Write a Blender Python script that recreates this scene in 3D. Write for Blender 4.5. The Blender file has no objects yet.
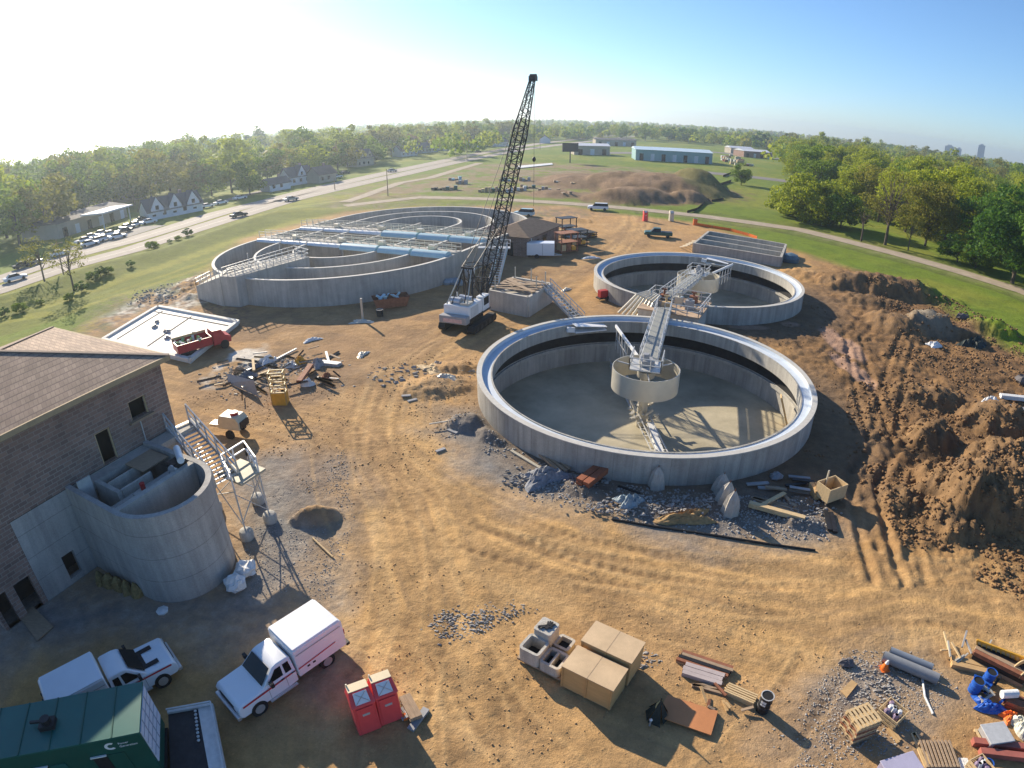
import bpy, math, random
import numpy as np
from mathutils import Matrix, Vector
random.seed(7)
RNG = np.random.default_rng(7)
sc = bpy.context.scene
COL = sc.collection
HC = 22.0                                   # height of the flying camera over the site
# ---------------------------------------------------------------- camera (wide-angle action camera lens)
PITCH, ROLL, LF, LK = math.radians(24.95), math.radians(-.156), 603.4, -.05184
cd = bpy.data.cameras.new('camera')
cam = bpy.data.objects.new('camera', cd); COL.objects.link(cam); sc.camera = cam
cd.type = 'PANO'; cd.sensor_width = 36; cd.sensor_fit = 'HORIZONTAL'
cd.panorama_type = 'FISHEYE_LENS_POLYNOMIAL'
cd.fisheye_fov = math.pi
_s = 1024 / 36
cd.fisheye_polynomial_k0 = 0; cd.fisheye_polynomial_k2 = 0; cd.fisheye_polynomial_k4 = 0
cd.fisheye_polynomial_k1 = -_s / LF
cd.fisheye_polynomial_k3 = -LK * _s ** 3 / (LF * 250000)
cam.matrix_world = Matrix.Translation((0, 0, HC)) @ Matrix.Rotation(math.pi / 2 - PITCH, 4, 'X') @ Matrix.Rotation(ROLL, 4, 'Z')
cd.clip_start = .1; cd.clip_end = 20000
# ---------------------------------------------------------------- sky and sun
SUN_AZ, SUN_EL = math.radians(-34), math.radians(23)     # azimuth clockwise from +Y
w = bpy.data.worlds.new('World'); sc.world = w; w.use_nodes = True
nt = w.node_tree; bg = nt.nodes['Background']
sky = nt.nodes.new('ShaderNodeTexSky'); sky.sky_type = 'NISHITA'; sky.sun_disc = False
sky.sun_elevation = SUN_EL; sky.sun_rotation = SUN_AZ
sky.air_density = .9; sky.dust_density = .3; sky.ozone_density = 6.0; sky.altitude = 50
hs = nt.nodes.new('ShaderNodeHueSaturation'); hs.inputs['Saturation'].default_value = 1.0; nt.links.new(sky.outputs[0], hs.inputs['Color']); nt.links.new(hs.outputs[0], bg.inputs[0]); bg.inputs[1].default_value = .10
sl = bpy.data.lights.new('sun', 'SUN'); sl.energy = 5.0; sl.angle = math.radians(.5); sl.color = (1, .87, .68)
so = bpy.data.objects.new('sun', sl); COL.objects.link(so)
sdir = Vector((math.sin(SUN_AZ) * math.cos(SUN_EL), math.cos(SUN_AZ) * math.cos(SUN_EL), math.sin(SUN_EL)))
so.rotation_euler = (-sdir).to_track_quat('-Z', 'Y').to_euler(); so.location = (-60, 90, 60)
sc.view_settings.view_transform = 'Standard'; sc.view_settings.look = 'None'
sc.view_settings.exposure = .84; sc.view_settings.gamma = 1; sc.view_settings.use_curve_mapping = False
sc.cycles.max_bounces = 5; sc.cycles.diffuse_bounces = 3; sc.cycles.glossy_bounces = 2
sc.cycles.transmission_bounces = 2; sc.cycles.volume_bounces = 0; sc.cycles.transparent_max_bounces = 4
sc.cycles.caustics_reflective = False; sc.cycles.caustics_refractive = False

# ---------------------------------------------------------------- site survey helper: view angles to ground position
def ray(x, y):
    x = x - 512.; y = 384. - y
    r = math.hypot(x, y) + 1e-9; th = r / LF * (1 + LK * (r / 500) ** 2)
    dx, dy, dz = math.sin(th) * x / r, math.sin(th) * y / r, -math.cos(th)
    c, s = math.cos(ROLL), math.sin(ROLL); dx, dy = c * dx - s * dy, s * dx + c * dy
    cp, sp = math.cos(PITCH), math.sin(PITCH)
    return (dx, -dz * cp + dy * sp, dz * sp + dy * cp)
def G(x, y, z=0.):
    d = ray(x, y); t = (z - HC) / d[2]
    return Vector((d[0] * t, d[1] * t, z))
def Gp(L, z=0.): return [tuple(G(a[0], a[1], z)[:2]) for a in L]

# ---------------------------------------------------------------- noise for terrain
def _h(ix, iy, seed):
    n = (ix.astype(np.int64) * 374761393 + iy.astype(np.int64) * 668265263 + seed * 982451653) & 0xffffffff
    n = ((n ^ (n >> 13)) * 1274126177) & 0xffffffff
    return ((n ^ (n >> 16)) & 0xffff) / 65535.
def vn(x, y, seed=0):
    ix, iy = np.floor(x), np.floor(y); fx, fy = x - ix, y - iy
    fx = fx * fx * (3 - 2 * fx); fy = fy * fy * (3 - 2 * fy)
    a, b, c, d = _h(ix, iy, seed), _h(ix + 1, iy, seed), _h(ix, iy + 1, seed), _h(ix + 1, iy + 1, seed)
    return (a + (b - a) * fx) * (1 - fy) + (c + (d - c) * fx) * fy
def fbm(x, y, f=1., oct=4, seed=0, gain=.5):
    s = 0; a = 1; t = 0
    for i in range(oct):
        s = s + a * vn(x * f * 2 ** i, y * f * 2 ** i, seed + i * 7); t += a; a *= gain
    return s / t
def seg_dist(x, y, P):
    """distance to a polyline and signed side offset and run length along it"""
    best = np.full(x.shape, 1e9); off = np.zeros(x.shape); run = np.zeros(x.shape); L0 = 0
    for (ax, ay), (bx, by) in zip(P[:-1], P[1:]):
        dx, dy = bx - ax, by - ay; L = math.hypot(dx, dy)
        t = np.clip(((x - ax) * dx + (y - ay) * dy) / (L * L), 0, 1)
        ex, ey = x - ax - t * dx, y - ay - t * dy; d = np.hypot(ex, ey)
        m = d < best; best = np.where(m, d, best)
        off = np.where(m, (ex * dy - ey * dx) / L, off); run = np.where(m, L0 + t * L, run); L0 += L
    return best, off, run
def in_poly(x, y, P):
    inside = np.zeros(x.shape, bool); n = len(P)
    for i in range(n):
        x1, y1 = P[i]; x2, y2 = P[(i + 1) % n]
        if y1 == y2: continue
        c = ((y1 > y) != (y2 > y)) & (x < (x2 - x1) * (y - y1) / (y2 - y1) + x1)
        inside ^= c
    return inside
def poly_mask(x, y, P, soft=1.5):
    """1 inside, falling to 0 over soft metres outside the outline"""
    x0, x1 = min(p[0] for p in P) - soft, max(p[0] for p in P) + soft
    y0, y1 = min(p[1] for p in P) - soft, max(p[1] for p in P) + soft
    out = np.zeros(x.shape); sel = (x > x0) & (x < x1) & (y > y0) & (y < y1)
    if not sel.any(): return out
    xs, ys = x[sel], y[sel]; d, _, _ = seg_dist(xs, ys, list(P) + [P[0]])
    sd = np.where(in_poly(xs, ys, P), d, -d)
    out[sel] = np.clip(.5 + sd / soft * .5, 0, 1); return out

# ---------------------------------------------------------------- materials
MATS = {}
def mat(name, col, rough=.8, var=.12, scale=1.5, bump=0., metal=0., kind='noise', col2=None, spec=.3, emit=None, stretch=(1, 1, 1), coord='Object', detail=6, bscale=None):
    if name in MATS: return MATS[name]
    m = bpy.data.materials.new(name); m.use_nodes = True; MATS[name] = m
    N = m.node_tree.nodes; L = m.node_tree.links; b = N['Principled BSDF']
    b.inputs['Roughness'].default_value = rough; b.inputs['Metallic'].default_value = metal
    b.inputs['Specular IOR Level'].default_value = spec
    tc = N.new('ShaderNodeTexCoord'); mp = N.new('ShaderNodeMapping'); mp.inputs['Scale'].default_value = stretch
    L.new(tc.outputs[coord], mp.inputs['Vector'])
    no = N.new('ShaderNodeTexNoise'); no.inputs['Scale'].default_value = scale; no.inputs['Detail'].default_value = detail
    no.inputs['Roughness'].default_value = .65
    L.new(mp.outputs[0], no.inputs['Vector'])
    r = N.new('ShaderNodeValToRGB')
    c2 = col2 or tuple(min(1, c * (1 + var)) for c in col); c1 = tuple(c * (1 - var) for c in col)
    r.color_ramp.elements[0].position = .3; r.color_ramp.elements[0].color = (*c1, 1)
    r.color_ramp.elements[1].position = .7; r.color_ramp.elements[1].color = (*c2, 1)
    L.new(no.outputs['Fac'], r.inputs[0]); L.new(r.outputs[0], b.inputs['Base Color'])
    if bump:
        bn = N.new('ShaderNodeBump'); bn.inputs['Strength'].default_value = bump; bn.inputs['Distance'].default_value = .1
        src = no
        if bscale:
            src = N.new('ShaderNodeTexNoise'); src.inputs['Scale'].default_value = bscale; src.inputs['Detail'].default_value = 4
            L.new(mp.outputs[0], src.inputs['Vector'])
        L.new(src.outputs['Fac'], bn.inputs['Height']); L.new(bn.outputs[0], b.inputs['Normal'])
    if emit:
        b.inputs['Emission Color'].default_value = (*emit, 1); b.inputs['Emission Strength'].default_value = 1
    return m
def concrete(name, col, streak=.3, panel=None, cyl=None):
    """poured concrete: blotches, vertical water streaks and lift joints"""
    if name in MATS: return MATS[name]
    m = mat(name, col, .85, .16, .45, .25, bscale=12)
    N = m.node_tree.nodes; L = m.node_tree.links; b = N['Principled BSDF']
    src = b.inputs['Base Color'].links[0].from_socket
    tc = [n for n in N if n.type == 'TEX_COORD'][0]
    def mulnoise(src, stretch, scale, lo, hi, p0=.35, p1=.65):
        mp = N.new('ShaderNodeMapping'); mp.inputs['Scale'].default_value = stretch; L.new(tc.outputs['Object'], mp.inputs['Vector'])
        no = N.new('ShaderNodeTexNoise'); no.inputs['Scale'].default_value = scale; no.inputs['Detail'].default_value = 5; L.new(mp.outputs[0], no.inputs['Vector'])
        mr = N.new('ShaderNodeMapRange'); mr.inputs[1].default_value = p0; mr.inputs[2].default_value = p1; mr.inputs[3].default_value = lo; mr.inputs[4].default_value = hi
        L.new(no.outputs['Fac'], mr.inputs[0])
        mx = N.new('ShaderNodeMix'); mx.data_type = 'RGBA'; mx.blend_type = 'MULTIPLY'; mx.inputs[0].default_value = 1
        L.new(src, mx.inputs[6]); L.new(mr.outputs[0], mx.inputs[7]); return mx.outputs[2]
    src = mulnoise(src, (1, 1, .07), 2.6, 1 - streak, 1.08)
    src = mulnoise(src, (1, 1, 1), 14, .9, 1.06)
    if panel:
        sp = N.new('ShaderNodeSeparateXYZ'); L.new(tc.outputs['Object'], sp.inputs[0])
        md = N.new('ShaderNodeMath'); md.operation = 'MODULO'; md.inputs[1].default_value = panel; L.new(sp.outputs[2], md.inputs[0])
        ls = N.new('ShaderNodeMath'); ls.operation = 'LESS_THAN'; ls.inputs[1].default_value = .05; L.new(md.outputs[0], ls.inputs[0])
        mx = N.new('ShaderNodeMix'); mx.data_type = 'RGBA'; mx.blend_type = 'MULTIPLY'; mx.inputs[7].default_value = (.72, .72, .72, 1)
        L.new(ls.outputs[0], mx.inputs[0]); L.new(src, mx.inputs[6]); src = mx.outputs[2]
    if cyl:                                                  # form panel joints and tie holes round a cylinder
        sp = N.new('ShaderNodeSeparateXYZ'); L.new(tc.outputs['Object'], sp.inputs[0])
        def mth(op, a, b_=None):
            n = N.new('ShaderNodeMath'); n.operation = op
            for i, q in enumerate((a, b_)):
                if q is None: continue
                if isinstance(q, (int, float)): n.inputs[i].default_value = q
                else: L.new(q, n.inputs[i])
            return n.outputs[0]
        an = mth('ARCTAN2', sp.outputs[1], sp.outputs[0]); arc = mth('MULTIPLY', an, cyl); fr = mth('MODULO', mth('ADD', arc, 200 * 1.22), 1.22)
        j1 = mth('LESS_THAN', fr, .035)
        mx = N.new('ShaderNodeMix'); mx.data_type = 'RGBA'; mx.blend_type = 'MULTIPLY'; mx.inputs[7].default_value = (.74, .74, .74, 1); L.new(j1, mx.inputs[0]); L.new(src, mx.inputs[6]); src = mx.outputs[2]
        cell = mth('FLOOR', mth('DIVIDE', mth('ADD', arc, 244), 1.22)); wn = N.new('ShaderNodeTexWhiteNoise'); wn.noise_dimensions = '1D'; L.new(cell, wn.inputs['W'])
        mr = N.new('ShaderNodeMapRange'); mr.inputs[3].default_value = .88; mr.inputs[4].default_value = 1.08; L.new(wn.outputs['Value'], mr.inputs[0])
        mx = N.new('ShaderNodeMix'); mx.data_type = 'RGBA'; mx.blend_type = 'MULTIPLY'; mx.inputs[0].default_value = 1; L.new(src, mx.inputs[6]); L.new(mr.outputs[0], mx.inputs[7]); src = mx.outputs[2]
    L.new(src, b.inputs['Base Color']); return m

# ---------------------------------------------------------------- mesh builder
class MB:
    def __init__(s): s.v = []; s.f = []; s.m = []
    def add(s, V, F, mi=0):
        o = len(s.v); s.v += [tuple(v) for v in V]; s.f += [tuple(i + o for i in f) for f in F]; s.m += [mi] * len(F); return s
    def box(s, x0, x1, y0, y1, z0, z1, mi=0, M=None):
        V = [(x0, y0, z0), (x1, y0, z0), (x1, y1, z0), (x0, y1, z0), (x0, y0, z1), (x1, y0, z1), (x1, y1, z1), (x0, y1, z1)]
        if M is not None: V = [M @ Vector(v) for v in V]
        return s.add(V, [(3, 2, 1, 0), (4, 5, 6, 7), (0, 1, 5, 4), (1, 2, 6, 5), (2, 3, 7, 6), (3, 0, 4, 7)], mi)
    def bar(s, a, b, wd=.1, ht=None, mi=0, up=(0, 0, 1)):
        a, b = Vector(a), Vector(b); ht = ht or wd; d = (b - a)
        if d.length < 1e-6: return s
        d.normalize(); u = Vector(up)
        if abs(d.dot(u)) > .98: u = Vector((1, 0, 0))
        r = d.cross(u).normalized() * wd / 2; t = r.cross(d).normalized() * ht / 2
        V = [p + q for p in (a, b) for q in (-r - t, r - t, r + t, -r + t)]
        return s.add(V, [(3, 2, 1, 0), (4, 5, 6, 7), (0, 1, 5, 4), (1, 2, 6, 5), (2, 3, 7, 6), (3, 0, 4, 7)], mi)
    def tube(s, a, b, r0, r1=None, n=10, mi=0, caps=True):
        a, b = Vector(a), Vector(b); r1 = r0 if r1 is None else r1; d = (b - a).normalized()
        u = Vector((0, 0, 1)) if abs(d.z) < .9 else Vector((1, 0, 0)); x = d.cross(u).normalized(); y = d.cross(x)
        V = []
        for p, r in ((a, r0), (b, r1)):
            for i in range(n):
                t = 2 * math.pi * i / n; V.append(p + x * math.cos(t) * r + y * math.sin(t) * r)
        F = [(i, (i + 1) % n, n + (i + 1) % n, n + i) for i in range(n)]
        if caps: F += [tuple(range(n))[::-1], tuple(range(n, 2 * n))]
        return s.add(V, F, mi)
    def prism(s, P, z0, z1, mi=0, top=True, bot=True):
        n = len(P); V = [(p[0], p[1], z0) for p in P] + [(p[0], p[1], z1) for p in P]
        F = [(i, (i + 1) % n, n + (i + 1) % n, n + i) for i in range(n)]
        if bot: F.append(tuple(range(n))[::-1])
        if top: F.append(tuple(range(n, 2 * n)))
        return s.add(V, F, mi)
    def ring(s, c, r0, r1, z0, z1, n=96, a0=0, a1=2 * math.pi, mi=0):
        """annular wall r0..r1"""
        full = abs(a1 - a0 - 2 * math.pi) < 1e-6; k = n if full else n + 1; V = []
        for i in range(k):
            t = a0 + (a1 - a0) * i / n; cc, ss = math.cos(t), math.sin(t)
            for r, z in ((r0, z0), (r1, z0), (r1, z1), (r0, z1)): V.append((c[0] + r * cc, c[1] + r * ss, z))
        F = []
        for i in range(n):
            j = (i + 1) % k
            for q in range(4): F.append((4 * i + q, 4 * j + q, 4 * j + (q + 1) % 4, 4 * i + (q + 1) % 4))
        if not full: F += [(3, 2, 1, 0), tuple(4 * (k - 1) + q for q in range(4))]
        return s.add(V, F, mi)
    def disk(s, c, r, z, n=96, mi=0, dz=0):
        V = [(c[0], c[1], z + dz)] + [(c[0] + r * math.cos(2 * math.pi * i / n), c[1] + r * math.sin(2 * math.pi * i / n), z) for i in range(n)]
        return s.add(V, [(0, 1 + i, 1 + (i + 1) % n) for i in range(n)], mi)
    def lathe(s, c, prof, n=20, mi=0, M=None):
        V = []
        for r, z in prof:
            for i in range(n):
                t = 2 * math.pi * i / n; p = Vector((c[0] + r * math.cos(t), c[1] + r * math.sin(t), z)); V.append(M @ p if M is not None else p)
        F = []
        for k in range(len(prof) - 1):
            for i in range(n): F.append((k * n + i, k * n + (i + 1) % n, (k + 1) * n + (i + 1) % n, (k + 1) * n + i))
        F += [tuple(range(n))[::-1], tuple(range((len(prof) - 1) * n, len(prof) * n))]
        return s.add(V, F, mi)
    def wallpath(s, P, th, z0, z1, mi=0, closed=False):
        """upright wall of thickness th following points P"""
        P = [Vector((p[0], p[1])) for p in P]; n = len(P); off = []
        for i in range(n):
            a = P[i - 1] if (i or closed) else P[i]; b = P[(i + 1) % n] if (i < n - 1 or closed) else P[i]
            d = (b - a).normalized(); off.append(Vector((-d.y, d.x)) * th / 2)
        V = []
        for p, o in zip(P, off):
            for q, z in ((-o, z0), (o, z0), (o, z1), (-o, z1)): V.append((p.x + q.x, p.y + q.y, z))
        F = []
        for i in range(n if closed else n - 1):
            j = (i + 1) % n
            for q in range(4): F.append((4 * i + q, 4 * j + q, 4 * j + (q + 1) % 4, 4 * i + (q + 1) % 4))
        if not closed: F += [(3, 2, 1, 0), tuple(4 * (n - 1) + q for q in range(4))]
        return s.add(V, F, mi)
    def rail(s, P, h=1.05, step=1.6, r=.035, mi=0, rails=2, closed=False):
        P = [Vector(p) for p in P]
        if closed: P.append(P[0])
        for a, b in zip(P[:-1], P[1:]):
            L = (b - a).length; k = max(1, round(L / step))
            for i in range(k + 1):
                p = a.lerp(b, i / k); s.bar(p, p + Vector((0, 0, h)), 2 * r, mi=mi)
            for q in range(rails):
                z = h * (q + 1) / rails; s.bar(a + Vector((0, 0, z)), b + Vector((0, 0, z)), 2 * r, mi=mi)
        return s
    def xf(s, M): s.v = [tuple(M @ Vector(v)) for v in s.v]; return s

def tag(o, label=None, cat=None, group=None, kind=None):
    if label: o['label'] = label
    if cat: o['category'] = cat
    if group: o['group'] = group
    if kind: o['kind'] = kind
    return o
def thing(name, label, cat, loc=(0, 0, 0), rz=0., group=None):
    o = bpy.data.objects.new(name, None); COL.objects.link(o); o.location = loc; o.rotation_euler = (0, 0, rz)
    o.empty_display_size = .3
    return tag(o, label, cat, group)
def wmat(o):
    M = Matrix.Translation(o.location) @ o.rotation_euler.to_matrix().to_4x4()
    return (wmat(o.parent) @ M) if o.parent else M
def obj(name, mb, ms, parent=None, smooth=False, world=False, bev=0., angle=35):
    """one mesh object; world=True when its points are site coordinates"""
    me = bpy.data.meshes.new(name); V = mb.v
    if world and parent is not None:
        M = wmat(parent).inverted(); V = [tuple(M @ Vector(v)) for v in V]
    me.from_pydata(V, [], mb.f)
    for m in (ms if isinstance(ms, (list, tuple)) else [ms]): me.materials.append(m)
    if any(mb.m): me.polygons.foreach_set('material_index', mb.m)
    o = bpy.data.objects.new(name, me); COL.objects.link(o); o.parent = parent
    if smooth:
        me.polygons.foreach_set('use_smooth', [True] * len(mb.f)); me.set_sharp_from_angle(angle=math.radians(angle))
    if bev:
        b = o.modifiers.new('bevel', 'BEVEL'); b.width = bev; b.segments = 2; b.limit_method = 'ANGLE'
    return o
def solo(name, mb, ms, label, cat, group=None, loc=(0, 0, 0), rz=0., world=True, **k):
    """a thing that is one mesh, its origin at its base"""
    o = obj(name, MB(), ms if isinstance(ms, (list, tuple)) else [ms]); bpy.data.objects.remove(o)
    M = Matrix.Translation(loc) @ Matrix.Rotation(rz, 4, 'Z')
    if world: mb.xf(M.inverted())
    o = obj(name, mb, ms, None, **k); o.location = loc; o.rotation_euler = (0, 0, rz)
    return tag(o, label, cat, group)
def dup(root, loc, rz=0., label=None, group=None, scale=None):
    r = root.copy(); COL.objects.link(r); r.location = loc; r.rotation_euler = (0, 0, rz)
    if scale is not None: r.scale = (scale,) * 3 if not hasattr(scale, '__len__') else scale
    if label: r['label'] = label
    if group: r['group'] = group
    for ch in list(root.children):
        c = ch.copy(); COL.objects.link(c); c.parent = r
        for g in list(ch.children):
            d = g.copy(); COL.objects.link(d); d.parent = c
    return r
# ================================================================ TERRAIN
T1 = (11.25, 45.75); T2 = (25.1, 77.2); TR = 14.13          # the two round tanks
piles = [  # x, y, rx, ry, rot, h, roughness : heaps of dug earth
    (56.5, 80.5, 12, 4.6, -.35, 2.6, .35), (50, 73.5, 6, 2.5, -.5, .9, .4), (47.5, 63.5, 3.4, 5.2, .2, 1.7, .5), (52.5, 64.0, 3.6, 3.4, .2, 2.3, .25), (56, 61, 4, 1.6, -.6, 1.2, .5),
    (63.5, 63.5, 5, 3.0, -.7, 1.6, .5), (33.5, 36.5, 3.0, 2.2, .4, 1.7, .5), (42.5, 38.5, 4.2, 3.2, -.3, 2.2, .5), (38.5, 44, 4.5, 2.4, -.4, 1.2, .5),
    (33.0, 27.6, 6.4, 4.2, -.55, 3.2, .5), (28.6, 26.3, 2.6, 2.4, .0, 1.5, .6), (38, 31.5, 5, 3.0, -.3, 2.4, .5), (44, 31, 4, 3, .2, 2.0, .5), (25.6, 29.0, 2.4, 1.6, .5, .7, .5),
    (-3.2, 40.2, 2.2, 1.5, .1, .8, .35), (-1.2, 38.2, 1.8, 1.2, -.5, .75, .3), (1.2, 37.2, 1.6, 1.0, -.7, .55, .3), (4.5, 31.2, 2.2, .9, -.4, .35, .4), (8.2, 29.3, 2, .8, -.2, .35, .4),
    (11, 29, 1.2, .7, 0, .4, .4), (17.6, 27.2, 1.5, .8, -.3, .5, .3), (18.3, 29.2, 1.2, .8, .3, .4, .3),
    (-6.5, 46.8, 3.8, 2.6, .1, .55, .3), (-5.2, 51, 2.6, 1.5, .1, .45, .5), (-11.9, 28.3, 1.7, .95, .3, .95, .25),
    (34, 170, 15, 11, .1, 3.6, .2), (49, 200, 24, 26, .3, 5.2, .2), (26, 215, 17, 24, .1, 2.6, .2), (51, 172, 6, 7, .2, 3.0, .2), (62, 200, 7, 14, .3, 3.4, .15), (13, 178, 8, 8, 0, 1.2, .3),
    (13, 132, 6, 2.5, .1, .6, .4), (3, 128, 5, 2, .1, .5, .4), (-36, 66, 3, 2, .4, .5, .5), (-45, 79, 3.5, 5, .4, .7, .5), (-49, 84, 3, 6, .2, .5, .5), (30, 98, 4, 3, .2, .6, .4), (47, 88, 5, 4, -.6, .7, .4),
]
tracks = [  # wheel tracks worn into the mud (ground outline from survey)
    (Gp([(905, 345), (893, 380), (885, 430), (872, 460)]), .12, 1.0), (Gp([(900, 470), (893, 500), (905, 550)]), .07, .9),
    (Gp([(855, 345), (868, 400), (880, 440)]), .13, .9), (Gp([(880, 300), (860, 330), (835, 350)]), .1, 1.2),
    (Gp([(885, 450), (862, 480), (870, 520), (880, 552)]), .16, .6), (Gp([(935, 450), (915, 480), (900, 530)]), .06, .6),
]
haul = Gp([(650, 195), (640, 225), (600, 262), (545, 290), (440, 345), (385, 380), (370, 430), (420, 480), (520, 530), (640, 560), (760, 575), (880, 585), (1040, 610)])
haul2 = Gp([(150, 385), (250, 410), (350, 440), (400, 500), (430, 600), (420, 700), (430, 790)])
haul3 = Gp([(370, 440), (350, 520), (380, 620), (520, 720), (640, 770)])
haul4 = Gp([(560, 545), (700, 600), (830, 640), (930, 615), (1040, 640)])
# zone outlines on the ground
z_gravel = [Gp([(235, 470), (300, 440), (345, 470), (355, 520), (330, 590), (300, 620), (330, 660), (200, 640), (40, 640), (-60, 700), (-60, 560), (60, 560), (190, 600), (235, 560)]),
            Gp([(430, 430), (500, 405), (560, 460), (660, 478), (760, 462), (840, 500), (830, 535), (760, 545), (680, 535), (600, 520), (530, 500), (470, 470)]),
            Gp([(800, 700), (850, 660), (920, 650), (960, 690), (900, 730), (830, 768), (800, 768)]), Gp([(215, 380), (300, 355), (350, 375), (320, 400), (250, 405)]),
            Gp([(440, 440), (540, 490), (600, 515), (580, 470), (490, 420)])]
z_brown = [Gp([(800, 300), (835, 265), (930, 290), (1000, 325), (1060, 380), (1060, 600), (960, 560), (880, 550), (855, 500), (800, 495), (830, 440), (835, 400), (790, 360)]),
           Gp([(560, 330), (800, 305), (850, 340), (840, 470), (790, 480), (825, 400), (780, 350), (700, 325)])]
z_site = Gp([(60, 345), (120, 305), (200, 275), (245, 238), (345, 212), (420, 207), (500, 206), (560, 205), (620, 214), (690, 222), (760, 240), (800, 252), (900, 285), (960, 318), (1010, 350), (1200, 450),
             (1200, 1100), (-500, 1100), (-500, 520), (-100, 430)])
z_brush = [Gp([(320, 207), (345, 205), (480, 204), (560, 208), (600, 215), (560, 222), (520, 216), (430, 205.5), (350, 210)]), Gp([(110, 300), (205, 270), (240, 300), (180, 305), (120, 330), (60, 345)])]
z_field = Gp([(330, 196), (420, 178), (470, 165), (560, 163), (640, 168), (690, 175), (640, 203), (560, 196), (430, 194), (345, 203)])
def heights(x, y):
    r = np.hypot(x, y)
    fade = np.clip(1.6 - r / 160, .0, 1)
    h = (fbm(x, y, .12, 4, 3) - .5) * .5 * fade
    site = poly_mask(x, y, z_site, 3)
    brown = np.maximum.reduce([poly_mask(x, y, p, 5) for p in z_brown])
    flat1 = np.clip((np.hypot(x - T1[0], y - T1[1]) - TR - .5) / 3, 0, 1) * np.clip((np.hypot(x - T2[0], y - T2[1]) - TR - .5) / 3, 0, 1)
    h = h * (.35 + .65 * flat1)
    h += (fbm(x, y, 1.3, 3, 11) - .5) * .055 * site * fade
    h += (fbm(x, y, .7, 6, 21, .66) - .5) * .8 * brown * flat1 * fade
    h += (fbm(x, y, 2.4, 4, 23, .6) - .5) * .30 * brown * flat1 * fade
    for (px, py, rx, ry, a, hh, ro) in piles:
        if hh <= 0: continue
        sel = (np.abs(x - px) < max(rx, ry) * 1.7) & (np.abs(y - py) < max(rx, ry) * 1.7)
        if not sel.any(): continue
        xs, ys = x[sel] - px, y[sel] - py; c, s = math.cos(a), math.sin(a)
        u, v = (xs * c + ys * s) / rx, (-xs * s + ys * c) / ry
        d = np.hypot(u, v) + (fbm(x[sel], y[sel], 1.1 / max(1, ry / 3), 5, int(px * 7) & 1023, .6) - .5) * .55 * (ro + .4)
        k = np.clip(1 - d, 0, 1); k = 1 - (1 - k) ** 2.2; k = k ** 1.15
        k = k * (1 + ro * .9 * (fbm(x[sel], y[sel], 1.3 if ry < 8 else .4, 6, 77, .68) - .5))
        lump = np.abs(fbm(x[sel], y[sel], 1.1, 4, 91, .6) - .5) * 2
        h[sel] = h[sel] + hh * .95 * k + (lump - .25) * ro * 1.1 * min(1, k.max()) * np.clip(k * 3, 0, 1) * (ry < 8)
    for P, dep, wd in tracks:
        d, off, run = seg_dist(x, y, P)
        m = (d < 3) & (r < 100)
        if m.any():
            dd = np.abs(np.abs(off[m]) - .95); h[m] -= dep * np.exp(-(dd / .28) ** 2) - .5 * dep * np.exp(-((dd - .5) / .25) ** 2)
    for P in (haul, haul2, haul3, haul4):
        d, off, run = seg_dist(x, y, P); m = (d < 5) & (r < 120)
        if m.any(): h[m] += (vn(off[m] * 2.2 + .4 * vn(run[m] * .15, off[m] * 0, 5), run[m] * .06, 9) - .5) * .045 * np.clip(1.2 - d[m] / 4, 0, 1)
    # long grass bank beside the road
    cr = BERM
    d, off, run = seg_dist(x, y, cr)
    endf = np.clip((np.hypot(x + 44, y - 159)) / 25, .2, 1)
    h = np.where(d < 13, h * np.clip(d / 6, .1, 1) + 1.9 * endf * np.clip(1 - d / 13, 0, 1) ** 1.1, h)
    # ditches and rolls beside the right-hand track
    d, off, run = seg_dist(x, y, LANE)
    h = np.where(d < 7, h * np.clip((d - 3) / 4, 0, 1), h)
    h -= .35 * np.exp(-((d - 6) / 1.2) ** 2) * (off * 0 + 1) * (x > 30)
    for P in (ROAD_A, ROAD_B, YARD):
        d, off, run = seg_dist(x, y, P); h = np.where(d < 13, h * np.clip((d - 9) / 4, 0, 1), h)
    # flatten at footings
    for (fx, fy, fr) in ((-30, 26.2, 11.5), (-18, 23.3, 3.2), (-40.5, 61.5, 11), (6, 100.5, 8), (1, 70, 4), (40.5, 104, 10)):
        d = np.hypot(x - fx, y - fy); h = h * np.clip((d - fr) / 2, 0, 1)
    for c in (DA, DB):
        d = np.hypot(x - c[0], y - c[1]); h = h * np.clip((d - 20) / 2, 0, 1)
    dist, _, _ = seg_dist(x, y, [DA, DB]); h = h * np.clip((dist - 20) / 2, 0, 1)
    for c in (T1, T2):
        d = np.hypot(x - c[0], y - c[1]); h = np.where(d < TR + 1, h * np.clip((d - TR) / 1, 0, 1), h)
    return h
DA, DB = (-26.0, 89.9), (-16.6, 109.6)
BERM = Gp([(-150, 330), (0, 300), (100, 268), (200, 236), (270, 216), (345, 206)])
LANE = Gp([(345, 206), (420, 197.5), (500, 199.5), (600, 206), (700, 216), (800, 230), (900, 255), (960, 272), (1024, 292), (1150, 345)])
ROAD_A = Gp([(-120, 322), (0, 290), (64, 268), (129, 250.6), (172, 236.7), (220, 221.5), (290, 200), (345, 187), (400, 175), (450, 163.5), (520, 150), (600, 140), (660, 134)])
ROAD_B = Gp([(-120, 311), (0, 279.5), (64, 258), (129, 241), (172, 228), (220, 213), (267, 201.5), (312, 190), (380, 174.5), (430, 164), (480, 153.5), (540, 143.5), (620, 135)])
YARD = Gp([(700, 172), (760, 178), (850, 190)])
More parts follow.
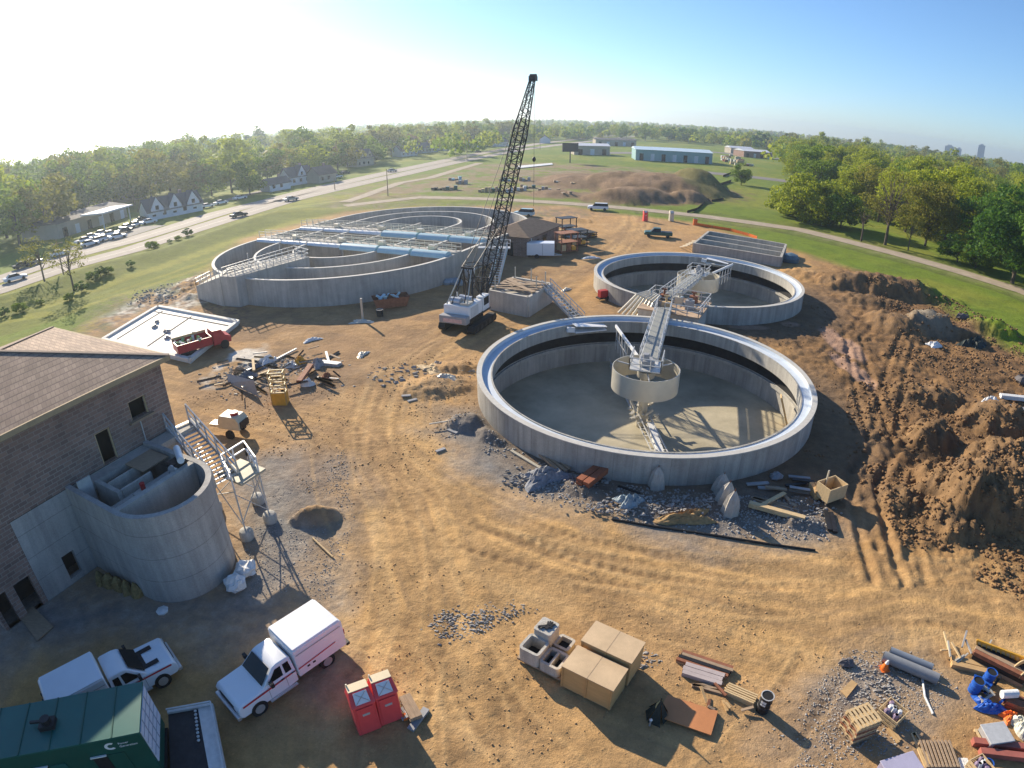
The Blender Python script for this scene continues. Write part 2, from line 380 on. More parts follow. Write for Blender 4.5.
# grid of rings round the camera foot: fine near, coarse far
NA = 900
rad = np.concatenate([[0.5, 3], np.exp(np.linspace(math.log(6), math.log(14), 60))[:-1], np.exp(np.linspace(math.log(14), math.log(112), 400))[:-1], np.exp(np.linspace(math.log(112), math.log(2600), 230))])
A1 = math.radians(88)
ang = np.linspace(-A1, A1, NA)
rest = np.linspace(A1, 2 * math.pi - A1, 42)[1:-1]
ang = np.concatenate([ang, rest]); NA = len(ang)
RR, AA = np.meshgrid(rad, ang, indexing='ij')
X = RR * np.sin(AA); Y = RR * np.cos(AA)
xf_, yf_ = X.ravel(), Y.ravel()
Z = heights(xf_.copy(), yf_.copy())
def zmask(polys, warp=1., soft=2.5):
    wx = xf_ + (fbm(xf_, yf_, .35, 4, 31) - .5) * 5 * warp; wy = yf_ + (fbm(xf_, yf_, .35, 4, 47) - .5) * 5 * warp
    return np.maximum.reduce([poly_mask(wx, wy, p, soft) for p in polys])
def lay(c, m, col): return c * (1 - m[:, None]) + np.array(col)[None, :] * m[:, None]
n1 = fbm(xf_, yf_, .06, 5, 2); n2 = fbm(xf_, yf_, .4, 5, 8); n3 = fbm(xf_, yf_, 2.2, 3, 15); n4 = fbm(xf_, yf_, .16, 4, 55)
c = np.tile([.14, .195, .018], (len(xf_), 1))                                             # fields
c = lay(c, np.clip((n1 - .45) * 5, 0, 1) * .7, (.225, .23, .03)); c = lay(c, np.clip((n2 - .52) * 5, 0, 1) * .4, (.075, .125, .020))
far = np.clip((np.hypot(xf_, yf_) - 230) / 60, 0, 1) * 0
# bank: mown stripes of two greens
d, off, run = seg_dist(xf_, yf_, BERM)
st = np.clip((vn(off * .55, run * .012, 4) - .45) * 6, 0, 1) * (d < 26)
c = lay(c, (d < 26) * .75, (.25, .24, .030)); c = lay(c, st * .6, (.10, .135, .018))
# bare/brown field zone beyond the lane
m = zmask([z_field], 2, 8); c = lay(c, m * np.clip((n4 - .40) * 7, 0, 1) * .85, (.25, .17, .10)); c = lay(c, m * np.clip((n2 - .55) * 7, 0, 1) * .5, (.30, .25, .18))
m = zmask([z_site], .5, 2)
dirt = np.tile([.44, .26, .105], (len(xf_), 1))
dirt = lay(dirt, np.clip((n1 - .42) * 4, 0, 1) * .5, (.36, .225, .115)); dirt = lay(dirt, np.clip((n4 - .5) * 5, 0, 1) * .6, (.52, .30, .11))
dirt = lay(dirt, np.clip((n2 - .52) * 6, 0, 1) * .45, (.30, .195, .105)); dirt = lay(dirt, np.clip((.42 - n2) * 6, 0, 1) * .35, (.54, .37, .20))
for P, wd, am in ((haul, 6.5, 1), (haul2, 6, .8), (haul3, 5, .6), (haul4, 4.5, .8)):
    d, off, run = seg_dist(xf_, yf_, P); k = np.clip(1.3 - d / wd, 0, 1) * am
    s1 = vn(off * 1.6 + 1.2 * vn(run * .12, off * .2, 5), run * .05, 9); s2 = vn(off * 5, run * .12, 19)
    dirt = lay(dirt, k * .6, (.58, .355, .145)); dirt = lay(dirt, k * np.clip((s1 - .5) * 5, 0, 1) * .7, (.29, .185, .09)); dirt = lay(dirt, k * np.clip((s2 - .62) * 4, 0, 1) * .4, (.22, .15, .09))
    dirt = lay(dirt, k * np.clip((.38 - s1) * 4, 0, 1) * .5, (.58, .41, .21))
g = zmask(z_gravel, .9, 2.2); dirt = lay(dirt, g * (.84 + .14 * np.clip((n2 - .4) * 4, 0, 1)), (.225, .215, .20)); dirt = lay(dirt, g * np.clip((n3 - .5) * 5, 0, 1) * .5, (.16, .152, .145))
dirt = lay(dirt, g * np.clip((.42 - n3) * 6, 0, 1) * .4, (.37, .345, .30))
k = zmask([Gp([(170, 400), (120, 330), (240, 300), (440, 295), (470, 235), (560, 225), (610, 262), (520, 320), (410, 350), (330, 430), (210, 425)])], 1, 5); dirt = lay(dirt, k * (.35 + .5 * np.clip((n4 - .42) * 5, 0, 1)), (.285, .175, .09)); dirt = lay(dirt, k * np.clip((n2 - .5) * 6, 0, 1) * .5, (.20, .125, .07))
k = zmask([Gp([(600, 640), (760, 640), (1040, 660), (1040, 800), (560, 800), (500, 700)])], 1, 5); dirt = lay(dirt, k * np.clip((n4 - .46) * 5, 0, 1) * .55, (.30, .20, .115))
k = np.clip((fbm(xf_, yf_, .09, 4, 71) - .52) * 7, 0, 1); dirt = lay(dirt, k * .4, (.30, .185, .095))
b = zmask(z_brown, .8, 4); dirt = lay(dirt, b * .9, (.175, .100, .047)); dirt = lay(dirt, b * np.clip((n3 - .46) * 5, 0, 1) * .6, (.095, .058, .032)); dirt = lay(dirt, b * np.clip((n2 - .52) * 6, 0, 1) * .65, (.30, .172, .072))
pl = np.zeros(len(xf_))
for (px, py, rx, ry, a, hh, ro) in piles[:14]:
    pl = np.maximum(pl, np.clip(1.25 - np.hypot((xf_ - px) / rx, (yf_ - py) / ry), 0, 1))
dirt = lay(dirt, np.clip(pl * 2, 0, 1) * .5, (.20, .13, .07)); dirt = lay(dirt, np.clip(pl * 2, 0, 1) * np.clip((n3 - .55) * 6, 0, 1) * .6, (.115, .078, .05))
k = np.clip(1.3 - np.hypot(xf_ - 52.5, yf_ - 64) / 3.8, 0, 1); dirt = lay(dirt, k * .8, (.24, .215, .165))
k = np.clip(1.3 - np.hypot((xf_ + 11.9) / 1.6, (yf_ - 28.3) / 1.), 0, 1); dirt = lay(dirt, k * .8, (.36, .22, .10))
for (px, py, rr) in ((-3.2, 40.2, 2.6), (-1.2, 38.2, 2.2), (1.2, 37.2, 2.), (17.6, 27.2, 1.6)):
    k = np.clip(1.4 - np.hypot(xf_ - px, yf_ - py) / rr, 0, 1); dirt = lay(dirt, k * .8, (.19, .18, .165))
TY = [[(1040, 585), (940, 572), (840, 572), (740, 575), (640, 562), (560, 545), (490, 515), (430, 480)], [(1040, 640), (930, 612), (830, 608), (730, 590), (640, 575), (540, 560), (440, 520), (390, 460)],
      [(1040, 560), (960, 575), (860, 590), (760, 600), (650, 590), (560, 570)], [(395, 780), (405, 700), (430, 620), (470, 560), (540, 530)], [(480, 780), (470, 690), (430, 620), (380, 560), (340, 500), (330, 450)],
      [(560, 780), (500, 720), (460, 640), (440, 560), (420, 500)], [(440, 345), (400, 370), (378, 400), (372, 440), (395, 490), (450, 530), (560, 560)], [(560, 285), (500, 320), (430, 350), (390, 400), (385, 450)],
      [(640, 215), (620, 250), (590, 275), (540, 300)], [(655, 205), (645, 240), (610, 262), (570, 275)], [(1040, 690), (960, 640), (860, 640), (760, 640), (660, 620)], [(740, 768), (800, 700), (830, 650), (870, 610), (960, 590)], [(300, 420), (340, 430), (380, 470), (400, 540), (390, 640), (360, 690)]]
near = np.hypot(xf_, yf_) < 150
for q in TY:
    P = Gp(q); P2_ = []
    for i in range(len(P) - 1):                              # round the corners
        p0 = P[max(i - 1, 0)]; p1 = P[i]; p2 = P[i + 1]; p3 = P[min(i + 2, len(P) - 1)]
        for s_ in (0, .25, .5, .75): P2_.append(tuple(.5 * ((2 * p1[j]) + (p2[j] - p0[j]) * s_ + (2 * p0[j] - 5 * p1[j] + 4 * p2[j] - p3[j]) * s_ * s_ + (3 * p1[j] - p0[j] - 3 * p2[j] + p3[j]) * s_ ** 3) for j in (0, 1)))
    P2_.append(P[-1]); xs_, ys_ = xf_[near], yf_[near]; d, off, run = seg_dist(xs_, ys_, P2_); wv_ = np.exp(-((np.abs(np.abs(off) - .95)) / .24) ** 2) * (d < 3)
    wv_ *= np.clip((vn(run * .25, off * 0 + len(q), 3) - .25) * 2.5, 0, 1) * (.65 + .35 * np.sign(np.sin(run * 9)))
    full = np.zeros(len(xf_)); full[near] = wv_; dirt = lay(dirt, full * .6, (.19, .115, .055)); Z -= full * .03
    full[near] = np.exp(-((np.abs(np.abs(off) - 1.35)) / .12) ** 2) * (d < 3) * np.clip((vn(run * .2, off * 0 + 3, 8) - .3) * 2, 0, 1); dirt = lay(dirt, full * .3, (.62, .40, .18)); Z += full * .012
# tan grassy thatch patch and darker ground on the near right of both tanks
k = zmask([Gp([(400, 385), (470, 380), (480, 405), (440, 422), (402, 410)])], .6, 1); dirt = lay(dirt, k * .6 * np.clip((vn(xf_ * 3, yf_ * .7, 3) - .3) * 3, 0, 1), (.30, .215, .13))
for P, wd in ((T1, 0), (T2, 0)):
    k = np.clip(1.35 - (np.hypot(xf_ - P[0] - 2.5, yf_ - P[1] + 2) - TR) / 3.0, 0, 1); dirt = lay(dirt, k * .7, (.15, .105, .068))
# puddles: smooth red mud
for (px, py, rx, ry) in ((36.5, 57.5, 1.6, 4.5), (34, 51, 1.1, 4), (27, 62.5, 2.6, .7), (33, 64, 1.2, .8), (-31, 56.8, 0, 0)):
    if rx: k = np.clip((1.15 - np.hypot((xf_ - px) / rx, (yf_ - py) / ry) - (n2 - .5) * .8) * 4, 0, 1); dirt = lay(dirt, k * .9, (.34, .215, .15)); Z -= k * .05
# spilled pale cement slurry near the debris and beside the ditch
for q in ([(232, 350), (262, 345), (268, 362), (245, 378), (222, 372)], [(208, 378), (224, 378), (218, 392), (206, 388)], [(95, 318), (150, 292), (210, 272), (205, 282), (160, 300), (115, 325)], [(160, 306), (205, 290), (215, 300), (175, 312)]):
    k = zmask([Gp(q)], .55, .8); dirt = lay(dirt, k * np.clip((n2 - .40) * 8, 0, 1) * .95, (.66, .61, .52))
k = zmask([Gp([(60, 345), (130, 300), (205, 268), (250, 310), (240, 330), (160, 305)])], .6, 1.5); dirt = lay(dirt, k * np.clip((n3 - .5) * 8, 0, 1) * .8, (.16, .10, .075))
c = c * (1 - m[:, None]) + dirt * m[:, None]
# brown earthworks
pm = np.zeros(len(xf_))
for (px, py, rx, ry, a, hh, ro) in [q for q in piles if q[1] > 160]:
    pm = np.maximum(pm, np.clip((1.3 - np.hypot((xf_ - px) / rx, (yf_ - py) / ry) + (n2 - .5) * .5) * 3, 0, 1))
pm *= 1 - np.clip((yf_ - 0) * 0, 0, 1)
c = lay(c, pm * .95, (.20, .125, .07)); c = lay(c, pm * np.clip((n4 - .5) * 6, 0, 1) * .6, (.30, .20, .12)); c = lay(c, pm * np.clip((n2 - .55) * 6, 0, 1) * .6, (.12, .075, .045))
k = np.clip((1.2 - np.hypot((xf_ - 62) / 8, (yf_ - 196) / 22) + (n2 - .5) * .9) * 3, 0, 1); c = lay(c, k * .55, (.14, .16, .03))
gl = np.zeros(len(xf_))
m = zmask(z_brush, .8, 3); c = lay(c, m * np.clip((n3 - .38) * 5, 0, 1) * .7, (.22, .165, .12)); c = lay(c, m * np.clip((n2 - .5) * 6, 0, 1) * .5, (.10, .13, .035))
# verge of the lane
d, off, run = seg_dist(xf_, yf_, LANE); k = np.exp(-((d - 3.6) / .9) ** 2); c = lay(c, k * .5, (.27, .22, .15))
d2 = np.exp(-((d - 6.2) / 1.1) ** 2) * (xf_ > 40); c = lay(c, d2 * .55, (.085, .085, .035))
me = bpy.data.meshes.new('ground'); nv = len(xf_)
I = np.arange(nv).reshape(len(rad), NA); J = np.roll(I, -1, axis=1)
F = np.stack([I[:-1], J[:-1], J[1:], I[1:]], -1).reshape(-1, 4)
F = F[:, ::-1]
for c_ in (T1, T2):                                         # cut the ground away inside the two sunken tanks
    d = np.hypot(xf_ - c_[0], yf_ - c_[1]); ins = d < TR - .2
    F = F[~ins[F].all(axis=1)]
    k = np.where(ins, (TR - .2) / np.maximum(d, .01), 1.); xf_ = c_[0] + (xf_ - c_[0]) * k; yf_ = c_[1] + (yf_ - c_[1]) * k; Z = np.where(ins, 0, Z)
me.vertices.add(nv); me.vertices.foreach_set('co', np.stack([xf_, yf_, Z], 1).ravel())
me.loops.add(F.size); me.loops.foreach_set('vertex_index', F.ravel())
me.polygons.add(len(F)); me.polygons.foreach_set('loop_start', np.arange(0, F.size, 4)); me.polygons.foreach_set('loop_total', np.full(len(F), 4))
me.update(); me.polygons.foreach_set('use_smooth', np.ones(len(F), bool))
ca = me.color_attributes.new('soil', 'FLOAT_COLOR', 'POINT'); ca.data.foreach_set('color', np.concatenate([np.clip(c, 0, 1), np.ones((nv, 1))], 1).ravel())
gm = bpy.data.materials.new('ground_soil'); gm.use_nodes = True; N = gm.node_tree.nodes; L = gm.node_tree.links; pb = N['Principled BSDF']
pb.inputs['Roughness'].default_value = .95; pb.inputs['Specular IOR Level'].default_value = .15
at_ = N.new('ShaderNodeAttribute'); at_.attribute_name = 'soil'
geo = N.new('ShaderNodeNewGeometry')
def gnoise(scale, det=5, rough=.65):
    n = N.new('ShaderNodeTexNoise'); n.inputs['Scale'].default_value = scale; n.inputs['Detail'].default_value = det; n.inputs['Roughness'].default_value = rough
    L.new(geo.outputs['Position'], n.inputs['Vector']); return n
src = at_.outputs['Color']
for (s_, lo, hi, dt) in ((.35, .84, 1.18, 5), (1.6, .86, 1.15, 6), (8, .90, 1.10, 4), (32, .92, 1.08, 2)):
    n = gnoise(s_, dt); mr = N.new('ShaderNodeMapRange'); mr.inputs[1].default_value = .3; mr.inputs[2].default_value = .7; mr.inputs[3].default_value = lo; mr.inputs[4].default_value = hi
    L.new(n.outputs['Fac'], mr.inputs[0]); mx = N.new('ShaderNodeMix'); mx.data_type = 'RGBA'; mx.blend_type = 'MULTIPLY'; mx.inputs[0].default_value = 1
    L.new(src, mx.inputs[6]); L.new(mr.outputs[0], mx.inputs[7]); src = mx.outputs[2]
# scattered stones
vo = N.new('ShaderNodeTexVoronoi'); vo.inputs['Scale'].default_value = 5.5; L.new(geo.outputs['Position'], vo.inputs['Vector'])
n = gnoise(.6, 3); th = N.new('ShaderNodeMath'); th.operation = 'MULTIPLY'; th.inputs[1].default_value = .34; L.new(n.outputs['Fac'], th.inputs[0])
lt = N.new('ShaderNodeMath'); lt.operation = 'LESS_THAN'; L.new(vo.outputs['Distance'], lt.inputs[0]); L.new(th.outputs[0], lt.inputs[1])
rs = N.new('ShaderNodeMapRange'); rs.inputs[3].default_value = .7; rs.inputs[4].default_value = 1.35; L.new(vo.outputs['Color'], rs.inputs[0])
mx = N.new('ShaderNodeMix'); mx.data_type = 'RGBA'; mx.blend_type = 'MULTIPLY'; L.new(lt.outputs[0], mx.inputs[0]); L.new(src, mx.inputs[6]); L.new(rs.outputs[0], mx.inputs[7]); src = mx.outputs[2]
L.new(src, pb.inputs['Base Color'])
nb = gnoise(1.7, 8, .68); bp = N.new('ShaderNodeBump'); bp.inputs['Strength'].default_value = 1.; bp.inputs['Distance'].default_value = .11
L.new(nb.outputs['Fac'], bp.inputs['Height']); L.new(bp.outputs[0], pb.inputs['Normal'])
me.materials.append(gm)
ground = bpy.data.objects.new('ground', me); COL.objects.link(ground); ground['kind'] = 'structure'
def gz(x, y):
    return float(heights(np.array([float(x)]), np.array([float(y)]))[0])
def GP(x, y, dz=0.):
    p = G(x, y); h = gz(p.x, p.y)
    if abs(h) > .02: p = G(x, y, h); h = gz(p.x, p.y)
    return Vector((p.x, p.y, h + dz))
# ---- roads as sheets laid on the ground
def strip(name, P, wl, wr, m, dz=.05, step=3., label=None):
    pts = []; P = [Vector(p) for p in P]
    for a, b in zip(P[:-1], P[1:]):
        k = max(1, int((b - a).length / step)); pts += [a.lerp(b, i / k) for i in range(k)]
    pts.append(P[-1]); mb = MB(); V = []; K = 5
    xs, ys = [], []
    for i, p in enumerate(pts):
        a = pts[max(0, i - 2)]; b = pts[min(len(pts) - 1, i + 2)]; d = (b - a).normalized(); nn = Vector((d.y, -d.x))
        for q in range(K):
            o = -wl + (wl + wr) * q / (K - 1); t = p + nn * o; xs.append(t.x); ys.append(t.y)
    hz = heights(np.array(xs), np.array(ys)); V = list(zip(xs, ys, hz + dz))
    F = [(i * K + q, i * K + q + 1, (i + 1) * K + q + 1, (i + 1) * K + q) for i in range(len(pts) - 1) for q in range(K - 1)]
    mb.add(V, F); o = obj(name, mb, m); o['kind'] = 'structure'; return o
m_conc_road = mat('road_concrete', (.36, .31, .26), .9, .12, .4, coord='Object')
m_gravel_lane = mat('lane_gravel', (.38, .31, .23), .95, .2, .5, .3)
m_asph = mat('yard_asphalt', (.20, .185, .17), .9, .2, .2)
strip('road', ROAD_A, 4.4, 4.4, m_conc_road, .06)
strip('road', ROAD_B, 4.6, 4.6, m_conc_road, .06)
strip('gravel_lane', LANE, 2.6, 2.6, m_gravel_lane, .06)
strip('path', Gp([(345, 203), (400, 183), (430, 178), (480, 163)]), 2.0, 2.0, m_gravel_lane, .07)
strip('yard_pavement', YARD, 7, 7, m_asph, .07)
strip('yard_pavement', Gp([(600, 153), (650, 153), (700, 151), (790, 160)]), 9, 9, m_asph, .07)
strip('parking_lot', Gp([(70, 250), (115, 237), (150, 226)]), 5, 6, m_asph, .075)
strip('parking_lot', Gp([(195, 209), (250, 194), (330, 176)]), 2.2, 2.2, m_asph, .075)
line_m = mat('road_paint', (.75, .73, .66), .7, .05)
for P in (ROAD_A, ROAD_B):
    for o_ in (-4.1, 4.1):
        pass
strip('road_marking', ROAD_A, .07, .07, line_m, .068); strip('road_marking', ROAD_B, .07, .07, line_m, .068)
# ================================================================ STRUCTURES
M = {}
M['conc'] = concrete('tank_concrete', (.43, .41, .365), .14); M['conc_round'] = concrete('round_tank_concrete', (.42, .40, .355), .20, cyl=14.)
M['conc_lt'] = concrete('pale_concrete', (.50, .47, .41), .12)
M['conc_panel'] = concrete('panel_concrete', (.40, .385, .355), .18, panel=1.45)
M['floor'] = mat('tank_floor', (.36, .32, .22), .7, .25, .16, .12, bscale=3, col2=(.58, .51, .36), detail=8)
M['launder'] = mat('launder_coating', (.58, .64, .70), .6, .08, .9, spec=.3)
M['rimtop'] = mat('rim_concrete', (.52, .50, .45), .8, .1, 3)
M['band'] = mat('trough_shade_band', (.012, .012, .013), .8, .3, 1.2, col2=(.03, .03, .032))  # near-black colour standing in for the shade under the launder trough
M['steel'] = mat('galvanised_steel', (.56, .56, .54), .45, .12, 4, metal=.25)
M['cream'] = mat('well_steel', (.60, .56, .46), .4, .1, .8, metal=.3)
M['white'] = mat('white_paint', (.80, .80, .78), .35, .04, 2)
M['wood'] = mat('plywood', (.52, .34, .16), .8, .16, 2.2, .1, stretch=(1, 4, 1))
M['wood2'] = mat('weathered_lumber', (.36, .26, .17), .85, .2, 3, .2, stretch=(1, 5, 1))
M['wood3'] = mat('fresh_lumber', (.60, .44, .24), .8, .14, 3, .2, stretch=(1, 5, 1))
M['dark'] = mat('black_rubber', (.02, .02, .02), .7, .2, 4)
M['black'] = mat('black_steel', (.022, .022, .024), .5, .3, 5)
M['rust'] = mat('rusty_steel', (.27, .11, .06), .8, .3, 3)
M['red'] = mat('red_paint', (.42, .03, .035), .4, .15, 2)
M['cover'] = mat('rotor_cover_paint', (.42, .60, .64), .4, .08, 1)
M['blue'] = mat('blue_plastic', (.02, .10, .42), .45, .25, 3)
M['orange'] = mat('orange_plastic', (.75, .17, .03), .5, .15, 3)
M['yellow'] = mat('yellow_paint', (.62, .33, .04), .5, .15, 3)
M['glass'] = mat('dark_glass', (.008, .009, .011), .15, .1, 1, spec=.3)
M['bag'] = mat('white_bag', (.72, .72, .70), .7, .1, 6, .4)
M['grey'] = mat('grey_paint', (.33, .33, .33), .5, .12, 3)
M['pvc'] = mat('grey_pipe', (.24, .25, .26), .4, .1, 2)
M['silver'] = mat('bare_aluminium', (.6, .6, .6), .35, .1, 3, metal=.6)
M['tarp'] = mat('dark_green_tarp', (.025, .035, .03), .6, .3, 3, .4)
M['dirtfill'] = mat('muddy_floor', (.27, .19, .13), .95, .25, .5, .3)

# ---- round clarifier tanks
def clarifier(c, br_dir, label, floor_arm, skim):
    t = thing('clarifier_tank', label, 'water tank', (c[0], c[1], 0), 0, 'round clarifier tanks')
    R = TR
    obj('outer_wall', MB().ring((0, 0), R - .38, R, -3.3, 2.05, 160), M['conc_round'], t, True)
    obj('rim', MB().ring((0, 0), R - .40, R + .03, 2.05, 2.12, 160), M['rimtop'], t, True)
    lm = MB().ring((0, 0), R - 1.12, R - .383, 1.5, 1.74, 160); lo = obj('launder_trough', lm, M['launder'], t, True)
    obj('coating', MB().ring((0, 0), R - .392, R - .382, 1.743, 2.04, 160), M['launder'], lo, True)
    obj('weir_wall', MB().ring((0, 0), R - 1.25, R - 1.125, .62, 1.8, 160), M['conc_round'], t, True)
    obj('painted_shade_band', MB().ring((0, 0), R - .395, R - .383, -.75, 1.2, 160), M['band'], t, True)  # shade below the trough, put in as a dark ring on the wall
    obj('haunch', MB().ring((0, 0), R - .60, R - .384, -1.15, -.85, 160), M['conc'], t, True)
    obj('floor', MB().disk((0, 0), R - .383, -3.0, 160, dz=-.35), M['floor'], t)
    # centre well, column and truss rake
    well = obj('centre_well', MB().ring((0, 0), 2.8, 2.86, .35, 2.2, 64), M['cream'], t, True)
    hp = MB()
    for a in (0.4, 2.5, 4.6): hp.bar((0, 0, 2.1), (2.8 * math.cos(a), 2.8 * math.sin(a), 2.1), .08)
    obj('hanger_beam', hp, M['steel'], well)
    cc = MB().tube((0, 0, -3.3), (0, 0, 1.4), .45, n=20); cc.tube((0, 0, 1.4), (0, 0, 1.95), .75, n=20)
    obj('centre_column', cc, M['cream'], t, True)
    # rake arm, two sides
    for a in floor_arm:
        rk = MB(); d = Vector((math.cos(a), math.sin(a), 0)); s = Vector((-d.y, d.x, 0))
        for q in (-.45, .45):
            rk.bar(d * .5 + s * q + Vector((0, 0, -1.9)), d * 11.8 + s * q + Vector((0, 0, -2.2)), .08); rk.bar(d * .5 + s * q + Vector((0, 0, -2.7)), d * 11.8 + s * q + Vector((0, 0, -2.7)), .08)
        for i in range(10):
            p = d * (.6 + 1.15 * i); pn = d * (1.75 + 1.15 * i)
            for q in (-.45, .45): rk.bar(p + s * q + Vector((0, 0, -2.7)), pn + s * q + Vector((0, 0, -2)), .06)
            rk.bar(p - s * .45 + Vector((0, 0, -2.7)), p + s * .45 + Vector((0, 0, -2.7)), .06)
        obj('rake_arm', rk, M['steel'], t)
    # access bridge with a railed end platform
    L0 = br_dir.length; u = br_dir.normalized(); s = Vector((-u.y, u.x, 0)); e = L0
    bz = 2.35
    bm = MB()
    for q in (-.75, .75): bm.bar(s * q + Vector((0, 0, bz - .25)), u * e + s * q + Vector((0, 0, bz - .25)), .12, .42)
    br = obj('access_bridge', bm, M['steel'], t)
    gm_ = MB().bar(u * .9 + Vector((0, 0, bz)), u * e + Vector((0, 0, bz)), 1.36, .05); obj('grating', gm_, mat('bridge_grating', (.30, .31, .29), .7, .2, 12, .3), br)
    rl = MB()
    for q in (-.78, .78): rl.rail([u * 1.3 + s * q + Vector((0, 0, bz)), u * e + s * q + Vector((0, 0, bz))], step=1.5, r=.035)
    obj('handrail', rl, M['steel'], br)
    pm = MB(); a, b_, c_, d_ = [u * p + s * q + Vector((0, 0, bz + .04)) for p, q in ((-1.3, -1.3), (1.3, -1.3), (1.3, 1.3), (-1.3, 1.3))]
    pm.bar((a + d_) / 2, (b_ + c_) / 2, 2.6, .1); pf = obj('centre_platform', pm, M['steel'], t)
    rl = MB().rail([b_ - (b_ - a) * 0, a, d_, c_], step=.9, r=.035); obj('handrail', rl, M['steel'], pf)
    dm = MB().box(-.55, .55, -.55, .55, bz + .1, bz + .62); dm.tube((-.1, 0, bz + .6), (-.1, 0, bz + 1.1), .28, n=14); obj('drive_motor', dm, M['grey'], pf, bev=.03)
    # scum box on the weir and skimmer blade
    sd = Vector((math.cos(skim), math.sin(skim), 0)); ss = Vector((-sd.y, sd.x, 0))
    sm = MB(); p0 = sd * (R - 1.75)
    sm.bar(p0 - ss * 1.8 + Vector((0, 0, 1.55)), p0 + ss * 1.6 + Vector((0, 0, 1.9)), 1.0, .06); sm.bar(p0 - ss * 1.8 + Vector((0, 0, 1.2)), p0 + ss * 1.6 + Vector((0, 0, 1.2)), .9, .1)
    sm.bar(p0 + ss * 1.6 + Vector((0, 0, 1.4)), p0 + ss * 2.4 + Vector((0, 0, 1.5)), .35, .5); obj('scum_box', sm, M['white'], t)
    kb = MB(); a = sd * 3.0 + ss * -.9 + Vector((0, 0, 1.7)); b_ = sd * (R - 2.6) - ss * 2.6 + Vector((0, 0, 1.7))
    kb.bar(a, b_, .16, .3); obj('skimmer_beam', kb, M['white'], t)
    lf = MB()
    for i in range(5):
        p = a.lerp(b_, .45 + .5 * i / 4); q = a.lerp(b_, .45 + .5 * (i + 1) / 4) if i < 4 else p; lf.bar(p, p - Vector((0, 0, 2.4)), .06)
        lf.bar(p - Vector((0, 0, 2.4)), q - Vector((0, 0, .2)), .05); lf.bar(p - Vector((0, 0, 1.2)), q - Vector((0, 0, 1.2)), .05)
    obj('skimmer_frame', lf, M['steel'], t)
    return t
def arm(c, px, py): p = G(px, py, -2.5); return math.atan2(p.y - c[1], p.x - c[0])
b1 = Vector((16.6 - T1[0], 61.8 - T1[1], 0)); b2 = Vector((17.6 - T2[0], 65.2 - T2[1], 0))
ct1 = clarifier(T1, b1, 'nearer round concrete clarifier tank with cream steel centre ring and walkway bridge', (arm(T1, 664, 462), arm(T1, 664, 462) + math.pi), math.radians(106))
ct2 = clarifier(T2, b2, 'farther round concrete clarifier tank behind the nearer one, half shaded inside', (2.4, 2.4 + math.pi), math.radians(60))
# feed pipe lying on the floor of the near tank, and the balled fitting near its centre
pm_ = MB(); a, b_ = G(650, 425, -2.5), G(664, 464, -2.9); pm_.bar(a, b_, .55, .5)
solo('white_trough', pm_, M['white'], 'long white boxed pipe lying on the floor of the nearer round tank', 'pipe', loc=tuple(a))
hb = MB(); random.seed(3)
q = G(641, 413, -2)
for i in range(16):
    a = q + Vector((random.uniform(-.9, .9), random.uniform(-.8, .8), random.uniform(-.9, .7))); b_ = a + Vector((random.uniform(-.9, .9), random.uniform(-.9, .9), random.uniform(-.5, .8)))
    hb.bar(a, b_, .12 + .2 * random.random(), .15)
solo('steel_bracket_stack', hb, M['cream'], 'jumble of pale steel brackets under the centre ring of the nearer tank', 'brackets', loc=tuple(q))
for i, (px, py, w_, l_) in enumerate(((781, 400, 1.1, 2.4),)):
    p = G(787, 425, -2.9); q = G(781, 396, -.2)
    solo('ladder_panel', MB().bar(p, q, .9, .12), M['wood3'], 'pale board leaning on the sunlit inner wall of the nearer tank', 'board', loc=tuple(p))
# ---- equipment platform between the two tanks
P0 = Vector((18.6, 64.2, 0)); t = thing('splitter_platform', 'tan concrete equipment platform with railings between the two round tanks', 'platform', tuple(P0), math.radians(-29))
sb = MB().box(-3.4, 3.4, -3.6, 2.8, 0, 1.9); obj('base', sb, M['conc_lt'], t, bev=.04)
obj('deck', MB().box(-3.5, 3.5, -3.7, 2.9, 1.903, 2.05), mat('deck_tan', (.46, .33, .22), .9, .25, 1.2, .2), t)
rl = MB().rail([(3.35, -3.6, 2.05), (3.35, 2.8, 2.05), (-3.35, 2.8, 2.05)], step=1.1, r=.04); rl.rail([(3.35, -3.6, 2.05), (-.4, -3.6, 2.05)], step=1.1, r=.04); rl.rail([(-3.35, -.4, 2.05), (-3.35, 2.8, 2.05)], step=1.1, r=.04); obj('handrail', rl, M['steel'], t)
for k, (x0, y0) in enumerate(((-1.8, 1.2), (.2, .4), (1.8, -1.2), (-.8, -1.5), (1.6, 1.6))):
    mb = MB().box(x0 - .45, x0 + .45, y0 - .35, y0 + .35, 2.053, 2.6 + .25 * (k % 3)); mb.tube((x0, y0, 2.6), (x0, y0, 3.3), .12); mb.tube((x0 - .3, y0, 3.25), (x0 + .3, y0, 3.25), .1)
    solo('valve_box', MB().add([wmat(t) @ Vector(v) for v in mb.v], mb.f), [M['rust'], M['cream'], M['grey'], M['wood3'], M['rust']][k],
         ['rusty valve block at the far left of the railed platform', 'cream valve block in the middle of the railed platform', 'grey valve block at the near right of the railed platform', 'light wooden crate with a post at the near edge of the platform', 'rusty valve block at the far right of the railed platform'][k], 'valve', loc=tuple(wmat(t) @ Vector((x0, y0, 2.053))))
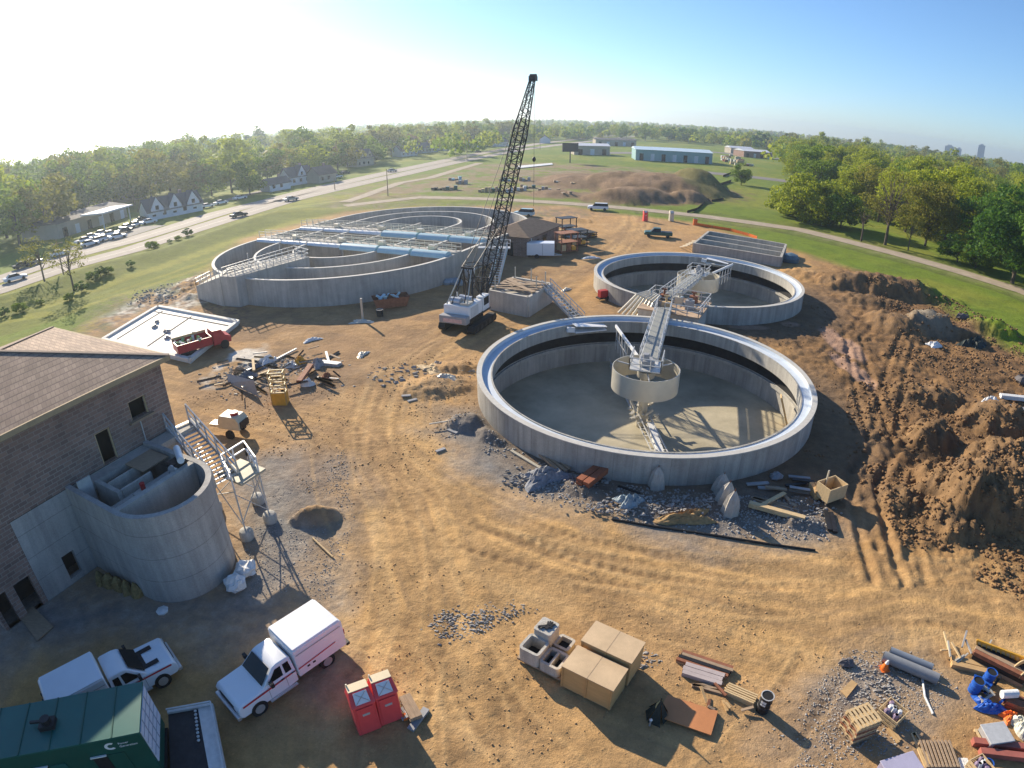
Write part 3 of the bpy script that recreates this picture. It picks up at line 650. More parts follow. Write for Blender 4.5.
# ribbed pipes / stair fan west of the platform
fan = thing('fan_of_conduits', 'fan of pale ribbed pipes sloping down from the railed platform', 'pipes', tuple(G(655, 303)), 0)
for i in range(7):
    a = Vector((16.1 + .1 * i, 66.6 - .38 * i, 2.9)); b_ = Vector((12.4 + .35 * i, 66.4 - .72 * i, .2))
    mid = a.lerp(b_, .45) + Vector((0, 0, .7)); mb = MB().tube(a, mid, .17, n=8, caps=False); mb.tube(mid, b_, .17, n=8, caps=False)
    obj('pipe', mb, M['cream'], fan, True, world=True)
# hand winch / red compressor left of the far tank
def red_pump(px, py):
    p = GP(px, py); t = thing('portable_pump', 'small dark red pump with a white wheel by the far round tank', 'pump', tuple(p), .4)
    obj('engine', MB().box(-.6, .6, -.4, .4, .4, 1.3), M['red'], t, bev=.05); obj('frame', MB().box(-.8, .8, -.45, .45, .25, .4), M['black'], t)
    for s in (-.5, .5):
        obj('wheel', MB().tube((.5, s - .08, .3), (.5, s + .08, .3), .3, n=16), M['dark'], t)
red_pump(603, 300)
# ---- low rectangular concrete basin at right rear
t = thing('rectangular_basin', 'long low open concrete basin with three bays beyond the far round tank', 'basin', (40.5, 104, 0))
c0, c1, c2, c3 = [G(*q, 1.7) for q in ((694, 243), (781, 257), (786, 244), (709, 231))]
for a, b_ in ((c0, c1), (c1, c2), (c2, c3), (c3, c0), (c0.lerp(c3, .33), c1.lerp(c2, .33)), (c0.lerp(c3, .66), c1.lerp(c2, .66))):
    obj('wall', MB().bar((a.x, a.y, .85), (b_.x, b_.y, .85), .4, 1.7), M['conc'], t, world=True)
obj('floor', MB().prism([c0[:2], c1[:2], c2[:2], c3[:2]], .02, .06), M['floor'], t, world=True)
st_ = MB()
for k in range(5): st_.bar(G(688 + k * 2.4, 245.5 - k * 1.2, 1.6), G(680 + k * 3, 247 - k * 1.5, .1), .14)
obj('step_rail', st_, M['cream'], t, world=True)
p = GP(790, 262)
solo('wrapped_load', MB().lathe((0, 0), [(.2, 0), (1.5, .1), (1.6, .7), (1.2, 1.3), (.3, 1.6)], 12), mat('blue_tarp_dark', (.10, .16, .20), .4, .3, 2, .4), 'rounded heap under a grey blue tarpaulin beside the long basin', 'tarpaulin', loc=tuple(p), world=False, smooth=True)

# ---- oval oxidation ditch
AX = (Vector(DB) - Vector(DA)).normalized(); NX = Vector((AX.y, -AX.x))      # long axis, right-hand side
def race(R, k0=0., k1=1., n=80):
    """points of an oval, going round from the near left"""
    pts = []; a0 = math.atan2(NX.y, NX.x)
    for i in range(n + 1):   # far end: from right side round to left
        a = a0 + math.pi * i / n; pts.append((DB[0] + R * math.cos(a), DB[1] + R * math.sin(a)))
    for i in range(n + 1):
        a = a0 + math.pi + math.pi * i / n; pts.append((DA[0] + R * math.cos(a), DA[1] + R * math.sin(a)))
    return pts
t = thing('oxidation_ditch', 'large oval concrete treatment basin with concentric channels and two crossing walkways', 'basin', (DA[0], DA[1], 0))
HW = 3.5
obj('outer_wall', MB().wallpath(race(19.5), .4, -.1, HW, closed=True), M['conc'], t, True, world=True)
obj('channel_wall', MB().wallpath(race(13.3), .35, .02, HW - .06, closed=True), M['conc'], t, True, world=True)
obj('channel_wall', MB().wallpath(race(7.4), .35, .02, HW - .06, closed=True), M['conc'], t, True, world=True)
obj('island_wall', MB().wallpath([DA, tuple(Vector(DA).lerp(Vector(DB), .5)), DB], .4, .02, HW - .06), M['conc'], t, world=True)
wt = MB()
for R_, z_ in ((19.5, HW), (13.3, HW - .06), (7.4, HW - .06)): wt.wallpath(race(R_), .46 if R_ > 15 else .38, z_ + .003, z_ + .06, closed=True)
obj('wall_coping', wt, mat('coping_light', (.60, .58, .52), .8, .08, 3), t, world=True)
fl = race(19.4); obj('channel_floor', MB().prism(fl, .0, .05), mat('ditch_floor', (.30, .24, .20), .9, .25, .3), t, world=True)
# channel floor damp film looks blue-grey in the outer channels
def cross(k, label):
    o = Vector(DA) + AX * k
    b = thing('crossing_walkway', label, 'walkway', (o.x, o.y, HW), math.atan2(NX.y, NX.x), 'walkways across the oval basin')
    obj('deck', MB().box(-19.8, 19.8, .0, 1.5, .07, .27), M['conc_lt'], b)
    rl = MB().rail([(-19.8, .05, .27), (19.8, .05, .27)], step=1.5, r=.04); rl.rail([(-19.8, 1.45, .27), (19.8, 1.45, .27)], step=1.5, r=.04); obj('handrail', rl, mat('cream_rail', (.72, .66, .52), .5, .08, 2), b)
    for s in (-1, 1):
        for (a0, a1) in ((.4, 7.2), (7.65, 13.1), (13.55, 19.2)):
            n = 10; V = []; rr_c = (1.0, .8) if s > 0 else (.6, .5)
            for xx in (s * a0, s * a1):
                for i in range(n + 1):
                    th = math.pi * i / n; V.append((xx, -.15 - rr_c[0] + rr_c[0] * math.cos(th), -.2 + rr_c[1] * math.sin(th)))
            F = [(i, i + 1, n + 2 + i, n + 1 + i) for i in range(n)] + [tuple(range(n + 1)), tuple(range(n + 1, 2 * n + 2))]
            obj('rotor_cover', MB().add(V, F), M['cover'] if s > 0 else M['white'], b, True)
    for xx in (-12, -2, 6, 15):
        obj('drive_unit', MB().box(xx, xx + 1.1, .3, 1.1, .28, .95), M['cream'], b, bev=.04)
    return b
cross(1.0, 'nearer walkway across the oval basin with pale blue rotor covers before it')
cross(11.5, 'farther walkway across the oval basin with pale blue rotor covers before it')
for k_, (px, py, z) in enumerate(((267, 225, 4.5), (324, 213, 4.5))):
    pass
# inlet block with railings at the near left end
t2 = thing('inlet_structure', 'raised concrete inlet channel with railings at the near left end of the oval basin', 'channel', (-37, 74, 0))
Pin = [(-37.6, 71.6), (-35.0, 70.9), (-28.2, 80.6), (-31.4, 83.5)]
obj('channel_block', MB().prism(Pin, .05, 4.1), M['conc'], t2, world=True)
rl = MB(); Pz = [Vector((a, b, 4.1)) for a, b in Pin]
rl.rail([Pz[0] * .97 + Pz[2] * .03, Pz[3]], step=1.2, r=.04); rl.rail([Pz[1], Pz[2], Pz[3]], step=1.2, r=.04); rl.rail([Pz[0].lerp(Pz[1], .5), Pz[2].lerp(Pz[3], .5)], step=1.2, r=.04)
obj('handrail', rl, M['steel'], t2, world=True)
Pa = [(-43.4, 75.2), (-37.65, 71.6), (-38.5, 77.8), (-43, 79)]
mb = MB(); V = [(a, b, 0) for a, b in Pa] + [(Pa[0][0], Pa[0][1], 2.0), (Pa[1][0], Pa[1][1], 4.0), (Pa[2][0], Pa[2][1], 4.0), (Pa[3][0], Pa[3][1], 2.0)]
mb.add(V, [(3, 2, 1, 0), (4, 5, 6, 7), (0, 1, 5, 4), (1, 2, 6, 5), (2, 3, 7, 6), (3, 0, 4, 7)]); obj('ramp_block', mb, M['conc_lt'], t2, world=True)
rl = MB().rail([V[4], V[5]], step=1.1, r=.04); rl.rail([V[4], V[7]], step=1.1, r=.04); obj('handrail', rl, M['steel'], t2, world=True)
for (px, py, hh) in ((249, 266, 3.2), (280, 252, 2.6), (296, 250, 3.0), (300, 247, 2.4)):
    p = G(px, py, 4.1); obj('gate_stem', MB().tube(p, p + Vector((0, 0, hh * .55)), .05), M['steel'], t2, world=True)
# stair down at the right end of the ditch walkway
p = G(490, 252, 3.6); q = G(487, 283, .05)
stt = thing('steel_stair', 'pale blue steel stairway down from the right end of the oval basin walkway', 'stairs', (q.x, q.y, 0))
p = Vector((-1.2, 85.5, 3.6)); q = Vector((-2.4, 78.5, .05)); sv = Vector((1, -.17, 0)).normalized()
sm = MB()
for s in (-.6, .6): sm.bar(p + sv * s, q + sv * s, .1, .35)
obj('stringer', sm, M['cover'], stt, world=True)
sm = MB()
for i in range(16):
    c_ = p.lerp(q, i / 15); sm.bar(c_ - sv * .6, c_ + sv * .6, .3, .05)
obj('tread', sm, M['steel'], stt, world=True)
sm = MB()
for s in (-.62, .62): sm.rail([p + sv * s, q + sv * s], step=1.4, r=.04)
sm.rail([p + Vector((-3.5, 1.8, 0)), p + Vector((1, 1.2, 0)), p + Vector((1, 0, 0))], step=1, r=.04); obj('handrail', sm, M['steel'], stt, world=True)
sm = MB().bar(p + Vector((-3.7, 1.3, -.05)), p + Vector((1, .8, -.05)), 1.3, .12); obj('landing', sm, M['steel'], stt, world=True)
# ---- small brick pump house
b0, b1_, b2_ = Vector((-.3, 99.2, 0)), Vector((2.6, 95.6, 0)), Vector((8.8, 108.5, 0))
t = thing('pump_house', 'small brown brick building with a dark hipped roof behind the crane', 'building', (b1_.x, b1_.y, 0))
u = (b2_ - b1_).normalized(); v = Vector((-u.y, u.x, 0)); L1, L2 = 13.5, 7.5
def brick(name, c1, c2, mortar, sc_=1.):
    m = bpy.data.materials.new(name); m.use_nodes = True; N = m.node_tree.nodes; L = m.node_tree.links; b = N['Principled BSDF']; b.inputs['Roughness'].default_value = .9
    tc = N.new('ShaderNodeTexCoord'); sp = N.new('ShaderNodeSeparateXYZ'); cb = N.new('ShaderNodeCombineXYZ'); L.new(tc.outputs['Object'], sp.inputs[0])
    ad = N.new('ShaderNodeMath'); L.new(sp.outputs[0], ad.inputs[0]); L.new(sp.outputs[1], ad.inputs[1]); L.new(ad.outputs[0], cb.inputs[0]); L.new(sp.outputs[2], cb.inputs[1])
    br = N.new('ShaderNodeTexBrick'); br.inputs['Scale'].default_value = sc_; br.inputs['Brick Width'].default_value = .62; br.inputs['Row Height'].default_value = .24; br.inputs['Mortar Size'].default_value = .022
    br.inputs['Color1'].default_value = (*c1, 1); br.inputs['Color2'].default_value = (*c2, 1); br.inputs['Mortar'].default_value = (*mortar, 1); br.inputs['Bias'].default_value = 0
    L.new(cb.outputs[0], br.inputs['Vector'])
    no = N.new('ShaderNodeTexNoise'); no.inputs['Scale'].default_value = .7; no.inputs['Detail'].default_value = 6; L.new(tc.outputs['Object'], no.inputs['Vector'])
    mr = N.new('ShaderNodeMapRange'); mr.inputs[1].default_value = .3; mr.inputs[2].default_value = .7; mr.inputs[3].default_value = .8; mr.inputs[4].default_value = 1.2; L.new(no.outputs['Fac'], mr.inputs[0])
    mx = N.new('ShaderNodeMix'); mx.data_type = 'RGBA'; mx.blend_type = 'MULTIPLY'; mx.inputs[0].default_value = 1; L.new(br.outputs['Color'], mx.inputs[6]); L.new(mr.outputs[0], mx.inputs[7]); L.new(mx.outputs[2], b.inputs['Base Color'])
    bp = N.new('ShaderNodeBump'); bp.inputs['Distance'].default_value = .03; bp.inputs['Strength'].default_value = .6; L.new(br.outputs['Fac'], bp.inputs['Height']); bp.invert = True; L.new(bp.outputs[0], b.inputs['Normal'])
    return m
M['brick'] = brick('brown_brick', (.31, .20, .155), (.20, .13, .105), (.33, .28, .24))
M['shingle'] = brick('roof_shingle', (.38, .27, .19), (.28, .195, .14), (.19, .13, .10), 1.8)
M['roofbrown'] = mat('roof_brown', (.185, .13, .09), .9, .2, 1.5, .2)
def house(t, o, u, v, L1, L2, h, rh, wall, roof, over=.5, inset=None, chim=False):
    """walls of a box plan with a hipped roof; o one base corner, u and v its sides"""
    mb = MB(); C4 = [o, o + u * L1, o + u * L1 + v * L2, o + v * L2]; mb.prism([p[:2] for p in C4], o.z, o.z + h, top=False); obj('wall', mb, wall, t, world=True)
    E_ = [o - u * over - v * over, o + u * (L1 + over) - v * over, o + u * (L1 + over) + v * (L2 + over), o - u * over + v * (L2 + over)]
    ins = L2 / 2 if inset is None else inset
    r0, r1 = o + u * ins + v * L2 / 2, o + u * (L1 - ins) + v * L2 / 2; z = o.z + h; up = lambda p, q: (p.x, p.y, q)
    V = [up(p, z) for p in E_] + [up(p, z + .14) for p in E_] + [up(r0, z + rh), up(r1, z + rh)]
    r = obj('roof', MB().add(V, [(3, 2, 1, 0), (0, 1, 5, 4), (1, 2, 6, 5), (2, 3, 7, 6), (3, 0, 4, 7), (4, 5, 9, 8), (5, 6, 9), (6, 7, 8, 9), (7, 4, 8)]), roof, t, world=True)
    return r
house(t, b1_, u, v, L1, L2, 3.1, 1.7, M['brick'], M['roofbrown'], .5)
for k, (s_, w_, h_) in enumerate(((3.2, 1.1, 2.2), (6.2, 1.4, 1.6))):
    a = b1_ + u * s_ - v * .02; obj('door' if k == 0 else 'window', MB().bar((a.x, a.y, h_ / 2 + (.05 if k == 0 else .9)), tuple((a + u * w_)[:2]) + (h_ / 2 + (.05 if k == 0 else .9),), .08, h_), M['glass'], t, world=True)
a = b1_ + v * 2.6 - u * .02; obj('door', MB().bar((a.x, a.y, 1.1), ((a + v * 1.1).x, (a + v * 1.1).y, 1.1), .08, 2.2), M['glass'], t, world=True)
obj('downpipe', MB().tube((b1_ + u * 1.2 - v * .08), (b1_ + u * 1.2 - v * .08 + Vector((0, 0, 3))), .06), M['white'], t, world=True)
# ---- concrete valve chamber with stairs beside the crane
t = thing('valve_chamber', 'square raised concrete chamber with plank roof and outside stairs right of the crane', 'chamber', (0, 70, 0))
q = [G(*p)[:2] for p in ((489, 309), (528, 317), (551, 302))]; q0, q1, q2 = [Vector((a[0], a[1], 0)) for a in q]; q3 = q0 + (q2 - q1)
mb = MB()
for a, b_ in ((q0, q1), (q1, q2), (q2, q3), (q3, q0)): mb.bar((a.x, a.y, 1.2), (b_.x, b_.y, 1.2), .35, 2.4)
mb2 = MB().prism([tuple(p[:2]) for p in (q0, q1, q2, q3)], -.1, 2.0); obj('wall', mb, M['conc_lt'], t, world=True); obj('infill', mb2, M['conc_lt'], t, world=True)
rp = MB(); random.seed(5)
for i in range(14):
    a = q0.lerp(q3, random.random() * .8 + .1); b_ = q1.lerp(q2, random.random() * .8 + .1); rp.bar((a.x, a.y, 2.45 + i * .012), (b_.x, b_.y, 2.47 + i * .012), .35, .07)
obj('roof_plank', rp, M['wood2'], t, world=True)
for f, g_ in ((.1, .1), (.1, .9), (.9, .9), (.9, .5), (.5, .95)):
    a = q0.lerp(q1, f).lerp(q3.lerp(q2, f), g_); obj('post', MB().tube((a.x, a.y, 2.3), (a.x, a.y, 3.9), .08), M['cream'], t, world=True)
a = q1.lerp(q2, .75); d = (G(580, 322) - Vector((a.x, a.y, 0))); d = Vector((d.x, d.y, 0)); sv = Vector((-d.y, d.x, 0)).normalized()
top = Vector((a.x, a.y, 2.35)); bot = Vector((a.x + d.x, a.y + d.y, .05)); sm = MB()
for s in (-.6, .6): sm.bar(top + sv * s, bot + sv * s, .12, .35)
for i in range(13):
    c_ = top.lerp(bot, i / 12); sm.bar(c_ - sv * .6, c_ + sv * .6, .32, .05)
so_ = obj('stair', sm, M['steel'], t, world=True); rl = MB()
for s in (-.62, .62): rl.rail([top + sv * s, bot + sv * s], step=1.4, r=.035, h=.95)
obj('handrail', rl, M['steel'], so_, world=True)
# ---- white concrete slab foundation at left
t = thing('foundation_slab', 'bright white concrete slab with curb walls beside the brick building', 'foundation', (-40, 61, 0))
s0, s1, s2, s3 = [G(*p, .4) for p in ((103, 340), (190, 360), (238, 322), (158, 307))]
obj('slab', MB().prism([tuple(p[:2]) for p in (s0, s1, s2, s3)], -.1, .36), mat('new_concrete', (.80, .76, .68), .7, .06, .6), t, world=True)
cb = MB()
for a, b_ in ((s0, s1), (s1, s2), (s2, s3), (s3, s0)): cb.bar((a.x, a.y, .45), (b_.x, b_.y, .45), .5, .35)
obj('curb_wall', cb, mat('curb_concrete', (.68, .65, .58), .8, .1, 1), t, world=True)
tr = MB()
for f in (.12, .5): tr.bar(s3.lerp(s2, f).lerp(s0.lerp(s1, f), .08) + Vector((0, 0, -.02)), s3.lerp(s2, f).lerp(s0.lerp(s1, f), .92) + Vector((0, 0, -.02)), .22, .05)
tr.bar(s3.lerp(s0, .13).lerp(s2.lerp(s1, .13), .05) + Vector((0, 0, -.017)), s3.lerp(s0, .13).lerp(s2.lerp(s1, .13), .95) + Vector((0, 0, -.017)), .22, .05)
obj('trench', tr, mat('trench_dark', (.12, .11, .10), .9, .1, 1), t, world=True)
random.seed(11)
for k in range(6):
    f, g_ = random.uniform(.2, .8), random.uniform(.2, .8); p = s3.lerp(s2, f).lerp(s0.lerp(s1, f), g_); p.z = .36
    mb = MB()
    for i in range(3): mb.box(-.3 + i * .2, -.05 + i * .22, -.25, .2, 0, .25 + .15 * (i % 2))
    solo('material_bundle', mb, M['grey'], 'small dark bundle of material lying on the white slab', 'bundle', 'bundles on the white slab', loc=tuple(p), rz=k, world=False)
# ================================================================ BRICK BUILDING AND HALF-ROUND TANK (left)
K0 = Vector((-20.7, 29.9, 0)); wv = Vector((-.400, -.9165, 0)); nv_ = Vector((.9165, -.400, 0))
def W(s, d, z): p = K0 + wv * s + nv_ * d; return Vector((p.x, p.y, z))     # along the wall, out from it, up
t = thing('brick_building', 'big brown brick building with a pyramid roof and concrete lower wall', 'building', tuple(K0))
S = 14.1
def quad(mb, a, b, c, d, mi=0): return mb.add([a, b, c, d], [(0, 1, 2, 3)], mi)
def wall_with_holes(s0, s1, z0, z1, holes, d=0., th=.35):
    """outer wall facing the yard, real openings with reveals"""
    ss = sorted({s0, s1, *[h[0] for h in holes], *[h[1] for h in holes]}); zs = sorted({z0, z1, *[h[2] for h in holes], *[h[3] for h in holes]})
    mb = MB()
    for i in range(len(ss) - 1):
        for j in range(len(zs) - 1):
            cs, cz = (ss[i] + ss[i + 1]) / 2, (zs[j] + zs[j + 1]) / 2
            if any(h[0] < cs < h[1] and h[2] < cz < h[3] for h in holes): continue
            quad(mb, W(ss[i + 1], d, zs[j]), W(ss[i], d, zs[j]), W(ss[i], d, zs[j + 1]), W(ss[i + 1], d, zs[j + 1]))
    for h in holes:
        a, b, c, e = h
        quad(mb, W(a, d, c), W(b, d, c), W(b, d - th, c), W(a, d - th, c)); quad(mb, W(a, d, e), W(b, d, e), W(b, d - th, e), W(a, d - th, e))
        quad(mb, W(a, d, c), W(a, d, e), W(a, d - th, e), W(a, d - th, c)); quad(mb, W(b, d, c), W(b, d, e), W(b, d - th, e), W(b, d - th, c))
    return mb
ZC = 5.35
holes_up = [(1.55, 2.75, 7.0, 8.15), (4.3, 5.3, ZC + .05, 7.35)]
mb = wall_with_holes(0, S, ZC, 9.7, holes_up)
# other three sides
A_, B_, C_, D_ = W(0, 0, 0), W(0, -S, 0), W(S, -S, 0), W(S, 0, 0)
for p, q in ((A_, B_), (B_, C_), (C_, D_)):
    quad(mb, Vector((p.x, p.y, -.2)), Vector((q.x, q.y, -.2)), Vector((q.x, q.y, 9.7)), Vector((p.x, p.y, 9.7)))
obj('brick_wall', mb, M['brick'], t, world=True)
obj('concrete_wall', wall_with_holes(0, 11.4, -.2, ZC - .003, [(8.9, 9.7, .35, 1.9)], .06), M['conc_panel'], t, world=True)
obj('lower_brick_wall', wall_with_holes(11.4, S, -.2, ZC - .003, [(11.7, 12.7, 0, 2.1), (13.2, 13.9, 0, 2.1)], .02), M['brick'], t, world=True)
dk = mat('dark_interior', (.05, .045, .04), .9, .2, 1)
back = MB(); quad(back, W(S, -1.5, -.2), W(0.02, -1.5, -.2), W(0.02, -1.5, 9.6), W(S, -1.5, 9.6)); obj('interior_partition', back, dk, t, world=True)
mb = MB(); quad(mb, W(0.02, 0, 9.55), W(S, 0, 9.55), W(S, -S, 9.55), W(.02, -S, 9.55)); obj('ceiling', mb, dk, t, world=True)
ov = .45; Z0 = 9.72
E4 = [W(-ov, ov, Z0), W(-ov, -S - ov, Z0), W(S + ov, -S - ov, Z0), W(S + ov, ov, Z0)]
ap0, ap1 = W(S / 2 - .5, -S / 2, 11.75), W(S / 2 + .5, -S / 2, 11.75)
V = E4 + [v + Vector((0, 0, .18)) for v in E4] + [ap0, ap1]
roof = obj('roof', MB().add(V, [(0, 1, 2, 3), (4, 0, 3, 7), (5, 1, 0, 4), (6, 2, 1, 5), (7, 3, 2, 6), (4, 5, 8), (5, 6, 9, 8), (6, 7, 9), (7, 4, 8, 9)]), M['shingle'], t, world=True)
fb = MB()
for a, b in zip(E4, E4[1:] + E4[:1]): fb.bar(a + Vector((0, 0, .05)), b + Vector((0, 0, .05)), .12, .3)
obj('fascia_board', fb, mat('fascia_tan', (.42, .32, .19), .8, .12, 3), t, world=True)
rc = MB()
for a in (V[4], V[7]): rc.bar(a + Vector((0, 0, .03)), (ap0 if a is V[4] else ap1) + Vector((0, 0, .03)), .3, .06)
rc.bar(V[5] + Vector((0, 0, .03)), ap0 + Vector((0, 0, .03)), .3, .06); obj('ridge_cap', rc, mat('ridge_cap', (.25, .19, .15), .9, .2, 4), roof, world=True)
obj('apex_cap', MB().bar(ap0 + Vector((0, 0, .06)), ap1 + Vector((0, 0, .06)), .5, .12), M['steel'], roof, world=True)
for (a0, a1, z0_, z1_) in holes_up:
    for (p_, q_) in ((W(a0, -.1, z0_), W(a0, -.1, z1_)), (W(a1, -.1, z0_), W(a1, -.1, z1_)), (W(a0, -.1, z1_), W(a1, -.1, z1_))): obj('window_frame', MB().bar(p_, q_, .07, .12), M['wood3'], t, world=True)
ls = MB().bar(W(1.3, .12, 6.93), W(3.0, .12, 6.93), .3, .1); obj('window_sill', ls, M['wood2'], t, world=True)
obj('conduit', MB().tube(W(2.3, .06, 5.5), W(2.3, .06, 6.9), .04), M['steel'], t, world=True)
obj('window_frame', MB().bar(W(5.28, -.05, 5.5), W(5.28, -.05, 7.3), .06, .08), M['wood3'], t, world=True)
# ---- half-round tank against the wall
t = thing('half_round_tank', 'tall half-round concrete tank built against the brick building', 'tank', tuple(W(5.1, 3, 0)))
RH, TH, CS, CD = 2.85, .32, 5.1, 4.97
def dshape(r, d0):
    P = [(CS - r, d0)] + [(CS - r * math.cos(math.pi * i / 40), CD + r * math.sin(math.pi * i / 40)) for i in range(41)] + [(CS + r, d0)]
    return [W(a, b, 0) for a, b in P]
outer = dshape(RH, .065); inner = dshape(RH - TH, .07)
mb = MB(); n = len(outer); HT = 5.5
V = []
for o_, i_ in zip(outer, inner):
    for p, z in ((o_, -.1), (o_, HT), (i_, HT), (i_, 1.)): V.append((p.x, p.y, z))
F = []
for i in range(n - 1):
    for q_ in range(3): F.append((4 * i + q_, 4 * i + q_ + 1, 4 * (i + 1) + q_ + 1, 4 * (i + 1) + q_))
obj('shell', mb.add(V, F), M['conc_panel'], t, True, world=True)
def wbox(s0, s1, d0, d1, z0, z1):
    m = MB(); a = [W(s0, d0, z0), W(s1, d0, z0), W(s1, d1, z0), W(s0, d1, z0), W(s0, d0, z1), W(s1, d0, z1), W(s1, d1, z1), W(s0, d1, z1)]
    return m.add(a, [(3, 2, 1, 0), (4, 5, 6, 7), (0, 1, 5, 4), (1, 2, 6, 5), (2, 3, 7, 6), (3, 0, 4, 7)])
r_ = RH - TH
obj('floor', MB().prism([tuple(p[:2]) for p in dshape(r_ + .05, .07)], 1.9, 2.2), M['floor'], t, world=True)
obj('cross_wall', wbox(CS - r_ + .01, CS + r_ - .01, 4.55, 4.95, 2.2, HT - .02), M['conc'], t, world=True)
obj('channel_wall', wbox(CS - r_ + .01, CS + r_ - .01, 3.3, 3.6, 2.2, HT - .6), M['conc'], t, world=True)
obj('side_slab', wbox(CS - r_ + .01, CS + .2, 3.61, 4.54, 4.6, 4.9), M['conc'], t, world=True)
obj('wall_ledge', wbox(-1.2, CS - RH - .01, .065, 1.1, 4.9, 5.3), M['conc_lt'], t, world=True)
obj('wall_ledge', wbox(CS - r_ + .01, CS + r_ - .3, .08, .9, 4.9, 5.3), M['conc'], t, world=True)
obj('divider', wbox(CS + 1.25, CS + 1.5, .91, 3.29, 2.2, HT - .1), M['conc'], t, world=True)
obj('weir_box', wbox(CS - .9, CS + 1.1, 1.6, 1.75, 3, HT - .25), M['conc_lt'], t, world=True)
obj('weir_box', wbox(CS - .9, CS + 1.1, 2.9, 3.05, 3, HT - .25), M['conc_lt'], t, world=True)
solo('plywood_sheet', wbox(CS - 2.4, CS - .6, .95, 2.7, HT - .22, HT - .16), M['wood2'], 'pale plywood sheet covering the corner of the half-round tank', 'board', loc=tuple(W(CS - 1.5, 2, HT - .2)))
pmp = thing('hoist_motor', 'black motor with a white cylinder on the rim of the half-round tank', 'motor', tuple(W(CS - 2.0, 4.4, HT)))
obj('body', wbox(CS - 2.35, CS - 1.5, 3.8, 4.6, HT - .9, HT + .25), M['black'], pmp, world=True, bev=.05)
obj('cylinder', MB().tube(W(CS - 2.6, 3.5, HT + .45), W(CS - 1.8, 4.9, HT + .5), .2, n=16), M['white'], pmp, True, world=True)
obj('wheel', MB().tube(W(CS - 1.55, 4.35, HT - .05), W(CS - 1.4, 4.4, HT - .05), .28, n=16), M['silver'], pmp, world=True)
bx = thing('gate_actuator', 'small grey actuator with a red cap inside the half-round tank', 'actuator', tuple(W(CS + .3, 3.9, 4.9)))
obj('base', wbox(CS + .0, CS + .9, 3.7, 4.3, 4.902, 5.1), M['conc_lt'], bx, world=True); obj('cap', MB().tube(W(CS + .3, 3.9, 5.1), W(CS + .3, 3.9, 5.5), .14), M['red'], bx, world=True)
lad = thing('open_hatch', 'white framed hatch opening against the wall beside the half-round tank', 'hatch', tuple(W(8.2, .8, 5.3)))
# hatch platform left of the tank top
obj('frame', wbox(CS + r_ - .85, CS + r_ - .02, .95, 1.05, 4.2, 5.9), M['steel'], lad, world=True)
obj('grate', wbox(CS + 1.6, CS + r_ - .02, 1.06, 3.2, 4.1, 4.16), M['black'], lad, world=True)
# ---- stair bridge and platform tower
t = thing('stair_tower', 'galvanised stair and railed landing on tall thin legs beside the half-round tank', 'stair tower', tuple(G(250, 520)))
zP = 3.5; c0, c1, c2, c3 = [G(*p, zP) for p in ((234, 489), (259, 473), (247, 456), (224, 471))]
obj('landing', MB().bar((c0 + c3) / 2, (c1 + c2) / 2, (c0 - c3).length, .14), mat('landing_plate', (.42, .38, .28), .6, .15, 2), t, world=True)
rl = MB().rail([c0, c3], step=1, r=.035); rl.rail([c3, c2, c1], step=.8, r=.04)
obj('handrail', rl, M['white'], t, world=True)
a = G(178, 424, 5.45); b_ = (c0 + c3) / 2 + (c0 - c1).normalized() * .1; b_.z = zP
d = (b_ - a); sv = Vector((-d.y, d.x, 0)).normalized()
sm = MB()
for s in (-.75, .75): sm.bar(a + sv * s, b_ + sv * s, .1, .3)
sst = obj('stair_flight', sm, M['steel'], t, world=True)
tm = MB()
for i in range(17): c_ = a.lerp(b_, (i + .5) / 17); tm.bar(c_ - sv * .7, c_ + sv * .7, .19, .04)
obj('tread', tm, M['steel'], sst, world=True)
rl = MB()
for s in (-.78, .78): rl.rail([a + sv * s, b_ + sv * s], step=1.1, r=.04, rails=2)
obj('handrail', rl, M['steel'], t, world=True)
feet = [G(257, 512, .0), G(270, 519, .0), G(237, 547, .0), G(213, 492, .0)]
feet[3] = W(-.8, 3.6, 0)
tops = [c2, c1, c0, b_.lerp(a, .55)]
for f_, tp in zip(feet, tops):
    obj('pier', MB().lathe((0, 0), [(.42, 0), (.44, .45), (.36, .62), (.15, .7)], 16).xf(Matrix.Translation((tp.x, tp.y, 0))), M['conc'], t, True, world=True)
    obj('leg', MB().tube((tp.x, tp.y, .6), tp, .05), M['steel'], t, world=True)
xb = MB()
for i in range(4):
    p, q = tops[i], tops[(i + 1) % 4]
    xb.bar((p.x, p.y, .9), (q.x, q.y, 3.1), .05); xb.bar((p.x, p.y, 3.3), (q.x, q.y, 1.2), .05)
obj('cross_brace', xb, M['steel'], t, world=True)
# bags by the half-round tank
def bag(px, py, label, s=1.):
    p = GP(px, py); mb = MB(); random.seed(int(px)); n = 14; prof = []
    for k in range(7):
        f = k / 6; prof.append((.62 * math.sin(.35 + f * 2.5) ** .6, f * .75))
    m = MB().lathe((0, 0), prof, n); m.v = [(x * random.uniform(.72, 1.2), y * random.uniform(.72, 1.2), z * random.uniform(.85, 1.2)) for x, y, z in m.v]
    return solo('white_sack', m, M['bag'], label, 'sack', 'white bulk sacks by the half-round tank', loc=tuple(p), world=False)
bag(247, 574, 'larger sunlit white bulk sack at the foot of the half-round tank')
bag(237, 588, 'crumpled white bulk sack in the shade at the foot of the half-round tank')
p = GP(163, 612); solo('plastic_scrap', MB().lathe((0, 0), [(.3, 0), (.35, .12), (.1, .2)], 7), M['bag'], 'scrap of white plastic on the dark ground below the half-round tank', 'plastic scrap', loc=tuple(p), world=False)
a, b_, c_, d_ = [GP(*q, .06) for q in ((18, 615), (34, 608), (54, 628), (38, 642))]
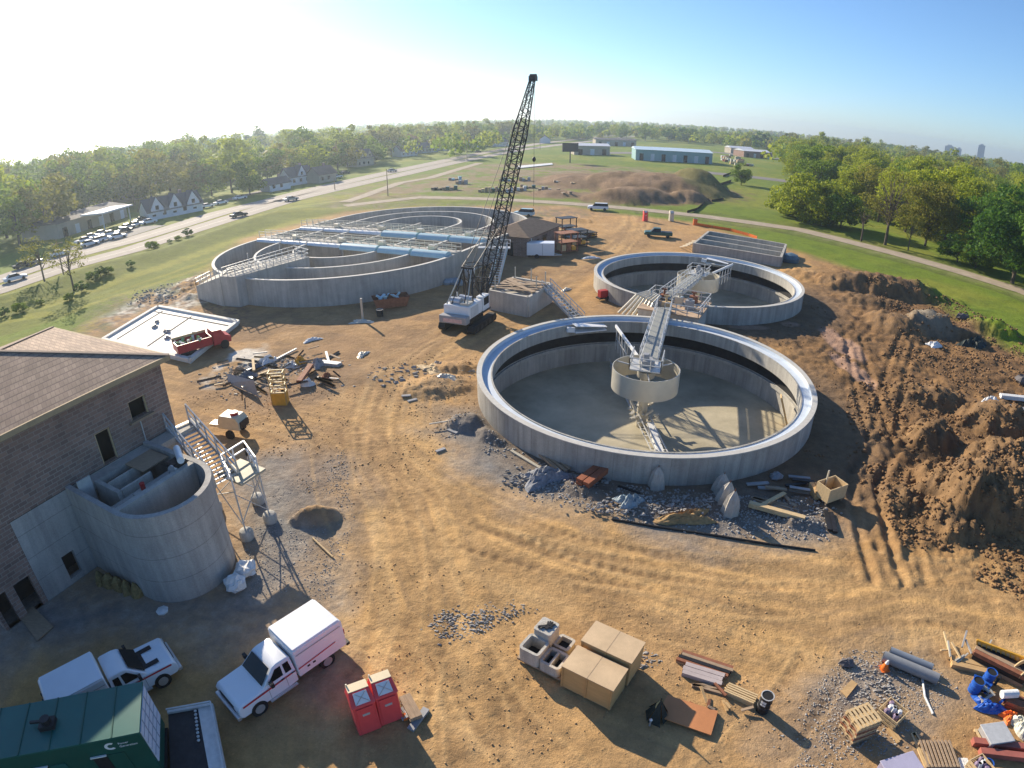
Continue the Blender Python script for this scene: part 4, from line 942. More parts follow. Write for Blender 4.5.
mb = MB(); mb.add([a, b_, c_, d_] + [v + Vector((0, 0, .05)) for v in (a, b_, c_, d_)], [(0, 1, 2, 3), (4, 5, 6, 7), (0, 1, 5, 4), (1, 2, 6, 5), (2, 3, 7, 6), (3, 0, 4, 7)])
solo('plywood_sheet', mb, M['wood2'], 'weathered plywood sheet lying on the ground below the brick building', 'board', loc=tuple(a))
random.seed(21)
for i in range(5):
    p = GP(102 + i * 9, 583 + i * 3); mb = MB().lathe((0, 0), [(.35, 0), (.3, .3 + .4 * random.random()), (.05, .9)], 7); mb.v = [(x * random.uniform(.7, 1.3), y * random.uniform(.7, 1.3), z) for x, y, z in mb.v]
    solo('dry_weed', mb, mat('dry_weed', (.23, .17, .07), .95, .4, 6, .5), 'dry brown weed clump at the foot of the concrete wall', 'weed', 'weeds by the concrete wall', loc=tuple(p), world=False)
# ================================================================ CRANE
cp = G(463, 330); cz = 0.
bt = Vector((2.75, 80., 26.9)); bf = Vector((-3.2, 66.2, 2.2))           # boom tip and boom foot
yaw = math.atan2(bt.x - bf.x, bt.y - bf.y)
t = thing('crawler_crane', 'white and black crawler crane with a tall black lattice boom', 'crane', (-4.8, 62.6, 0), -yaw)
# local: +Y towards the boom
fl_ = bf; 
for s in (-1, 1):
    mb = MB(); prof = [(-2.9, .45), (-2.6, .1), (2.6, .1), (2.9, .45), (2.6, .95), (-2.6, .95)]
    x0, x1 = (s * 1.75 - .42, s * 1.75 + .42); V = [(x0, y, z) for y, z in prof] + [(x1, y, z) for y, z in prof]; n = 6
    mb.add(V, [tuple(range(n))[::-1] if s > 5 else tuple(range(n)), tuple(range(n, 2 * n))[::-1]] + [(i, n + i, n + (i + 1) % n, (i + 1) % n) for i in range(n)])
    tr = obj('track', mb, M['dark'], t, bev=.05)
    for k in range(5): obj('roller', MB().tube((x0 - .04 if s < 0 else x1 - .02, -2 + k, .45), (x0 + .02 if s < 0 else x1 + .04, -2 + k, .45), .3, n=12), M['black'], tr)
obj('carbody', MB().box(-1.3, 1.3, -1.2, 1.2, .5, 1.15).tube((0, 0, 1.1), (0, 0, 1.4), 1.0, n=24), M['black'], t)
obj('deck', MB().box(-1.55, 1.55, -3.0, 2.6, 1.4, 1.6), M['black'], t)
obj('machinery_house', MB().box(-1.5, 1.5, -2.6, .6, 1.603, 3.0), M['white'], t, bev=.06)
for s in (-1, 1): obj('side_door', MB().box(s * 1.5 - .02, s * 1.5 + .02, -2.2, -.4, 1.7, 2.8), mat('door_grey', (.6, .6, .58), .5, .1, 2), t)
obj('counterweight', MB().box(-1.6, 1.6, -3.5, -2.62, 1.3, 2.1), M['grey'], t, bev=.05)
sg = obj('rear_sign', MB().box(-1.1, 1.1, -3.54, -3.505, 1.45, 1.85), mat('sign_red_white', (.62, .42, .38), .6, .2, 4), t)
cab = obj('cab', MB().box(.7, 1.55, .7, 2.3, 1.603, 3.2), M['white'], t, bev=.05); obj('window', MB().box(.78, 1.47, 2.29, 2.32, 2.2, 3.05).box(1.54, 1.57, .9, 2.1, 2.2, 3.05), M['glass'], cab)
dm = MB()
for (x, y, r, l) in ((-.5, -1.6, .42, 1.2), (.4, -.6, .38, 1.0), (-.3, -.2, .3, 1.0)): dm.tube((x - l / 2, y, 3.2), (x + l / 2, y, 3.2), r, n=14)
obj('winch_drum', dm, M['silver'], t, True); obj('exhaust', MB().tube((-.9, -.6, 3), (-.9, -.6, 3.9), .1), M['steel'], t)
obj('roof_hatch', MB().box(.3, 1.3, -2.3, -1.2, 3.0, 3.25), M['cream'], t)
Mi = wmat(t).inverted(); lf_, lt_ = Mi @ bf, Mi @ bt; lf_.x = lt_.x = 0
# gantry (A-frame)
ga = MB(); gt = Vector((0, .2, 6.4))
for s in (-1, 1): ga.bar((s * 1.1, -.8, 3.0), gt + Vector((s * .5, 0, 0)), .14); ga.bar((s * 1.1, 2.2, 1.6), gt + Vector((s * .5, 0, 0)), .16); ga.bar((s * 1.2, -2.4, 3.0), gt + Vector((s * .5, 0, 0)), .1, mi=1)
ga.bar(gt - Vector((.7, 0, 0)), gt + Vector((.7, 0, 0)), .22); obj('gantry', ga, [M['black'], M['cream']], t)
# boom lattice
bl = MB(); d = (lt_ - lf_); Lb = d.length; d.normalize(); sx = Vector((1, 0, 0)); sy = d.cross(sx).normalized()
def half(f): return .22 + .48 * min(1, f / .12) if f < .12 else (.70 if f < .72 else .70 - .45 * (f - .72) / .28)
nb = 30; ring = []
for i in range(nb + 1):
    f = i / nb; h_ = half(f); hy = h_ * (.9 if f > .1 else .6); c_ = lf_ + d * Lb * f; ring.append([c_ + sx * a * h_ + sy * b * hy for a, b in ((-1, -1), (1, -1), (1, 1), (-1, 1))])
for i in range(nb):
    for q in range(4):
        bl.bar(ring[i][q], ring[i + 1][q], .12); bl.bar(ring[i + 1][q], ring[i + 1][(q + 1) % 4], .065)
        a, b_ = (q, (q + 1) % 4) if i % 2 else ((q + 1) % 4, q); bl.bar(ring[i][a], ring[i + 1][b_], .065)
bo = obj('boom', bl, M['black'], t)
obj('boom_head', MB().box(-.45, .45, -.35, .5, -.3, .3).tube((-.4, .15, .2), (.4, .15, .2), .38, n=16).xf(Matrix.Translation(lt_)), M['black'], bo)
cb = MB(); mp_ = lf_ + d * Lb * .30 - sy * 1.0 + Vector((0, -1.6, 1.2))
for s in (-.45, .45):
    cb.tube(gt + sx * s, lt_ + sx * s * .5, .035, n=5); cb.tube(gt + sx * s, (s * 1.6, -2.2, 3.0), .06, n=5)
    cb.tube(gt + sx * s * 1.6, lf_ + d * Lb * .35 + sx * s * 1.6 - sy * .0, .04, n=5)
obj('pendant_cable', cb, M['black'], bo)
obj('hoist_cable', MB().tube(lt_ + Vector((0, .55, -.3)), lt_ + Vector((0, .55, -16.5)), .022, n=5), M['black'], bo)
hb = MB().lathe((0, 0), [(.06, .35), (.2, .2), (.25, 0), (.2, -.2), (.06, -.35)], 14).xf(Matrix.Translation(lt_ + Vector((0, .55, -10.3)))); obj('headache_ball', hb, M['black'], bo, True)
fr = MB()
for s in (-1, 1): fr.bar((s * .9, 2.4, 1.6), (s * .9, 3.3, 4.6), .14, mi=0)
fr.bar((-.9, 3.3, 4.6), (.9, 3.3, 4.6), .12); obj('boom_stop', fr, M['black'], t)
# clutter round the boom foot: concrete bucket stands and hoppers by the basin wall
def frame_stand(px, py, w_, h_, m, label, name='steel_frame', cat='frame'):
    p = GP(px, py); mb = MB()
    for a in (-w_, w_):
        for b_ in (-w_, w_): mb.bar((a, b_, 0), (a, b_, h_), .12)
    for z in (h_, h_ * .5):
        mb.rail([(-w_, -w_, z - .1), (w_, -w_, z - .1), (w_, w_, z - .1), (-w_, w_, z - .1)], h=.1, step=9, closed=True, rails=1, r=.06)
    mb.bar((-w_, -w_, .1), (w_, -w_, h_), .09); mb.bar((w_, w_, .1), (-w_, w_, h_), .09)
    return solo(name, mb, m, label, cat, loc=tuple(p), rz=.4, world=False)
frame_stand(474, 296, 1.0, 4.2, M['black'], 'black steel shoring frame standing beside the basin wall near the crane', 'shoring_tower', 'shoring')
frame_stand(456, 272, .8, 2.8, M['orange'], 'orange scaffold frame against the right end of the oval basin wall', 'scaffold', 'scaffold')
p = GP(470, 285); mb = MB().lathe((0, 0), [(.25, .6), (.7, 1.4), (.75, 2.2), (.7, 2.3)], 16); mb.bar((-.6, -.6, 0), (-.6, -.6, 2), .12).bar((.6, -.6, 0), (.6, -.6, 2), .12).bar((0, .7, 0), (0, .7, 2), .12)
solo('concrete_bucket', mb, M['steel'], 'pale steel hopper on legs between the crane boom and the oval basin', 'hopper', loc=tuple(p), world=False)
p = GP(452, 284); mb = MB()
for k in range(5): mb.lathe((random.uniform(-1.2, 1.2), random.uniform(-.6, .6)), [(.5, 0), (.62, .3), (.3, .75)], 9)
solo('wrapped_bundle', mb, mat('blue_grey_wrap', (.30, .38, .44), .5, .25, 4, .4), 'heap of blue grey wrapped bundles at the foot of the oval basin wall', 'bundles', loc=tuple(p), world=False)
# ================================================================ VEHICLES
def lerp_profile(prof, y): return prof
def body_mesh(prof, w_, tuck=.12, mi=0):
    """closed side outline (y, z) widened to a body, upper part narrowed"""
    n = len(prof); zmax = max(p[1] for p in prof); mb = MB(); V = []
    for s in (-1, 1):
        for y, z in prof:
            k = max(0, (z - .95) / (zmax - .95)) if zmax > .96 else 0; V.append((s * (w_ / 2 - tuck * k), y, z))
    mb.add(V, [tuple(range(n))[::-1], tuple(range(n, 2 * n))] + [(i, (i + 1) % n, n + (i + 1) % n, n + i) for i in range(n)], mi); return mb
def wheels(t, ys, w_, r=.38, wd=.26):
    for y in ys:
        for s in (-1, 1):
            x = s * (w_ / 2 - wd / 2 + .02)
            wh = obj('wheel', MB().tube((x - wd / 2, y, r), (x + wd / 2, y, r), r, n=20), M['dark'], t, True)
            obj('rim', MB().tube((x + s * (wd / 2 - .06), y, r), (x + s * (wd / 2 + .012), y, r), r * .6, n=14), M['silver'], wh)
M['truckwhite'] = mat('truck_white', (.80, .81, .82), .25, .03, 1, spec=.5)
M['stripe'] = mat('red_stripe', (.50, .025, .03), .4, .05, 1)
def utility_truck(label, loc, rz, hood_u=False):
    t = thing('utility_truck', label, 'pickup truck', loc, rz, 'white utility pickup trucks')    # +Y is the front
    W_ = 1.98
    # lower body: hood and cab as one shell
    lo_ = [(-.15, .48), (.35, .42), (2.72, .42), (2.85, .55), (2.85, .95), (2.72, 1.12), (1.35, 1.22), (-.15, 1.22)]
    bd = obj('body', body_mesh(lo_, W_, .04), M['truckwhite'], t, True, bev=.06, angle=40)
    cabp = [(-.15, 1.18), (1.52, 1.18), (.78, 1.86), (.55, 1.93), (.0, 1.93), (-.12, 1.86)]
    cb_ = obj('cab', body_mesh(cabp, W_ - .04, .20), M['truckwhite'], t, True, bev=.04, angle=40)
    ws = MB(); ws.add([(-.80, 1.44, 1.27), (.80, 1.44, 1.27), (.68, .84, 1.83), (-.68, .84, 1.83)], [(0, 1, 2, 3)]); ws.v = [(x, y + .035, z + .03) for x, y, z in ws.v]; obj('windscreen', ws, M['glass'], cb_)
    for s in (-1, 1):
        for (a, b, nm) in (((1.22, .45), (.70, .42), 'f'), ((.32, .0), (.32, .02), 'r')):
            y0, y1 = (a[0], a[1]); k0 = .955; V = [(s * (W_ / 2 - .02 - .065), a[0], 1.27), (s * (W_ / 2 - .02 - .065), a[1], 1.27), (s * (W_ / 2 - .02 - .165), b[1] if nm == 'f' else .03, 1.76), (s * (W_ / 2 - .02 - .165), b[0], 1.76)]
            V = [(x + s * .012, y, z) for x, y, z in V]
            obj('side_window', MB().add(V, [(0, 1, 2, 3) if s > 0 else (3, 2, 1, 0)]), M['glass'], cb_)
        for y in (1.28, .38): obj('door_seam', MB().box(*((s * (W_ / 2), s * (W_ / 2 + .006)) if s > 0 else (-(W_ / 2 + .006), -W_ / 2)), y, y + .02, .5, 1.2), M['grey'], bd)
        for y in (.48, -.05): obj('door_handle', MB().box(*((s * .99, s * 1.02) if s > 0 else (-1.02, -.99)), y, y + .14, 1.13, 1.165), M['black'], bd)
        obj('mirror', MB().box(s * 1.0 - .02, s * 1.0 + .2 * s, 1.05, 1.2, 1.25, 1.5) if s > 0 else MB().box(-1.2, -.98, 1.05, 1.2, 1.25, 1.5), M['black'], cb_)
        st = MB(); st.add([(s * (W_ / 2 + .004), 2.6, .98), (s * (W_ / 2 + .004), -.12, 1.10), (s * (W_ / 2 + .004), -.12, 1.17), (s * (W_ / 2 + .004), 2.6, 1.08)], [(0, 1, 2, 3) if s < 0 else (3, 2, 1, 0)]); obj('stripe', st, M['stripe'], bd)
        obj('headlight', MB().box(s * .62, s * .92, 2.84, 2.868, .8, .98) if s > 0 else MB().box(-.92, -.62, 2.84, 2.868, .8, .98), M['silver'], bd)
        obj('running_board', MB().box(s * 1.0, s * 1.12, .0, 1.4, .42, .48) if s > 0 else MB().box(-1.12, -1.0, .0, 1.4, .42, .48), M['silver'], bd)
    obj('grille', MB().box(-.6, .6, 2.84, 2.865, .62, .98), M['black'], bd); obj('bumper', MB().box(-.98, .98, 2.8, 3.0, .42, .64), M['silver'], bd, bev=.04)
    if hood_u:
        ub = MB().box(-.62, -.38, 1.45, 2.2, 1.205, 1.245).box(.38, .62, 1.45, 2.2, 1.205, 1.245).box(-.38, .38, 1.45, 1.65, 1.205, 1.245); obj('hood_marking', ub, M['black'], bd)
    # service body with canopy
    bed = [(-2.85, .62), (-.22, .62), (-.22, 2.22), (-2.75, 2.22), (-2.85, 2.1)]
    bx = obj('service_box', body_mesh(bed, 2.06, .05), M['truckwhite'], t, True, bev=.05, angle=40)
    obj('roof_panel', MB().box(-.96, .96, -2.72, -.26, 2.222, 2.28), M['truckwhite'], bx, bev=.03)
    for s in (-1, 1):
        st = MB(); st.add([(s * 1.036, -.25, 1.10), (s * 1.036, -2.3, 1.22), (s * 1.036, -2.3, 1.27), (s * 1.036, -.25, 1.17)], [(0, 1, 2, 3) if s < 0 else (3, 2, 1, 0)]); obj('stripe', st, M['stripe'], bx)
        gr = MB(); gr.box(s * 1.03 - .006, s * 1.03 + .008, -2.7, -.3, 1.915, 1.94); obj('seam', gr, M['grey'], bx)
        for y in (-.75, -1.05): obj('latch', MB().box(s * 1.035 - .01, s * 1.035 + .015, y - .08, y + .06, .92, 1.0), M['black'], bx)
    rk = MB()
    for x in (-.4, .4): rk.bar((x, -2.9, .8), (x, -2.9, 1.9), .07)
    rk.tube((-.15, -3.0, 1.35), (-.15, -2.86, 1.35), .36, n=18); obj('spare_wheel', rk, M['dark'], t); obj('rear_bumper', MB().box(-1, 1, -3.02, -2.84, .5, .66), M['black'], t)
    obj('tail_light', MB().box(.85, 1.0, -2.875, -2.855, 1.3, 1.6), M['stripe'], bx); obj('tail_light', MB().box(-1.0, -.85, -2.875, -2.855, 1.3, 1.6), M['stripe'], bx)
    wheels(t, (1.95, -1.7), 2.0, .40, .27)
    obj('chassis', MB().box(-.45, .45, -2.8, 2.5, .38, .6), M['black'], t)
    return t
fr_, rr_ = G(259.6, 706.8, .4), G(326, 660.3, .4); d = (fr_ - rr_).normalized(); rz = math.atan2(-d.x, d.y)
mid = (fr_ + rr_) / 2; side = Vector((d.y, -d.x, 0))       # passenger side: right of travel
# visible side wheels: seen from +side? take the side facing the camera foot
cam_side = -side if (Vector((0, 0, 0)) - mid).dot(-side) > (Vector((0, 0, 0)) - mid).dot(side) else side
cc = mid - cam_side * .9 - d * .12
utility_truck('white utility pickup with box canopy parked half in sun beside the portable toilets', (cc.x, cc.y, 0), rz)
a, b_ = G(170, 652, .9), G(100, 690, .9)
d2 = (G(150, 640, 1.2) - G(75, 680, 1.2)).normalized(); rz2 = math.atan2(-d2.x, d2.y)
c2 = G(107, 671.5, 1.6)
utility_truck('white utility pickup with dark hood marks parked in shade behind the green container', (c2.x, c2.y, 0), rz2, True)
# green generator container on its trailer
e0, e1 = G(141.6, 682, 3.5), G(144, 727.4, 3.5); f0 = G(0, 709, 3.5)
ux = (e0 - f0).normalized(); vy = (e1 - e0).normalized(); vy = Vector((ux.y, -ux.x, 0)) * (1 if Vector((ux.y, -ux.x, 0)).dot(vy) > 0 else -1)
wd_ = (e1 - e0).length; rzc = math.atan2(ux.y, ux.x)
t = thing('generator_container', 'dark green generator container on a trailer at the bottom left corner', 'container', (e0.x, e0.y, -.43), rzc)
Wc = 2.35; sgn = -1.
M['green'] = mat('container_green', (.008, .085, .060), .4, .12, .8, spec=.4)
M['green2'] = mat('container_roof_green', (.016, .115, .095), .45, .1, .6, spec=.4)
obj('body', MB().box(-12, 0, -Wc, 0, 1.2, 3.85), M['green'], t, bev=.03); rf = obj('roof', MB().box(-12.03, .03, -Wc - .03, .03, 3.853, 3.93), M['green2'], t)
for k in range(9): obj('roof_seam', MB().box(-1.05 - k * 1.2, -1.0 - k * 1.2, -Wc - .03, .03, 3.932, 3.96), M['green'], rf)
ex = obj('exhaust', MB().box(-3.9, -3.3, -1.5, -1.0, 3.932, 4.15).tube((-3.6, -1.25, 4.1), (-3.6, -1.25, 4.35), .2), M['black'], rf); ex2 = MB().bar((-4.3, -1.1, 4.1), (-3.7, -1.2, 4.15), .1); obj('exhaust_pipe', ex2, M['black'], rf)
le = obj('louvre_panel', MB().box(.003, .05, -Wc + .08, -.08, 1.9, 3.8), mat('louvre_white', (.62, .66, .74), .5, .05, 1), t)
lv = MB()
for k in range(4): lv.box(.052, .07, -Wc + .08, -.08, 2.3 + k * .4, 2.33 + k * .4)
for k in range(3): lv.box(.052, .072, -Wc + .6 + k * .55, -Wc + .63 + k * .55, 1.9, 3.8)
obj('louvre_seam', lv, mat('louvre_seam', (.30, .34, .42), .6, .1, 1), le)
def text(body, size, m, parent, loc, rot, name='lettering'):
    cu = bpy.data.curves.new(name, 'FONT'); cu.body = body; cu.size = size; cu.extrude = .004; o = bpy.data.objects.new(name, cu); COL.objects.link(o); o.parent = parent
    o.location = loc; o.rotation_euler = rot; cu.materials.append(m)
    bpy.context.view_layer.update(); me = bpy.data.meshes.new_from_object(o.evaluated_get(bpy.context.evaluated_depsgraph_get())); n = bpy.data.objects.new(name, me); COL.objects.link(n); n.parent = parent; n.location = loc; n.rotation_euler = rot
    bpy.data.objects.remove(o); return n
lg = MB(); V = []; n = 18
for i in range(n + 1):
    a = math.radians(50 + 260 * i / n)
    for r in (.20, .10): V.append((math.cos(a) * r * 1.15, 0, math.sin(a) * r))
lg.add(V, [(2 * i, 2 * i + 2, 2 * i + 3, 2 * i + 1) for i in range(n)]); lg.v = [(x - 1.25, -Wc - .012, z + 3.45) for x, y, z in lg.v]
obj('emblem', lg, M['white'], t)
text('Power', .15, M['white'], t, (-.95, -Wc - .012, 3.46), (math.pi / 2, 0, 0)); text('Generation', .15, M['white'], t, (-.95, -Wc - .012, 3.29), (math.pi / 2, 0, 0))
for k in range(4):
    x = -1.6 - 2.3 * k
    dr = obj('door', MB().box(x - .55, x, -Wc - .02, -Wc - .003, 1.35, 3.0), M['black'], t); obj('drip_rail', MB().box(x - .6, x + .02, -Wc - .09, -Wc - .022, 3.02, 3.07), M['white'], dr)
    obj('door', MB().box(x + .06, x + .7, -Wc - .03, -Wc - .003, 1.35, 3.0), M['green2'] if k % 2 else M['green'], t)
wheels_y = (-9, -10.3)
obj('trailer_frame', MB().box(-12, .1, -Wc + .2, -.2, .85, 1.19), M['black'], t)
for x in (-1.2, -9, -10.3):
    for s in (-.35, -Wc + .35): obj('wheel', MB().tube((x, s - .15, .48), (x, s + .15, .48), .48, n=18), M['dark'], t, True)
# drop-deck trailer frame beside it
t = thing('flatbed_trailer', 'black decked trailer with grey side rails beyond the green container', 'trailer', tuple(G(200, 740, 0)), rzc)
o_ = wmat(t).inverted(); g0, g1, g2, g3 = [o_ @ G(*q, .9) for q in ((168, 713), (212, 705), (226, 775), (172, 800))]
q = [Vector((p.x, p.y, .9)) for p in (g0, g1, g2, g3)]
obj('deck', MB().prism([tuple(p[:2]) for p in q], .75, .88), M['black'], t)
rl = MB()
for a, b_ in ((q[0], q[1]), (q[1], q[2])): rl.bar(a, b_, .12, .2); rl.bar(a + Vector((0, 0, .25)), b_ + Vector((0, 0, .25)), .06)
obj('side_rail', rl, M['steel'], t)
pl_ = MB(); i1, i2 = q[1].lerp(q[0], .3), q[2].lerp(q[3], .25); pl_.bar(q[1].lerp(i1, .5) + Vector((0, 0, .02)), q[2].lerp(i2, .5) + Vector((0, 0, .02)), .62, .06); obj('fender_plate', pl_, M['steel'], t)
for f in (.35, .65): p = q[1].lerp(q[2], f); obj('wheel', MB().tube((p.x - .5, p.y, .42), (p.x - .2, p.y, .42), .42, n=16), M['dark'], t)
ch = MB()
for k in range(9): p = q[0].lerp(q[1], .62).lerp(q[3].lerp(q[2], .6), .05 + k * .05); ch.lathe((p.x, p.y), [(.05, .9), (.07, .96), (.02, 1.0)], 6)
obj('load_chain', ch, M['steel'], t)
# small sedans / far pickups -------------------------------------------------
def car(label, loc, rz, m, group=None, kind='sedan', name='parked_car', cat='car', L_=4.6):
    t = thing(name, label, cat, loc, rz, group); h = L_ / 2
    if kind == 'sedan':
        lo_ = [(-h, .3), (h, .3), (h + .05, .6), (h - .15, .8), (h - 1.2, .92), (-h + .8, .95), (-h, .9)]; cp_ = [(-h + .6, .9), (h - 1.2, .9), (h - 1.9, 1.4), (-h + 1.3, 1.4)]
    elif kind == 'suv':
        lo_ = [(-h, .35), (h, .35), (h + .05, .7), (h - .1, .95), (h - 1.1, 1.05), (-h, 1.05)]; cp_ = [(-h + .02, 1.0), (h - 1.1, 1.0), (h - 1.7, 1.7), (-h + .2, 1.72)]
    else:
        lo_ = [(-h, .45), (h, .45), (h + .05, .8), (h - .1, 1.05), (h - 1.2, 1.12), (-h, 1.1)]; cp_ = [(-.5, 1.05), (h - 1.2, 1.05), (h - 1.8, 1.75), (-.4, 1.75)]
    obj('body', body_mesh(lo_, 1.85, .05), m, t, True, bev=.05, angle=40); c_ = obj('cabin', body_mesh(cp_, 1.75, .22), M['glass'], t)
    zt = cp_[2][1]; obj('roof', MB().box(-.62, .62, cp_[3][0] + .08, cp_[2][0] - .05, zt - .01, zt + .04), m, c_)
    if kind == 'pickup': obj('bed', MB().box(-.8, .8, -h + .1, -.6, .9, 1.13), M['black'], t)
    for y in (h - .85, -h + .9):
        for s in (-1, 1): obj('wheel', MB().tube((s * .7, y, .33), (s * .93, y, .33), .34, n=12), M['dark'], t)
    return t
car('white SUV stopped on the gravel lane beyond the small brick building', tuple(G(598, 210)), math.radians(82), M['truckwhite'], kind='suv', name='suv', cat='SUV', L_=5)
M['dkgreen'] = mat('dark_green_paint', (.02, .09, .07), .35, .1, 1); M['silverp'] = mat('silver_paint', (.45, .47, .5), .3, .05, 1, metal=.4); M['bluep'] = mat('blue_paint', (.05, .12, .3), .3, .1, 1); M['dkp'] = mat('charcoal_paint', (.05, .055, .06), .3, .1, 1)
car('dark green pickup parked near the pink portable toilet', tuple(G(658, 237)), math.radians(80), M['dkgreen'], kind='pickup', name='pickup_truck', cat='pickup truck', L_=5.4)
# red flatbed truck by the slab
pa, pb_ = G(184, 356, .5), G(229, 343, .5); d = (pb_ - pa).normalized(); cc = (pa + pb_) / 2 + Vector((-d.y, d.x, 0)) * 1.15
t = thing('red_dump_truck', 'dark red dump truck loaded with white and green material beside the white slab', 'truck', (cc.x, cc.y, 0), math.atan2(-d.x, d.y))
obj('cab', body_mesh([(.9, .6), (2.9, .6), (2.95, 1.2), (2.3, 1.45), (2.0, 2.1), (.95, 2.15)], 2.1, .15), M['red'], t, True, bev=.05); obj('windscreen', MB().add([(-.8, 2.3, 1.52), (.8, 2.3, 1.52), (.7, 2.05, 2.02), (-.7, 2.05, 2.02)], [(0, 1, 2, 3)]), M['glass'], t)
mb = MB().box(-1.1, 1.1, -3.0, .8, .8, .95)
for a in ((-1.1, -1.03, -3, .8), (1.03, 1.1, -3, .8), (-1.03, 1.03, -3, -2.93), (-1.03, 1.03, .73, .8)): mb.box(*a, .953, 1.7)
obj('dump_bed', mb, M['red'], t); random.seed(4); mb = MB()
for k in range(16): x, y = random.uniform(-.8, .8), random.uniform(-2.7, .4); mb.bar((x, y, 1.1), (x + random.uniform(-.6, .6), y + random.uniform(-.7, .7), 1.75), .25, .2, mi=k % 2)
obj('load', mb, [M['bag'], mat('light_green_scrap', (.25, .42, .18), .7, .2, 3)], t)
obj('side_board', MB().box(-1.16, -1.11, -3, .8, 1.3, 1.95), M['wood3'], t)
for y in (2.1, -1.4, -2.3):
    for s in (-1, 1): obj('wheel', MB().tube((s * .8, y, .48), (s * 1.08, y, .48), .48, n=16), M['dark'], t, True)
# orange-brown skip trailer under the basin wall
t = thing('rusty_bin', 'rusty brown bin full of scrap at the foot of the oval basin wall', 'bin', tuple(G(391, 307)), math.radians(20))
mb = MB(); V = [(-1.8, -.9, .2), (1.8, -.9, .2), (1.8, .9, .2), (-1.8, .9, .2), (-2.2, -1.1, 1.4), (2.2, -1.1, 1.4), (2.2, 1.1, 1.4), (-2.2, 1.1, 1.4)]
mb.add(V, [(3, 2, 1, 0), (0, 1, 5, 4), (1, 2, 6, 5), (2, 3, 7, 6), (3, 0, 4, 7)]); obj('body', mb, M['rust'], t); mb = MB()
for k in range(8): x = random.uniform(-1.4, 1.2); mb.bar((x, random.uniform(-.6, .6), 1.2), (x + random.uniform(-.8, .8), random.uniform(-.6, .6), 1.6), .4, .15)
obj('load', mb, M['cover'], t)
# white box trailer by the pump house
t = thing('cargo_trailer', 'white enclosed cargo trailer in front of the small brick building', 'trailer', tuple(G(541, 259) + Vector((0, 1.3, 0))), math.radians(-4))
obj('box', MB().box(-2.2, 2.2, -1.1, 1.1, .5, 2.5), M['truckwhite'], t, bev=.06); obj('corner_post', MB().box(.28, .34, -1.115, -1.1, .55, 2.4), M['grey'], t)
for y in (-1.0,): obj('wheel', MB().tube((-.6, -1.15, .36), (-.6, -.9, .36), .36, n=14), M['dark'], t); obj('wheel', MB().tube((-.6, .9, .36), (-.6, 1.15, .36), .36, n=14), M['dark'], t)
obj('drawbar', MB().bar((2.2, -.6, .5), (3.4, 0, .45), .12).bar((2.2, .6, .5), (3.4, 0, .45), .12), M['steel'], t)
# tan towed air compressor
t = thing('air_compressor', 'tan towed air compressor with a red cap casting a shadow near the stair landing', 'compressor', tuple(G(233, 438) + Vector((0, .6, 0))), math.radians(-12))
M['tanp'] = mat('tan_paint', (.62, .55, .38), .45, .1, 2)
obj('hood', body_mesh([(-1.0, .75), (1.0, .75), (1.05, 1.3), (.75, 1.75), (-.8, 1.78), (-1.05, 1.3)], 1.4, .1).xf(Matrix.Rotation(-math.pi / 2, 4, 'Z')), M['tanp'], t, True, bev=.05)
obj('cap', MB().tube((.25, 0, 1.75), (.25, 0, 1.98), .32, n=14), M['red'], t); obj('tool_box', MB().box(-2.1, -1.15, -.35, .35, .6, .85), M['cream'], t)
obj('drawbar', MB().bar((-1, 0, .65), (-2.4, 0, .5), .12), M['steel'], t); obj('grille', MB().box(1.04, 1.1, -.55, .55, .85, 1.4), M['black'], t)
for s in (-.8, .8): obj('wheel', MB().tube((.1, s - .1, .38), (.1, s + .1, .38), .38, n=16), M['dark'], t, True)
